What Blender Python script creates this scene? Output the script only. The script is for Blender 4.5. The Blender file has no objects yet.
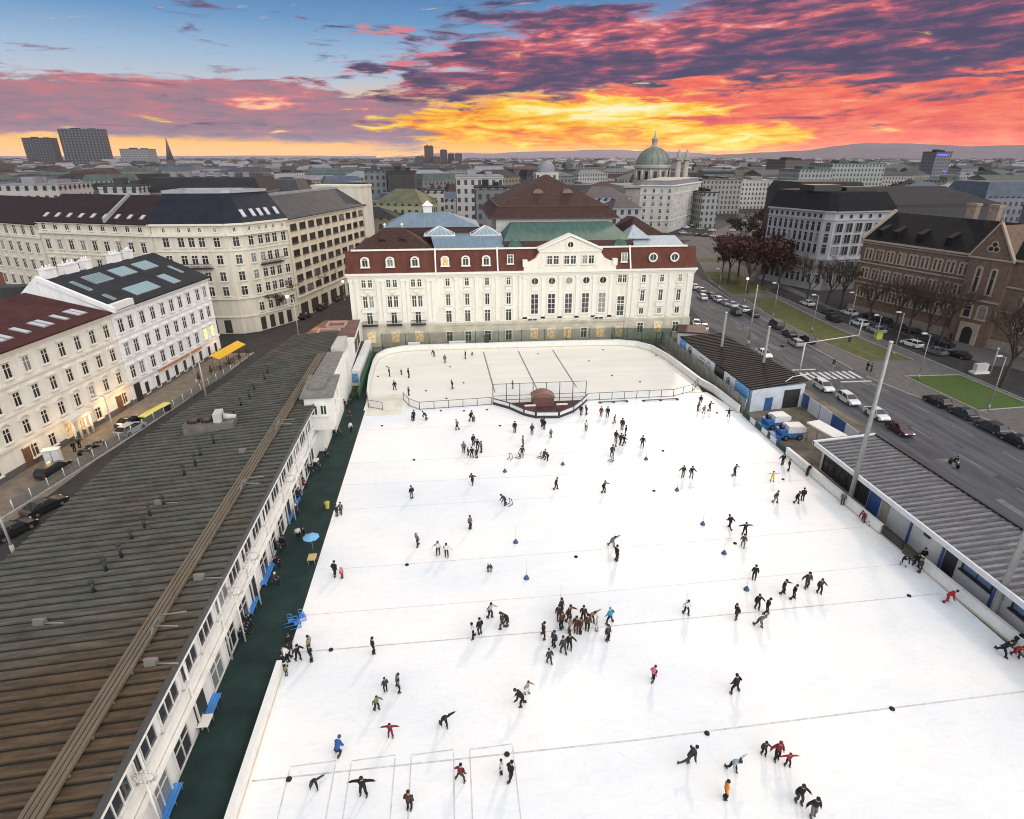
import bpy, bmesh, math, random
from mathutils import Vector, Matrix
R = random.Random(11)
SC = bpy.context.scene
COL = SC.collection
PI = math.pi
# ---------------------------------------------------------------- camera
FPX = 590.0; PITCH = math.radians(23.2); CAMH = 38.0
YAW = math.atan((512-445)/(FPX/math.cos(PITCH)))
cp, sp, cy, sy = math.cos(PITCH), math.sin(PITCH), math.cos(YAW), math.sin(YAW)
cam = bpy.data.cameras.new('camera'); camo = bpy.data.objects.new('camera', cam); COL.objects.link(camo)
camo.location = (0, 0, CAMH); camo.rotation_euler = (PI/2-PITCH, 0, -YAW)
cam.sensor_width = 36; cam.lens = 36*FPX/1024; cam.clip_start = .5; cam.clip_end = 60000
SC.camera = camo
def ray(x, y):
    u = (x-512)/FPX; v = (409.5-y)/FPX
    fx, fz = cp+v*sp, -sp+v*cp
    return (u*cy+fx*sy, fx*cy-u*sy, fz)
def G(x, y, z=0.0):                      # point of the ground plane (height z) seen at a photo position
    d = ray(x, y); t = (z-CAMH)/d[2]
    return (d[0]*t, d[1]*t)
# ---------------------------------------------------------------- materials
MATS = {}
def nodes_of(name):
    m = bpy.data.materials.new(name); m.use_nodes = True
    nt = m.node_tree; b = nt.nodes['Principled BSDF']
    return m, nt, b
def mat(name, col, rough=.7, metal=0., var=.12, scale=1.5, bump=0., coat=0., emit=None, est=1., stretch=None, dirt=0., spec=None):
    if name in MATS: return MATS[name]
    m, nt, b = nodes_of(name)
    b.inputs['Roughness'].default_value = rough; b.inputs['Metallic'].default_value = metal
    if spec is None and rough >= .6: spec = .2
    if coat: b.inputs['Coat Weight'].default_value = coat; b.inputs['Coat Roughness'].default_value = .08
    if emit:
        b.inputs['Emission Color'].default_value = (*emit, 1); b.inputs['Emission Strength'].default_value = est
    b.inputs['Base Color'].default_value = (*col, 1)
    if spec is not None: b.inputs['Specular IOR Level'].default_value = spec
    if var or bump:
        tc = nt.nodes.new('ShaderNodeTexCoord'); n = nt.nodes.new('ShaderNodeTexNoise')
        n.inputs['Scale'].default_value = scale; n.inputs['Detail'].default_value = 6; n.inputs['Roughness'].default_value = .62
        if stretch:
            mp = nt.nodes.new('ShaderNodeMapping'); mp.inputs['Scale'].default_value = stretch
            nt.links.new(tc.outputs['Object'], mp.inputs[0]); nt.links.new(mp.outputs[0], n.inputs['Vector'])
        else: nt.links.new(tc.outputs['Object'], n.inputs['Vector'])
        r = nt.nodes.new('ShaderNodeValToRGB'); e = r.color_ramp.elements
        e[0].position = .3; e[1].position = .7
        e[0].color = (*[c*(1-var-dirt) for c in col], 1); e[1].color = (*[min(1, c*(1+var)) for c in col], 1)
        nt.links.new(n.outputs['Fac'], r.inputs[0]); nt.links.new(r.outputs[0], b.inputs['Base Color'])
        if bump:
            bp = nt.nodes.new('ShaderNodeBump'); bp.inputs['Strength'].default_value = bump; bp.inputs['Distance'].default_value = .05
            nt.links.new(n.outputs['Fac'], bp.inputs['Height']); nt.links.new(bp.outputs[0], b.inputs['Normal'])
    MATS[name] = m
    return m
def glass_mat(name, col, rough=.08, curtain=.0):
    if name in MATS: return MATS[name]
    m, nt, b = nodes_of(name)
    b.inputs['Roughness'].default_value = rough
    oi = nt.nodes.new('ShaderNodeObjectInfo'); r = nt.nodes.new('ShaderNodeValToRGB'); r.color_ramp.interpolation = 'CONSTANT'
    e = r.color_ramp.elements; e[0].color = (*col, 1); e[1].position = 1-curtain if curtain else .999
    e[1].color = (*[min(1, c*4+.1) for c in col], 1)
    x = r.color_ramp.elements.new(.4); x.color = (*[c*1.7 for c in col], 1)
    nt.links.new(oi.outputs['Random'], r.inputs[0]); nt.links.new(r.outputs[0], b.inputs['Base Color'])
    MATS[name] = m
    return m
def facade_mat(name, wall, glass, bw, rh, mortar=.35):      # far houses only: window grid as surface pattern
    if name in MATS: return MATS[name]
    m, nt, b = nodes_of(name); b.inputs['Roughness'].default_value = .8
    tc = nt.nodes.new('ShaderNodeTexCoord'); sx = nt.nodes.new('ShaderNodeSeparateXYZ'); nt.links.new(tc.outputs['Object'], sx.inputs[0])
    ad = nt.nodes.new('ShaderNodeMath'); nt.links.new(sx.outputs[0], ad.inputs[0]); nt.links.new(sx.outputs[1], ad.inputs[1])
    def band(src, per, duty):
        d = nt.nodes.new('ShaderNodeMath'); d.operation = 'DIVIDE'; d.inputs[1].default_value = per; nt.links.new(src, d.inputs[0])
        f = nt.nodes.new('ShaderNodeMath'); f.operation = 'FRACT'; nt.links.new(d.outputs[0], f.inputs[0])
        l = nt.nodes.new('ShaderNodeMath'); l.operation = 'LESS_THAN'; l.inputs[1].default_value = duty; nt.links.new(f.outputs[0], l.inputs[0])
        return l.outputs[0]
    mu = nt.nodes.new('ShaderNodeMath'); mu.operation = 'MULTIPLY'
    nt.links.new(band(ad.outputs[0], bw, .42), mu.inputs[0]); nt.links.new(band(sx.outputs[2], rh, .55), mu.inputs[1])
    mx = nt.nodes.new('ShaderNodeMix'); mx.data_type = 'RGBA'
    mx.inputs[6].default_value = (*wall, 1); mx.inputs[7].default_value = (*glass, 1)
    n = nt.nodes.new('ShaderNodeTexNoise'); n.inputs['Scale'].default_value = .3; n.inputs['Detail'].default_value = 5
    nt.links.new(tc.outputs['Object'], n.inputs['Vector'])
    w = nt.nodes.new('ShaderNodeValToRGB'); w.color_ramp.elements[0].color = (*[c*.7 for c in wall], 1); w.color_ramp.elements[1].color = (*wall, 1)
    nt.links.new(n.outputs['Fac'], w.inputs[0]); nt.links.new(w.outputs[0], mx.inputs[6])
    nt.links.new(mu.outputs[0], mx.inputs[0]); nt.links.new(mx.outputs[2], b.inputs['Base Color'])
    MATS[name] = m
    return m
# ---------------------------------------------------------------- mesh building
def worldloc(o):
    v = Vector((0, 0, 0))
    while o: v += o.location; o = o.parent
    return v
def tag(o, label=None, cat=None, group=None, kind=None):
    if label: o['label'] = label
    if cat: o['category'] = cat
    if group: o['group'] = group
    if kind: o['kind'] = kind
    return o
class Fr:                                # a facade: A to B as seen from outside, n points outwards
    def __init__(s, A, B):
        s.A = Vector((A[0], A[1], 0)); d = Vector((B[0]-A[0], B[1]-A[1], 0)); s.L = d.length; s.d = d.normalized()
        s.n = Vector((s.d.y, -s.d.x, 0)); s.ang = math.atan2(s.d.y, s.d.x)
    def p(s, t, o, z): return s.A + s.d*t + s.n*o + Vector((0, 0, z))
class MB:
    def __init__(s): s.v = []; s.f = []; s.m = []; s.sm = []
    def face(s, pts, m=0, smooth=False):
        i = len(s.v); s.v += [Vector(p) for p in pts]; s.f.append(list(range(i, i+len(pts)))); s.m.append(m); s.sm.append(smooth)
    def hexa(s, p, m=0):                 # p: 4 bottom, 4 top
        for q in ((0, 3, 2, 1), (4, 5, 6, 7), (0, 1, 5, 4), (1, 2, 6, 5), (2, 3, 7, 6), (3, 0, 4, 7)): s.face([p[k] for k in q], m)
    def box(s, x0, x1, y0, y1, z0, z1, m=0):
        s.hexa([(x0, y0, z0), (x1, y0, z0), (x1, y1, z0), (x0, y1, z0), (x0, y0, z1), (x1, y0, z1), (x1, y1, z1), (x0, y1, z1)], m)
    def fbox(s, F, t0, t1, o0, o1, z0, z1, m=0):   # o0 outer, o1 inner offset
        a = max(o0, o1); b = min(o0, o1)
        s.hexa([F.p(t0, a, z0), F.p(t1, a, z0), F.p(t1, b, z0), F.p(t0, b, z0), F.p(t0, a, z1), F.p(t1, a, z1), F.p(t1, b, z1), F.p(t0, b, z1)], m)
    def prism(s, pts, z0, z1, m=0, mt=None, bottom=False):
        n = len(pts)
        for i in range(n):
            a, b = pts[i], pts[(i+1) % n]
            s.face([(a[0], a[1], z0), (b[0], b[1], z0), (b[0], b[1], z1), (a[0], a[1], z1)], m)
        s.face([(p[0], p[1], z1) for p in pts], m if mt is None else mt)
        if bottom: s.face([(p[0], p[1], z0) for p in reversed(pts)], m)
    def sheet(s, pts, z, m=0): s.face([(p[0], p[1], z) for p in pts], m)
    def tube(s, p, q, r0, r1=None, n=8, m=0, cap=True):
        r1 = r0 if r1 is None else r1; p = Vector(p); q = Vector(q); d = (q-p)
        if d.length < 1e-6: return
        d.normalize(); a = d.orthogonal().normalized(); b = d.cross(a); i = len(s.v)
        for c, r in ((p, r0), (q, r1)):
            for k in range(n):
                t = 2*PI*k/n; s.v.append(c + a*math.cos(t)*r + b*math.sin(t)*r)
        for k in range(n):
            s.f.append([i+k, i+(k+1) % n, i+n+(k+1) % n, i+n+k]); s.m.append(m); s.sm.append(True)
        if cap:
            s.f.append([i+n+k for k in range(n)]); s.m.append(m); s.sm.append(False)
            s.f.append([i+n-1-k for k in range(n)]); s.m.append(m); s.sm.append(False)
    def path(s, pts, r, n=6, m=0):
        for a, b in zip(pts, pts[1:]): s.tube(a, b, r, r, n, m)
    def lathe(s, c, prof, n=16, m=0, smooth=True, closed=False):
        i = len(s.v)
        for (r, z) in prof:
            for k in range(n):
                t = 2*PI*k/n; s.v.append(Vector((c[0]+r*math.cos(t), c[1]+r*math.sin(t), c[2]+z)))
        for j in range(len(prof)-1):
            for k in range(n):
                s.f.append([i+j*n+k, i+j*n+(k+1) % n, i+(j+1)*n+(k+1) % n, i+(j+1)*n+k]); s.m.append(m); s.sm.append(smooth)
    def mesh(s, name, mats, org=(0, 0, 0)):
        me = bpy.data.meshes.new(name); o = Vector(org)
        me.from_pydata([v-o for v in s.v], [], s.f)
        for x in mats: me.materials.append(x)
        me.polygons.foreach_set('material_index', s.m); me.polygons.foreach_set('use_smooth', s.sm)
        me.update(); return me
    def build(s, name, mats, parent=None, loc=None, **kw):
        if not isinstance(mats, (list, tuple)): mats = [mats]
        if parent is not None: org = worldloc(parent)
        else: org = Vector(loc) if loc is not None else Vector((0, 0, 0))
        o = bpy.data.objects.new(name, s.mesh(name, mats, org)); COL.objects.link(o)
        if parent is not None: o.parent = parent
        else: o.location = org
        return tag(o, **kw)
def empty(name, loc, rz=0., **kw):
    o = bpy.data.objects.new(name, None); COL.objects.link(o); o.location = loc; o.rotation_euler.z = rz; o.empty_display_size = .3
    return tag(o, **kw)
def inst(name, me, parent, loc, rz=0., **kw):      # object on shared mesh; loc in world coordinates (parent unrotated)
    o = bpy.data.objects.new(name, me); COL.objects.link(o)
    if parent is not None: o.parent = parent; o.location = Vector(loc)-worldloc(parent)
    else: o.location = loc
    o.rotation_euler.z = rz
    return tag(o, **kw)
def copy_tree(o, parent=None):
    c = o.copy(); COL.objects.link(c)
    if parent is not None: c.parent = parent
    for ch in list(o.children): copy_tree(ch, c)
    return c
# ---------------------------------------------------------------- windows
WM = {}
def win_mesh(key, w, h, frame, glass, fr=.13, sill=True, hood=None, mull=1, bars=1, dep=.12, sur=0.):
    """window in its own frame: x along the wall, -y outwards, origin at bottom centre"""
    f = MB(); a = w/2
    f.box(-a-sur, -a+fr, -dep, .05, 0, h, 0); f.box(a-fr, a+sur, -dep, .05, 0, h, 0)
    f.box(-a+fr, a-fr, -dep, .05, h-fr, h, 0); f.box(-a+fr, a-fr, -dep, .05, 0, fr*.8, 0)
    iw = w-2*fr
    for k in range(mull):
        x = -iw/2+iw*(k+1)/(mull+1); f.box(x-.045, x+.045, -.075, .04, fr*.8, h-fr, 0)
    for k in range(bars):
        z = h*(.66 if bars == 1 else (k+1)/(bars+1)); f.box(-a+fr, a-fr, -.07, .035, z-.04, z+.04, 0)
    if sill: f.box(-a-.12-sur, a+.12+sur, -dep-.14, .04, -.16, -.003, 0)
    if hood == 'flat': f.box(-a-.18-sur, a+.18+sur, -dep-.2, .04, h+.12, h+.3, 0)
    if hood == 'arch':
        n = 8
        for k in range(n):
            t0, t1 = PI*k/n, PI*(k+1)/n; r0, r1 = a+.05, a+.3
            P = [(math.cos(t)*r, math.sin(t)*r*.6+h+.12) for t, r in ((t0, r0), (t0, r1), (t1, r1), (t1, r0))]
            f.hexa([(x, -dep-.16, z) for x, z in P]+[(x, .04, z) for x, z in P], 0)
    if hood == 'round':
        n = 8
        for k in range(n):
            t0, t1 = PI*k/n, PI*(k+1)/n; r0, r1 = a-fr, a+sur
            P = [(math.cos(t)*r, math.sin(t)*r*.7+h-fr) for t, r in ((t0, r0), (t0, r1), (t1, r1), (t1, r0))]
            f.hexa([(x, -dep, z) for x, z in P]+[(x, .05, z) for x, z in P], 0)
    g = MB(); g.face([(-a+.02, -.025, .02), (a-.02, -.025, .02), (a-.02, -.025, h-.02), (-a+.02, -.025, h-.02)], 0)
    if hood == 'round':
        g.face([(math.cos(PI*k/8)*(a-.03), -.025, h-.02+math.sin(PI*k/8)*(a-.03)*.7) for k in range(9)], 0)
    WM[key] = (f.mesh('window', [frame]), g.mesh('pane', [glass]))
def put_win(key, parent, F, t, z, o=0.02, pane=None, name='window'):
    wf, wp = WM[key]
    x = inst(name, wf, parent, F.p(t, o, z), F.ang)
    p = bpy.data.objects.new('pane', wp); COL.objects.link(p); p.parent = x
    if pane is not None:
        p.material_slots[0].link = 'OBJECT'; p.material_slots[0].material = pane
    return x
def slope(F, t, o0, z0, o1, z1, k, h=0.):      # point of a roof slope rising inwards from offset o0,z0 to o1,z1
    return F.p(t, o0+(o1-o0)*k, z0+(z1-z0)*k+h)
def skylight(parent, F, S, t0, t1, k0, k1, glass, frame, n=1, h=.12, name='skylight'):
    o0, z0, o1, z1 = S; f = MB(); g = MB()
    def q(t, k, hh): return slope(F, t, o0, z0, o1, z1, k, hh)
    f.hexa([q(t0, k0, -.1), q(t1, k0, -.1), q(t1, k1, -.1), q(t0, k1, -.1), q(t0, k0, h), q(t1, k0, h), q(t1, k1, h), q(t0, k1, h)])
    w = (t1-t0)/n
    for i in range(n):
        a, b = t0+w*i+.09, t0+w*(i+1)-.09; dk = .12/max(.1, math.hypot(o1-o0, z1-z0))
        g.face([q(a, k0+dk, h+.015), q(b, k0+dk, h+.015), q(b, k1-dk, h+.015), q(a, k1-dk, h+.015)])
    s = f.build(name, frame, parent); g.build('pane', glass, s); return s
# ---------------------------------------------------------------- world: sunset sky
SUN_AZ = math.radians(24); SUN_EL = math.radians(27)
W = bpy.data.worlds.new('World'); SC.world = W; W.use_nodes = True
nt = W.node_tree; nt.nodes.clear()
class N:                                  # tiny node algebra
    def __init__(s, o): s.o = o
    @staticmethod
    def m(op, a, b=None, c=None, clamp=False):
        n = nt.nodes.new('ShaderNodeMath'); n.operation = op; n.use_clamp = clamp
        for i, x in enumerate((a, b, c)):
            if x is None: continue
            if isinstance(x, N): nt.links.new(x.o, n.inputs[i])
            else: n.inputs[i].default_value = x
        return N(n.outputs[0])
    def __add__(s, b): return N.m('ADD', s, b)
    def __radd__(s, b): return N.m('ADD', s, b)
    def __sub__(s, b): return N.m('SUBTRACT', s, b)
    def __rsub__(s, b): return N.m('SUBTRACT', b, s)
    def __mul__(s, b): return N.m('MULTIPLY', s, b)
    def __rmul__(s, b): return N.m('MULTIPLY', s, b)
    def __truediv__(s, b): return N.m('DIVIDE', s, b)
def sstep(x, a, b):
    n = nt.nodes.new('ShaderNodeMapRange'); n.interpolation_type = 'SMOOTHSTEP'; n.inputs[1].default_value = a; n.inputs[2].default_value = b
    nt.links.new(x.o, n.inputs[0]); return N(n.outputs[0])
def vec(x, y, z=0.):
    n = nt.nodes.new('ShaderNodeCombineXYZ')
    for i, a in enumerate((x, y, z)):
        if isinstance(a, N): nt.links.new(a.o, n.inputs[i])
        else: n.inputs[i].default_value = a
    return N(n.outputs[0])
def noise(v, sc, det=6., ro=.6, dist=0.):
    n = nt.nodes.new('ShaderNodeTexNoise'); n.inputs['Scale'].default_value = sc; n.inputs['Detail'].default_value = det
    n.inputs['Roughness'].default_value = ro; n.inputs['Distortion'].default_value = dist
    nt.links.new(v.o, n.inputs['Vector']); return N(n.outputs['Fac'])
def srgb(c): return tuple((x/255/12.92 if x/255 <= .04045 else ((x/255+.055)/1.055)**2.4) for x in c)
def cmix(f, a, b):
    n = nt.nodes.new('ShaderNodeMix'); n.data_type = 'RGBA'
    if isinstance(f, N): nt.links.new(f.o, n.inputs[0])
    else: n.inputs[0].default_value = f
    for i, x in ((6, a), (7, b)):
        if isinstance(x, N): nt.links.new(x.o, n.inputs[i])
        else: n.inputs[i].default_value = (*x, 1)
    return N(n.outputs[2])
def ramp(f, stops):
    n = nt.nodes.new('ShaderNodeValToRGB'); cr = n.color_ramp
    while len(cr.elements) < len(stops): cr.elements.new(.5)
    for e, (p, c) in zip(cr.elements, stops): e.position = p; e.color = (*srgb(c), 1)
    nt.links.new(f.o, n.inputs[0]); return N(n.outputs[0])
tc = nt.nodes.new('ShaderNodeTexCoord'); sep = nt.nodes.new('ShaderNodeSeparateXYZ'); nt.links.new(tc.outputs['Generated'], sep.inputs[0])
dx, dy, dz = (N(sep.outputs[i]) for i in range(3))
AZ = N.m('ARCTAN2', dx, dy)*57.2958
EL = N.m('ARCSINE', dz)*57.2958
# streaky distortion of the sky coordinates, stronger along the horizon direction
nv = vec(AZ*.045, EL*.33, 3.)
d1 = noise(nv, 1.0, 7, .6); d2 = noise(vec(AZ*.05+7., EL*.4, 9.), 1.3, 7, .62)
AZw = AZ+(d1-.5)*26.; ELw = EL+(d2-.5)*4.2
def azel(px, py):
    d = ray(px, py); return math.degrees(math.atan2(d[0], d[1])), math.degrees(math.atan2(d[2], math.hypot(d[0], d[1])))
def blob(px, py, sx, sy, amp=1., tilt=0., warp=True):
    a, e = azel(px, py); A_, E_ = (AZw, ELw) if warp else (AZ, EL)
    u = (A_-a); v = (E_-e)-u*tilt
    q = (u*(1/(sx*.08)))*(u*(1/(sx*.08)))+(v*(1/(sy*.072)))*(v*(1/(sy*.072)))
    return N.m('EXPONENT', q*-1.)*amp
def S_(*b):
    r = b[0]
    for x in b[1:]: r = r+x
    return r
fA = noise(vec(AZ*.085, (EL-AZ*.03)*.56, 1.), 2.2, 10, .60, .5)        # cloud decks
fB = noise(vec(AZ*.22+4., (EL-AZ*.035)*1.25, 5.), 1.6, 8, .57, .4)     # ripples
fC = noise(vec(AZ*.16+2., (EL+AZ*.012)*.95, 8.), 1.5, 9, .60, .5)      # low streaks
def r5(f, lo, hi, *cs):
    n = len(cs); return ramp(f, [(lo+(hi-lo)*i/(n-1), c) for i, c in enumerate(cs)])
elr = EL*(1/12.)
base = ramp(elr, [(0, (250, 186, 96)), (.13, (248, 196, 122)), (.26, (226, 200, 176)), (.42, (198, 204, 214)), (.62, (160, 188, 216)), (.82, (112, 156, 200)), (1, (84, 132, 184))])
right = ramp(elr, [(0, (246, 118, 52)), (.14, (250, 120, 64)), (.32, (248, 122, 92)), (.6, (238, 118, 112)), (.8, (190, 112, 132)), (1, (140, 112, 150))])
col = cmix(sstep(AZ+(fA-.5)*20., 13, 27), base, right)
D = fA*.55+fB*.45
# glow round the hidden sun
glow = S_(blob(560, 128, 250, 46, 1.1), blob(740, 148, 150, 30, .6))
col = cmix(sstep(glow, .1, .95), col, srgb((252, 180, 66)))
# mauve bank on the left, pink above and slate below
m = S_(blob(110, 116, 250, 27, 1.25, -.012, False), blob(330, 122, 160, 30, 1.2, -.02, False), blob(215, 92, 90, 15, .5, 0., False), blob(20, 90, 120, 16, .45, 0, False), (fA-.5)*2.6, (fC-.5)*.9)
L_ = r5(fB*.45+fC*.55+(EL-3.6)*.03, .34, .68, (134, 120, 140), (152, 126, 142), (170, 128, 142), (192, 124, 134), (220, 148, 146))
col = cmix(sstep(m, .34, .72), col, L_)
# bright hole in the bank
m = S_(blob(262, 100, 46, 10, 1.), blob(300, 108, 50, 5, .6), (fB-.5)*2.6)
col = cmix(sstep(m, .4, .95), col, cmix(sstep(m, .7, 1.2), srgb((240, 130, 130)), srgb((250, 206, 160))))
# salmon sheets on the right
m = S_(blob(930, 100, 300, 55, 1.2, 0, False), blob(740, 100, 190, 26, .8, 0, False), (fB-.5)*1.6)
S5 = r5(fB*.5+fC*.5, .33, .68, (198, 92, 104), (232, 98, 92), (248, 118, 96), (252, 142, 110), (255, 196, 158))
col = cmix(sstep(m, .25, .8), col, S5)
# violet slate decks of the upper right with burning rims
m = S_(blob(640, 50, 250, 26, 1.1, .03, False), blob(830, 34, 280, 34, 1.35, .02, False), blob(470, 88, 120, 20, .9, .02, False), blob(560, 12, 90, 14, .6, .02, False), blob(990, 66, 130, 26, .6, 0, False), (fA-.5)*3.4)
U = r5(D+S_(blob(780, 58, 200, 18, .05, .02, False), blob(960, 46, 130, 24, .05, 0, False), blob(480, 86, 110, 14, .04, 0, False), blob(660, 28, 130, 9, -.08, .02, False), blob(610, 46, 90, 7, -.08, 0, False), blob(860, 80, 160, 12, -.03, 0, False))+.012, .31, .615, (214, 206, 226), (230, 196, 206), (234, 140, 138), (204, 104, 116), (152, 92, 116), (112, 84, 112), (92, 80, 110), (80, 76, 106))
col = cmix(sstep(m, .30, .86), col, U)
# small pink puffs on the blue
m = S_(blob(410, 30, 26, 8, 1.), blob(392, 54, 26, 6, .8), blob(500, 22, 22, 5, .8), blob(350, 66, 34, 6, .7), (fB-.5)*2.8)
col = cmix(sstep(m, .52, 1.), col, cmix(sstep(fA, .4, .6), srgb((226, 120, 130)), srgb((200, 140, 150))))
# fire: yellow sheets broken by orange and red streaks
m = S_(blob(575, 115, 140, 21, 1.5, 0, False), blob(470, 126, 80, 13, 1.1, 0, False), blob(735, 138, 70, 12, 1.45, 0, False), blob(600, 143, 190, 9, .8, 0, False), (fC-.5)*3.0)
Y5 = r5(fC*.6+fB*.4+S_(blob(600, 112, 90, 15, .18, 0, False), blob(735, 138, 50, 9, .12, 0, False)), .36, .74, (214, 84, 62), (246, 122, 46), (252, 176, 44), (254, 214, 70), (255, 238, 150), (255, 248, 206))
col = cmix(sstep(m, .42, .85), col, Y5)
# thin pale horizon strip on the left
m = S_(blob(120, 148, 360, 14, 1.1, 0, False), (fC-.5)*.8)
col = cmix(sstep(m, .35, .9), col, srgb((246, 186, 104)))
# the hazy air dims the lowest degrees, where the sun's own glow is strongest
gn = nt.nodes.new('ShaderNodeVectorMath'); gn.operation = 'SCALE'; nt.links.new(col.o, gn.inputs[0]); nt.links.new((N.m('EXPONENT', EL*EL*-.5)*.42+1.).o, gn.inputs['Scale']); col = N(gn.outputs[0])
# upper and rear dome, out of view, brightened to light the scene
sky = nt.nodes.new('ShaderNodeTexSky'); sky.sky_type = 'NISHITA'; sky.sun_disc = False
sky.sun_elevation = SUN_EL; sky.sun_rotation = SUN_AZ; sky.altitude = 200
sc_ = nt.nodes.new('ShaderNodeVectorMath'); sc_.operation = 'SCALE'; sc_.inputs['Scale'].default_value = .06; nt.links.new(sky.outputs[0], sc_.inputs[0])
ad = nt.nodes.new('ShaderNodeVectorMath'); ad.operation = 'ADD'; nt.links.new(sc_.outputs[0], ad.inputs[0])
east = sstep(dx*.50-dy*.80+dz*.33, .12, .80)        # unseen lobe behind the camera, added brightness to light the facades
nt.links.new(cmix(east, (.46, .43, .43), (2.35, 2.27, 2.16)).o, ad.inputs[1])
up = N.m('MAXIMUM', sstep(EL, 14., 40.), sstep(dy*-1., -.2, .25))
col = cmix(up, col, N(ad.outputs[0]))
col = cmix(sstep(EL, -.3, -6.), col, srgb((120, 110, 110)))
bg = nt.nodes.new('ShaderNodeBackground'); bg.inputs['Strength'].default_value = 1.0
nt.links.new(col.o, bg.inputs['Color'])
wo = nt.nodes.new('ShaderNodeOutputWorld'); nt.links.new(bg.outputs[0], wo.inputs[0])
W.cycles.sampling_method = 'MANUAL'; W.cycles.sample_map_resolution = 1024
# sun low behind the cloud bank
sl = bpy.data.lights.new('sun', 'SUN'); sl.energy = 1.1; sl.angle = math.radians(5); sl.color = (1., .74, .50)
so = bpy.data.objects.new('sun', sl); COL.objects.link(so)
dv = Vector((math.sin(SUN_AZ)*math.cos(SUN_EL), math.cos(SUN_AZ)*math.cos(SUN_EL), math.sin(SUN_EL)))
so.rotation_euler = dv.to_track_quat('Z', 'Y').to_euler()
SC.view_settings.view_transform = 'Standard'; SC.view_settings.look = 'None'; SC.view_settings.exposure = 0; SC.view_settings.gamma = 1
SC.cycles.max_bounces = 6; SC.cycles.diffuse_bounces = 3; SC.cycles.glossy_bounces = 3; SC.cycles.transmission_bounces = 6; SC.cycles.transparent_max_bounces = 10
SC.cycles.filter_width = 1.05; SC.cycles.use_denoising = True; SC.cycles.sample_clamp_indirect = 4
# ---------------------------------------------------------------- ground and surfaces
asph = mat('asphalt', (.075, .079, .09), .8, var=.3, scale=.5, bump=.15, dirt=.2, stretch=(1.6, .14, 1))
asph2 = mat('asphalt_dark', (.036, .034, .034), .7, var=.35, scale=.5, bump=.1)
pave = mat('paving', (.105, .10, .10), .85, var=.2, scale=.8, bump=.1)
grass = mat('lawn_green', (.045, .085, .018), .95, var=.45, scale=.9, bump=.6)
grassw = mat('lawn_winter', (.075, .085, .03), .95, var=.45, scale=.5, bump=.6)
for m_ in (grass, grassw):
    e_ = [n for n in m_.node_tree.nodes if n.type == 'VALTORGB'][0].color_ramp; x_ = e_.elements.new(.5); x_.color = (*[(p+q)/2*1.05 for p, q in zip(e_.elements[0].color[:3], e_.elements[2].color[:3])], 1); e_.elements[0].color = (.075, .062, .034, 1)
white_line = mat('road_white', (.55, .55, .54), .7, var=.2, scale=2, dirt=.3); faint_line = mat('road_worn', (.24, .24, .24), .7, var=.3, scale=2, dirt=.3)
cityg = mat('city_ground', (.04, .038, .04), .9, var=.35, scale=.03)
b = MB(); b.sheet([(-12400, -400), (12400, -400), (12400, 12400), (-12400, 12400)], -.03); b.build('ground', cityg, kind='structure')
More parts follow.
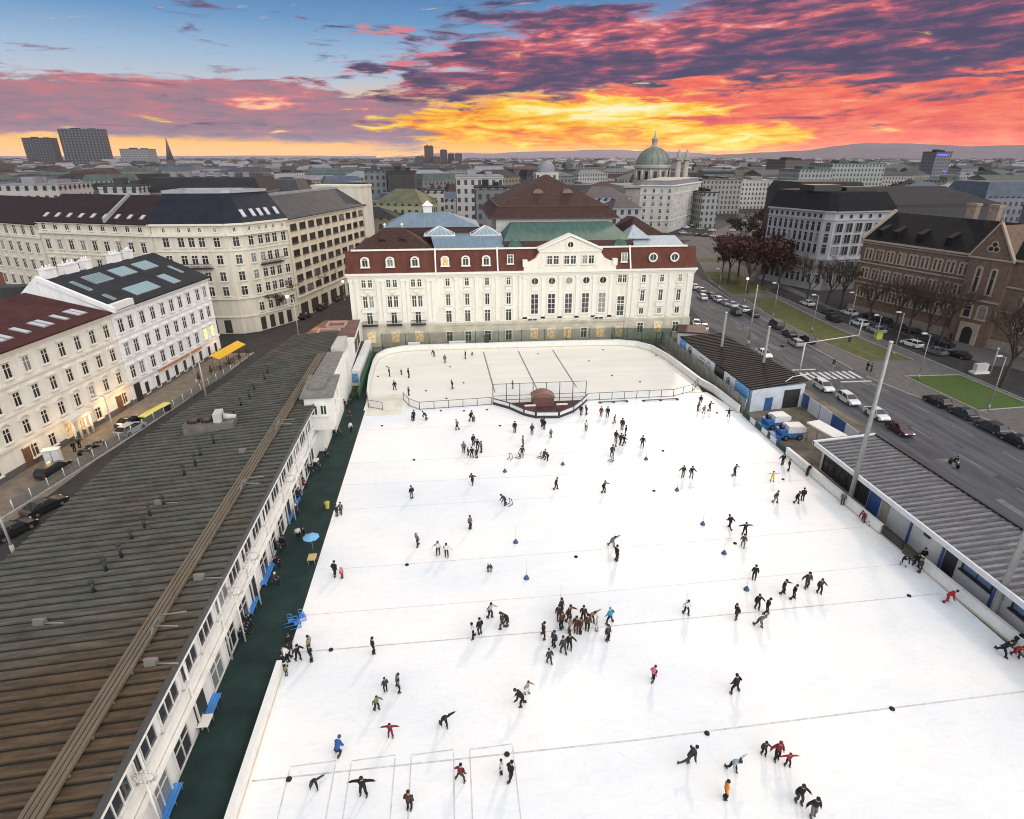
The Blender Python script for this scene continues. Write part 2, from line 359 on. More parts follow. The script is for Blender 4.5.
# ice
def ice_mat():
    m, t, p = nodes_of('ice')
    p.inputs['Roughness'].default_value = .32; p.inputs['Specular IOR Level'].default_value = .2
    tcn = t.nodes.new('ShaderNodeTexCoord')
    mp = t.nodes.new('ShaderNodeMapping'); mp.inputs['Scale'].default_value = (.05, .09, 1); t.links.new(tcn.outputs['Object'], mp.inputs[0])
    n = t.nodes.new('ShaderNodeTexNoise'); n.inputs['Scale'].default_value = 1.; n.inputs['Detail'].default_value = 7; t.links.new(mp.outputs[0], n.inputs['Vector'])
    r = t.nodes.new('ShaderNodeValToRGB'); e = r.color_ramp.elements; e[0].position = .32; e[0].color = (.68, .73, .775, 1); e[1].position = .62; e[1].color = (.83, .825, .80, 1)
    t.links.new(n.outputs['Fac'], r.inputs[0])
    mp2 = t.nodes.new('ShaderNodeMapping'); mp2.inputs['Scale'].default_value = (.8, 2.2, 1); mp2.inputs['Rotation'].default_value = (0, 0, .5); t.links.new(tcn.outputs['Object'], mp2.inputs[0])
    n2 = t.nodes.new('ShaderNodeTexNoise'); n2.inputs['Scale'].default_value = 1.; n2.inputs['Detail'].default_value = 9; n2.inputs['Roughness'].default_value = .75; n2.inputs['Distortion'].default_value = 1.2; t.links.new(mp2.outputs[0], n2.inputs['Vector'])
    r2 = t.nodes.new('ShaderNodeValToRGB'); e = r2.color_ramp.elements; e[0].position = .36; e[0].color = (.94, .945, .95, 1); e[1].position = .5; e[1].color = (1, 1, 1, 1); t.links.new(n2.outputs['Fac'], r2.inputs[0])
    mx = t.nodes.new('ShaderNodeMix'); mx.data_type = 'RGBA'; mx.blend_type = 'MULTIPLY'; mx.inputs[0].default_value = 1
    t.links.new(r.outputs[0], mx.inputs[6]); t.links.new(r2.outputs[0], mx.inputs[7]); t.links.new(mx.outputs[2], p.inputs['Base Color'])
    # skate tracks: a fine curved web of scraped lines
    mp3 = t.nodes.new('ShaderNodeMapping'); mp3.inputs['Scale'].default_value = (.22, .3, 1); t.links.new(tcn.outputs['Object'], mp3.inputs[0])
    n3 = t.nodes.new('ShaderNodeTexNoise'); n3.inputs['Scale'].default_value = .6; n3.inputs['Detail'].default_value = 2; t.links.new(mp3.outputs[0], n3.inputs['Vector'])
    sc3 = t.nodes.new('ShaderNodeVectorMath'); sc3.operation = 'MULTIPLY_ADD'; sc3.inputs[1].default_value = (2.5, 2.5, 0); t.links.new(n3.outputs['Color'], sc3.inputs[0]); t.links.new(mp3.outputs[0], sc3.inputs[2])
    last = mx
    for k_, (vs_, op_) in enumerate(((2.6, .022), (4.3, .026))):
        v3 = t.nodes.new('ShaderNodeTexVoronoi'); v3.feature = 'DISTANCE_TO_EDGE'; v3.inputs['Scale'].default_value = vs_; t.links.new(sc3.outputs[0], v3.inputs['Vector'])
        r3 = t.nodes.new('ShaderNodeValToRGB'); e3 = r3.color_ramp.elements; e3[0].position = .0; e3[0].color = (1-op_*1.6, 1-op_*1.4, 1-op_*1.2, 1); e3[1].position = .035; e3[1].color = (1, 1, 1, 1); t.links.new(v3.outputs['Distance'], r3.inputs[0])
        m3 = t.nodes.new('ShaderNodeMix'); m3.data_type = 'RGBA'; m3.blend_type = 'MULTIPLY'; m3.inputs[0].default_value = 1; t.links.new(last.outputs[2], m3.inputs[6]); t.links.new(r3.outputs[0], m3.inputs[7]); last = m3
    t.links.new(last.outputs[2], p.inputs['Base Color'])
    rr = t.nodes.new('ShaderNodeMapRange'); rr.inputs[3].default_value = .3; rr.inputs[4].default_value = .55; t.links.new(n2.outputs['Fac'], rr.inputs[0]); t.links.new(rr.outputs[0], p.inputs['Roughness'])
    return m
ICE = ice_mat()
hice = mat('worn_ice', (.76, .73, .655), .42, var=.07, scale=.25, stretch=(.3, 1.2, 1))
iline = mat('ice_joint', (.52, .52, .53), .5, var=.3, scale=1.5)
iline2 = mat('ice_line_faint', (.62, .62, .62), .5, var=.2, scale=1.5)
rink = [(-14.6, 6), (45.75, 6), (45.75, 84), (44.0, 92.3), (43, 92.3), (-14.6, 92.3)]
b = MB(); b.sheet(rink, .0)
b.build('ice_rink', ICE, kind='structure')
HB = [(-14.9, 93.5), (-15.3, 103), (-15.5, 112.5), (-15.2, 116.5), (-13.6, 119.8), (-10.4, 121.5), (-6, 121.9), (8, 121.8), (24, 121.7), (36, 121.2), (39.6, 119.6), (41.9, 116.5), (43.2, 110), (43.7, 103), (43.9, 96.5)]
b = MB(); b.sheet([(-14.9, 90.3)]+HB[::-1][len(HB):] + [(43.3, 92.5), (43.9, 96.5)] + HB[::-1][1:], .004); b.build('hockey_ice', hice, kind='structure')
b = MB()
b.sheet([(-14.3, 88), (-8.8, 88), (-8.6, 97), (-14.3, 97)], .008, 0); b.build('ice_threshold', mat('worn_ice_path', (.66, .62, .53), .5, var=.15, scale=.5), kind='structure')
b = MB()
for (y0, y1, fr) in ((27.85, 29.1, 0), (38.9, 40.0, 0), (43.3, 44.5, 1), (49.6, 51.0, 1), (60.6, 61.6, 1), (66.4, 66.5, 1), (72.0, 73.2, 1), (82.8, 82.2, 1)):
    ym = min(y0, y1)-.25; w = .06 if fr == 0 else .05
    pts = [(-14.4, y0), (12, (y0+y1)/2-.35), (44.8, y1)]
    for p, q in zip(pts, pts[1:]): b.sheet([(p[0], p[1]-w), (q[0], q[1]-w), (q[0], q[1]+w), (p[0], p[1]+w)], .006, fr)
# target lanes for ice stock sport
for x0, x1 in ((-12.1, -9.1), (-8.05, -5.1), (-4.0, -1.1), (.02, 3.02)):
    for xx in (x0, x1): b.sheet([(xx-.04, 14), (xx+.04, 14), (xx+.04, 28.6+.05*xx/3), (xx-.04, 28.6+.05*xx/3)], .010, 0)
    b.sheet([(x0, 28.58), (x1, 28.7), (x1, 28.78), (x0, 28.66)], .010, 0)
for p, q in (((6.4, 119.5), (7.0, 96)), ((13.8, 119.5), (14.6, 96)), ((21.2, 119.5), (21.75, 97))):
    b.sheet([(p[0]-.13, p[1]), (q[0]-.13, q[1]), (q[0]+.13, q[1]), (p[0]+.13, p[1])], .012, 2)
for yy in (112, 103): b.sheet([(-14, yy), (42, yy-1), (42, yy-.92), (-14, yy+.08)], .012, 1)
b.build('ice_markings', [iline, iline2, mat('hockey_line', (.24, .19, .18), .6, var=.2)], kind='structure')
# rubber walkway beside the rink and green verge
b = MB(); b.sheet([(-21, 4), (-14.6, 4), (-14.9, 93), (-16.2, 96), (-16.6, 124), (-21, 124)], -.005)
b.build('rubber_path', mat('rubber', (.013, .031, .029), .8, var=.35, scale=.4, bump=.15), kind='structure')
b = MB(); b.sheet([(-19.5, 98), (-16.4, 97), (-16.8, 123.5), (-19.5, 123.5)], .0); b.build('grass_verge', mat('verge', (.05, .06, .022), .95, var=.4, scale=1.2, bump=.5), kind='structure')
b = MB(); b.sheet([(-24, 122), (62, 122), (62, 126.3), (-24, 126.3)], -.002); b.build('service_path', mat('service_paving', (.13, .14, .12), .85, var=.25, scale=.6), kind='structure')
# service yard on the right
b = MB(); b.sheet([(45.9, 4), (62.2, 4), (62.2, 122), (45.0, 122)], -.006); b.build('service_yard', mat('yard', (.13, .115, .085), .8, var=.5, scale=.35, bump=.15), kind='structure')
# right avenue
def strip(name, m, pts, z, **k):
    q = MB(); q.sheet(pts, z); return q.build(name, m, kind='structure', **k)
strip('road', asph, [(62.2, 4), (83.0, 4), (83.0, 76), (78.5, 88), (77.0, 100), (77.2, 112), (79.5, 152), (84, 190), (92, 235), (108, 290), (96, 290), (80, 235), (70, 190), (62.2, 135)], -.008)
strip('pavement', pave, [(83.0, 4), (120, 4), (120, 98), (106.5, 128), (104, 150), (108, 180), (112, 235), (100, 235), (86, 190), (79.7, 152), (77.4, 112), (77.2, 100), (78.7, 88), (83.0, 76)], -.004)
strip('side_lane', asph2, [(96.5, 100), (105.3, 100), (104.4, 128), (102.5, 150), (104, 178), (96.5, 172)], .0)
strip('side_lane', asph2, [(96.5, 70), (113, 70), (108.6, 100), (96.5, 100)], .0)
strip('lawn', grass, [(84.3, 96.3), (95.3, 95.9), (95.3, 80.5), (84.6, 79.8)], .004)
strip('lawn', grassw, [(81.9, 119), (82.2, 143.5), (85, 163), (94.5, 163), (92.2, 131), (92.9, 105.2), (83.4, 105.4)], .004)
strip('lawn', grassw, [(84, 169), (90, 206), (102, 205), (97, 169)], .004)
strip('lawn', grassw, [(98, 226), (109, 267), (123, 265), (114, 226)], .004)
strip('park_ground', mat('park_earth', (.10, .085, .062), .95, var=.4, scale=.15), [(126, 255), (150, 285), (228, 390), (300, 480), (400, 560), (420, 470), (260, 330), (150, 225)], .0)
strip('road', asph, [(92, 235), (112, 235), (122, 258), (224, 396), (345, 540), (328, 548), (206, 404), (104, 270)], .016)
strip('road', asph, [(60, 292), (170, 292), (175, 308), (60, 308)], .008)
# kerbs (real steps)
b = MB()
def kerb(b, pts, w=.25, h=.12):
    for p, q in zip(pts, pts[1:]):
        F_ = Fr(p, q); b.fbox(F_, 0, F_.L, w/2, -w/2, -.05, h)
kerb(b, [(83.0, 4), (83.0, 76), (78.5, 88), (77.0, 97)]); kerb(b, [(77.0, 101), (77.2, 112), (79.5, 152), (84, 190)])
kerb(b, [(84.3, 96.3), (95.3, 95.9), (95.3, 80.5), (84.6, 79.8), (84.3, 96.3)], .2, .1)
kerb(b, [(83.4, 105.4), (81.9, 119), (82.2, 143.5), (85, 163)], .2, .1); kerb(b, [(92.9, 105.2), (92.2, 131), (94.5, 163)], .2, .1)
kerb(b, [(96.4, 74), (96.4, 172)], .2, .1)
b.build('kerb', mat('kerb_stone', (.3, .29, .28), .8, var=.2, scale=1), kind='structure')
b = MB()
for i in range(9):                                              # zebra crossing
    x = 65.4+i*1.24; b.sheet([(x, 96.2), (x+.62, 96.2), (x+.75, 100.2), (x+.13, 100.2)], .0)
for y in range(8, 90, 9):
    for x in (69.2, 75.9): b.sheet([(x, y), (x+.14, y), (x+.14, y+4), (x, y+4)], .0, 1)
for y in range(106, 180, 9):
    for x in (67.5, 73.5): b.sheet([(x+(y-100)*.07, y), (x+.14+(y-100)*.07, y), (x+.14+(y-96)*.07, y+4), (x+(y-96)*.07, y+4)], .0, 1)
b.sheet([(70.5, 94.4), (76.5, 94.4), (76.5, 94.9), (70.5, 94.9)], .0)
b.sheet([(65.2, 101.6), (70, 101.6), (70, 102.1), (65.2, 102.1)], .0)
b.build('road_markings', [white_line, faint_line], kind='structure')
b = MB(); rp = random.Random(8)
for i in range(26):
    x, y = rp.uniform(64, 76), rp.uniform(34, 150); x += max(0, y-100)*.06; w, l = rp.uniform(.5, 1.8), rp.uniform(1.2, 7); b.sheet([(x, y), (x+w, y+.1), (x+w, y+l), (x, y+l-.1)], -.004, i % 2)
b.build('road_patches', [mat('patch_dark', (.055, .056, .06), .85, var=.3, scale=1), mat('patch_pale', (.125, .125, .13), .85, var=.3, scale=1)], kind='structure')
# left street
strip('street', asph2, [(-50.2, 40), (-38, 40), (-38, 66), (-34, 85), (-27.5, 122), (-21.5, 135), (-20, 200), (-12, 260), (-22, 260), (-33, 176), (-37.5, 152), (-47, 138), (-80, 142), (-80, 128), (-47.5, 125)], -.008)
strip('pavement', mat('warm_paving', (.17, .145, .115), .85, var=.3, scale=.7, bump=.15), [(-62, 40), (-52.5, 40), (-48.6, 80), (-43.5, 110), (-42, 124), (-49, 124.5), (-57.2, 72)], .0)
b = MB(); kerb(b, [(-54.6, 50), (-48.4, 80), (-43.3, 110), (-41.8, 124)], .25, .12); kerb(b, [(-39.6, 45), (-39.6, 66.5), (-35.2, 86), (-29, 119)], .5, .3)
b.build('kerb', mat('kerb_stone'
 , (.3, .29, .28)), kind='structure')
b = MB()
for k in range(7):
    p = Vector((-36.5+k*1.9, 92+k*6, 0)); b.sheet([(p.x, p.y), (p.x+.16, p.y), (p.x+1.0, p.y+3), (p.x+.84, p.y+3)], .0)
b.build('road_markings', white_line, kind='structure')
# hills on the horizon
def hills(name, m, az0, az1, dist, prof, depth):
    q = MB(); n = len(prof)
    ring = []; dist *= .5; depth *= .5
    for i, h in enumerate(prof):
        a = math.radians(az0+(az1-az0)*i/(n-1)); ring.append((math.sin(a), math.cos(a), 38+(h-38)*.5))
    for (a, c) in zip(ring, ring[1:]):
        for k in range(5):
            f0, f1 = k/5, (k+1)/5
            def P(r, f): return (r[0]*(dist+depth*f), r[1]*(dist+depth*f), r[2]*math.sin(f*PI/2)-2*(1-f))
            q.face([P(a, f0), P(c, f0), P(c, f1), P(a, f1)], 0, True)
    return q.build(name, m, kind='structure')
def prof(n, f): return [f(i/(n-1)) for i in range(n)]
rr = random.Random(4)
def fbm(x, s):
    r_ = random.Random(s); v = 0; a = 1.
    for k in range(5): v += a*math.sin(x*(2**k)*5+r_.random()*6); a *= .5
    return v
hm1 = mat('hill_far', (.20, .15, .19), 1., var=.15, scale=.002); hm2 = mat('hill_near', (.13, .105, .125), 1., var=.2, scale=.003)
hills('hills', hm1, -8, 34, 15000, prof(90, lambda t: max(10, 190*math.exp(-((t-.52)/.14)**2)+120*math.exp(-((t-.20)/.08)**2)+110*math.exp(-((t-.33)/.10)**2)+90*math.exp(-((t-.68)/.14)**2)+14*fbm(t*4, 2))), 3000)
hills('hills', hm2, 20, 54, 9000, prof(90, lambda t: max(15, 215*math.exp(-((t-.42)/.16)**2)+190*math.exp(-((t-.72)/.2)**2)+70*math.exp(-((t-.15)/.12)**2)+10*fbm(t*4, 5))), 3000)
hills('hills', hm1, -60, -6, 17000, prof(60, lambda t: 40+25*t+6*fbm(t*3, 7)), 3000)

# the air itself
m_, t_, p_ = nodes_of('haze_air'); t_.nodes.remove(p_)
pv = t_.nodes.new('ShaderNodeVolumePrincipled'); pv.inputs['Color'].default_value = (.86, .84, .92, 1); pv.inputs['Density'].default_value = 3.6e-5; pv.inputs['Anisotropy'].default_value = .0
t_.links.new(pv.outputs[0], t_.nodes['Material Output'].inputs['Volume'])
b = MB(); b.box(-12500, 12500, -450, 12500, -1.1, 150); b.build('haze', m_, kind='stuff')
# ---------------------------------------------------------------- left street buildings
cream = mat('cream_render', (.72, .69, .61), .85, var=.07, scale=.9, dirt=.1, stretch=(1, 1, .14))
whiter = mat('white_render', (.76, .76, .765), .85, var=.05, scale=.9, dirt=.09, stretch=(1, 1, .14))
pale = mat('pale_render', (.64, .595, .50), .85, var=.08, scale=.8, dirt=.13, stretch=(1, 1, .14))
ochre = mat('ochre_render', (.74, .655, .49), .85, var=.1, scale=.8, dirt=.12, stretch=(1, 1, .14))
stonetr = mat('white_trim', (.66, .65, .62), .75, var=.06, scale=1.)
creamtr = mat('cream_trim', (.66, .62, .54), .75, var=.06, scale=1.)
darktr = mat('brown_trim', (.10, .065, .045), .6, var=.1)
wglass = glass_mat('window_glass', (.022, .024, .028), .08, .12)
lit = mat('lit_window', (.3, .2, .09), .4, var=0, emit=(1., .60, .20), est=.7)
t_ = lit.node_tree; n_ = t_.nodes.new('ShaderNodeTexNoise'); n_.inputs['Scale'].default_value = 1.7; n_.inputs['Detail'].default_value = 4; c_ = t_.nodes.new('ShaderNodeTexCoord'); r_ = t_.nodes.new('ShaderNodeMapRange')
r_.inputs[1].default_value = .36; r_.inputs[2].default_value = .66; r_.inputs[3].default_value = .08; r_.inputs[4].default_value = 1.1
t_.links.new(c_.outputs['Object'], n_.inputs['Vector']); t_.links.new(n_.outputs['Fac'], r_.inputs[0]); t_.links.new(r_.outputs[0], t_.nodes['Principled BSDF'].inputs['Emission Strength'])
lity = mat('lit_yellow_green', (.8, .8, .3), .5, var=0, emit=(.75, .85, .12), est=1.3)
redroof = mat('red_tile', (.055, .017, .015), .75, var=.3, scale=.6, bump=.2, stretch=(1, 1, 4))
blackroof = mat('black_slate', (.013, .016, .02), .6, var=.4, scale=.4, bump=.1)
greyroof = mat('grey_sheet', (.045, .047, .05), .6, var=.3, scale=.3, bump=.1)
zinc = mat('zinc', (.33, .34, .36), .5, .3, var=.2, scale=.6)
skyglass = glass_mat('roof_glass', (.11, .19, .20), .12)
for k, (w, h, kw) in dict(
    crA=(1.25, 2.1, dict(hood='flat')), crB=(1.25, 2.0, dict(hood='flat')), crC=(1.2, 2.0, dict(hood='arch')), crG=(1.3, 1.9, {}),
    whA=(1.35, 2.25, dict(hood='flat')), whG=(1.25, 2.3, dict(mull=0, bars=0, sill=False)),
    coA=(1.5, 2.2, dict(hood=None)), coS=(.8, 1.1, dict(bars=0)), ylA=(2.9, 1.5, dict(mull=2, bars=0, fr=.1)),
    lgA=(1.5, 2.3, dict(hood='flat')), lgS=(1.3, 1.2, dict(hood='round', bars=0))).items():
    fm = {'cr': creamtr, 'wh': stonetr, 'co': creamtr, 'yl': darktr, 'lg': creamtr}[k[:2]]
    win_mesh(k, w, h, fm, wglass, **kw)
def quadwall(F, t0, t1, dep): return [tuple(F.p(t0, 0, 0))[:2], tuple(F.p(t1, 0, 0))[:2], tuple(F.p(t1, -dep, 0))[:2], tuple(F.p(t0, -dep, 0))[:2]]
def bands(parent, F, t0, t1, zs, m, name='cornice'):
    q = MB()
    for z, h, o in zs: q.fbox(F, t0, t1, o, -.05, z, z+h)
    return q.build(name, m, parent)
def saddle(parent, F, t0, t1, e0, z0, r, zr, e1, z1, m, name='roof', gable=None, th=.22):
    """roof over t0..t1: eave offset e0,z0, ridge offset r,zr, rear eave e1,z1"""
    q = MB(); P = F.p
    for (oa, za, ob, zb) in ((e0, z0, r, zr), (r, zr, e1, z1)):
        q.hexa([P(t0, oa, za-th), P(t1, oa, za-th), P(t1, ob, zb-th), P(t0, ob, zb-th), P(t0, oa, za), P(t1, oa, za), P(t1, ob, zb), P(t0, ob, zb)])
    q.build(name, m, parent)
    if gable:
        for t in (t0+.05, t1-.05):
            g = MB(); g.face([P(t, e0-.6, z0-.3), P(t, r, zr-.25), P(t, e1+.6, z1-.3)]); g.build('gable', gable, parent)
def chimney(parent, F, t, o, z0, z1, w=1.2, d=.7, m=None):
    q = MB(); q.fbox(F, t-w/2, t+w/2, o+d/2, o-d/2, z0, z1); q.fbox(F, t-w/2-.1, t+w/2+.1, o+d/2+.1, o-d/2-.1, z1, z1+.2)
    for k in range(3): c = F.p(t-w/3+k*w/3, o, z1+.2); q.tube(c, c+Vector((0, 0, .45)), .13, .11, 6)
    return q.build('chimney', m or whiter, parent)
# cream house with red roof
FW = Fr((-57.2, 72), (-49.0, 124.5))
def house(name, label, F, t0, t1, dep, h, wall, cat='house'):
    e = empty(name, F.p((t0+t1)/2, 0, 0), label=label, cat=cat)
    q = MB(); q.prism(quadwall(F, t0, t1, dep), -.03, h); q.build('wall', wall, e)
    return e
e = house('town_house', 'cream town house with red tiled roof and arched window hoods beside the street railing', FW, -16, 25.25, 14, 15.5, cream)
bands(e, FW, -16, 25.2, [(15.2, .45, .55), (14.85, .3, .3), (11.1, .3, .22), (7.4, .22, .15), (3.6, .4, .3)], creamtr)
q = MB(); q.fbox(FW, -16, 25.2, .10, -.02, -.02, .9); q.build('plinth', pave, e)
saddle(e, FW, -16, 25.0, .7, 15.65, -12.5, 18.6, -15, 16.5, redroof, gable=cream)
for k in range(13):
    t = -13.4+k*3.07
    put_win('crA', e, FW, t, 11.95); put_win('crB', e, FW, t, 8.15); put_win('crC', e, FW, t, 4.35)
    if k in (5, 11): continue
    if k in (4, 8, 9): pn = lit if k != 4 else None
    else: pn = None
    put_win('crG', e, FW, t, .95, pane=pn)
for t in (4.0, 22.4):
    q = MB(); q.fbox(FW, t-.65, t+.65, .12, -.02, 0, 2.7); q.fbox(FW, t-.8, t-.65, .16, -.02, 0, 2.85); q.fbox(FW, t+.65, t+.8, .16, -.02, 0, 2.85); q.build('door', mat('brown_door', (.11, .06, .035), .5, var=.2), e)
# entrance porch with columns
q = MB(); q.fbox(FW, 10.6, 14.6, 1.3, 0, 3.15, 3.6); q.fbox(FW, 10.4, 14.8, 1.45, 0, 3.6, 3.8)
for t in (10.9, 12.0, 13.2, 14.3): c = FW.p(t, 1.05, 0); q.tube(c, c+Vector((0, 0, 3.15)), .2, .17, 10)
q.build('porch', creamtr, e)
S0 = (.7, 15.65, -12.5, 18.6)
for t in (-12, -9.5, -8.4, -5, -2.4, .4, 1.5, 4.6, 7.6, 8.7, 11.6, 14.6, 15.7, 18.6, 21.2, 22.2):
    skylight(e, FW, S0, t-.45, t+.45, .16, .34, mat('roof_window_pale', (.45, .47, .5), .15, var=0), zinc)
# white house with black glazed roof
e = house('town_house', 'white town house with black roof of glazed skylights and orange shop sign', FW, 25.35, 54.4, 14, 15.6, whiter)
bands(e, FW, 25.35, 54.4, [(15.3, .4, .5), (15.0, .25, .25), (11.15, .18, .16), (7.35, .18, .16), (3.45, .3, .28)], stonetr)
q = MB(); q.fbox(FW, 25.4, 30.6, .6, -.3, 15.4, 16.7); q.build('parapet', stonetr, e)
q = MB()
for t in (30.7, 48.2): q.fbox(FW, t-.15, t+.15, .12, -.02, 3.5, 15.2)
q.build('pilaster', whiter, e)
q = MB(); q.fbox(FW, 25.4, 54.3, .08, -.02, -.02, .7); q.build('plinth', pave, e)
saddle(e, FW, 25.65, 54.5, .6, 15.75, -10, 20.4, -15, 16.5, blackroof, gable=whiter)
q = MB(); q.face([FW.p(25.3, .3, 15.4), FW.p(25.3, -10.2, 20.4), FW.p(25.3, -15, 16.5), FW.p(25.3, -15, 15.4)]); q.face([FW.p(25.5, .3, 15.4), FW.p(25.5, -15, 15.4), FW.p(25.5, -15, 16.5), FW.p(25.5, -10.2, 20.4)]); q.build('firewall', whiter, e)
q = MB(); q.hexa([FW.p(25.1, .9, 15.5), FW.p(25.6, .9, 15.5), FW.p(25.6, -10.2, 20.3), FW.p(25.1, -10.2, 20.3), FW.p(25.1, .9, 16.3), FW.p(25.6, .9, 16.3), FW.p(25.6, -10.2, 21.1), FW.p(25.1, -10.2, 21.1)])
q.hexa([FW.p(25.1, -10.2, 15), FW.p(25.6, -10.2, 15), FW.p(25.6, -15, 15), FW.p(25.1, -15, 15), FW.p(25.1, -10.2, 21.1), FW.p(25.6, -10.2, 21.1), FW.p(25.6, -15, 17), FW.p(25.1, -15, 17)]); q.build('gable', whiter, e)
cols = [26.9, 29.3, 32.4, 35.25, 38.1, 40.9, 43.6, 46.5, 49.7, 52.3]
for i, t in enumerate(cols):
    put_win('whA', e, FW, t, 11.9); put_win('whA', e, FW, t, 7.95); put_win('whA', e, FW, t, 4.1, pane=lity if i in (8, 9) else None)
    if i: put_win('whG', e, FW, t, .35)
q = MB(); q.fbox(FW, 26.2, 27.7, .1, -.02, 0, 3.1); q.build('door', mat('black_door', (.02, .02, .022), .4, var=.1), e)
q = MB(); q.fbox(FW, 33, 47, .34, .02, 3.0, 3.45); q.build('shop_sign', mat('orange_sign', (.42, .2, .1), .6, var=.2), e)
S1 = (.6, 15.75, -10, 20.4)
skylight(e, FW, S1, 31.8, 36.3, .62, .84, skyglass, zinc, 6); skylight(e, FW, S1, 38.2, 42.7, .62, .84, skyglass, zinc, 6); skylight(e, FW, S1, 44.6, 49.1, .62, .84, skyglass, zinc, 6)
skylight(e, FW, S1, 33.8, 40.6, .14, .36, skyglass, zinc, 8); skylight(e, FW, S1, 44.2, 46.6, .12, .4, skyglass, zinc, 3); skylight(e, FW, S1, 28.6, 29.5, .52, .8, skyglass, zinc); skylight(e, FW, S1, 28.8, 29.7, .2, .36, skyglass, zinc); skylight(e, FW, S1, 50.5, 51.3, .3, .55, skyglass, zinc)
for t, w in ((28, 2.2), (32.5, 3), (36.3, 1.5), (43.5, 2.4), (47.5, 1.2)): chimney(e, FW, t, -10.4, 19.3, 21.7, w, 1.1)
# courtyard lower roofs behind them
e = empty('rear_house', (-76, 95, 0), label='low dark roofed courtyard building with lift shaft behind red roof', cat='house')
q = MB(); q.prism([(-96, 78), (-73, 78), (-71, 120), (-96, 128)], -.03, 13); q.build('wall', mat('dark_render', (.16, .155, .15), .9, var=.3, scale=.3), e)
q = MB(); q.prism([(-96.5, 77.5), (-72.5, 77.5), (-70.5, 120.5), (-96.5, 128.5)], 13.01, 13.4)
for i in range(14):
    x, y = R.uniform(-94, -75), R.uniform(82, 118); q.box(x, x+R.uniform(1, 4), y, y+R.uniform(1, 3), 13.4, 13.4+R.uniform(.5, 2.5), i % 2)
q.build('roof', [blackroof, greyroof], e)
q = MB(); q.box(-79, -76, 92, 95, 13.4, 18.5); q.box(-79.4, -75.6, 91.6, 95.4, 17.2, 17.6); q.build('lift_shaft', mat('grey_concrete', (.3, .3, .3), .8), e)
q = MB(); q.box(-86, -82, 110, 119, 13.4, 18.5, 0); q.prism([(-87, 109), (-73, 109), (-72, 112), (-87, 112)], 13.4, 17.5, 1); q.build('penthouse', [mat('brick_red', (.2, .09, .06), .85), greyroof], e)
# pale corner building
AL, BL, CL, DL = (-64.0, 140.2), (-48.4, 139.6), (-45.2, 141.2), (-38.3, 151.3)
e = empty('corner_building', (-52, 146, 0), label='pale five storey corner building with navy mansard roof and rounded corner bay', cat='building')
foot = [AL, BL, CL, DL, (-49, 160), (-64, 160)]
q = MB(); q.prism(foot, -.03, 24.4); q.build('wall', pale, e)
F1, F2, F3 = Fr(AL, BL), Fr(BL, CL), Fr(CL, DL)
for F in (F1, F2, F3): bands(e, F, -.1, F.L+.1, [(24.2, .4, .6), (22.0, .5, .7), (18.7, .2, .2), (8.0, .4, .35), (3.8, .3, .25)], creamtr)
q = MB()
inn = [(-62.5, 146), (-50.2, 145.4), (-48.2, 146.4), (-42.6, 154.2), (-49, 158), (-62.5, 158)]
out = [(-64.3, 139.7), (-48.3, 139.1), (-44.9, 140.9), (-37.8, 151.3), (-49, 160.3), (-64.3, 160.3)]
for i in range(6):
    j = (i+1) % 6; q.face([(*out[i], 24.55), (*out[j], 24.55), (*inn[j], 30.6), (*inn[i], 30.6)], 0)
q.face([(*p, 30.6) for p in inn], 1); q.build('roof', [mat('navy_slate', (.010, .013, .022), .6, var=.3, scale=.5), zinc], e)
q = MB()
for i in range(6):
    j = (i+1) % 6; F = Fr(inn[i], inn[j]); q.fbox(F, 0, F.L, .25, -.25, 30.5, 31.1)
q.build('roof_edge', zinc, e)
for F, ts in ((F1, (2.6, 5.8, 8.0, 10.2, 13.4)), (F3, (1.6, 4.2, 6.2, 8.2, 10.8))):
    ts = [t*F.L/15.6 if F is F1 else t*F.L/12.2 for t in ts]
    for t in ts:
        put_win('coS', e, F, t, 22.75)
        for z in (19.6, 15.8, 12.1, 8.8): put_win('coA', e, F, t, z)
        if F is F3: put_win('coA', e, F, t, 4.6)
        skylight(e, F, (.3, 24.6, -6, 30.6) if F is F1 else (.3, 24.6, -4.6, 30.6), t-.5, t+.5, .18, .42, mat('roof_window_pale', (.45, .47, .5)), zinc)
for z in (19.6, 15.8, 12.1, 8.8): put_win('coA', e, F2, F2.L/2, z)
put_win('coS', e, F2, F2.L/2, 22.75)
q = MB(); q.fbox(F1, 4.2, 11.6, 1.0, 0, 15.0, 15.25); q.fbox(F3, 3.2, 9.4, .9, 0, 15.0, 15.25)
for F, a, c, o in ((F1, 4.2, 11.6, 1.0), (F3, 3.2, 9.4, .9)):
    n = int((c-a)/.35)
    for k in range(n+1): x = F.p(a+(c-a)*k/n, o-.05, 15.25); q.tube(x, x+Vector((0, 0, .9)), .03, .03, 4)
    q.fbox(F, a, c, o, o-.08, 16.1, 16.2)
q.build('balcony', mat('iron', (.03, .03, .033), .5, .4, var=.1), e)
for t in (1.4, 4.0, 6.6, 9.2): 
    q = MB(); q.fbox(F3, t-.7, t+.7, .05, -.02, .2, 3.2); q.build('shopfront', mat('dark_shop_glass', (.05, .045, .04), .2, var=.3), e)
for t in (6.5, 9.2, 12.4):
    q = MB(); q.fbox(F1, t-.8, t+.8, .05, -.02, .2, 3.2); q.build('shopfront', mat('dark_shop_glass', (.05, .045, .04)), e)
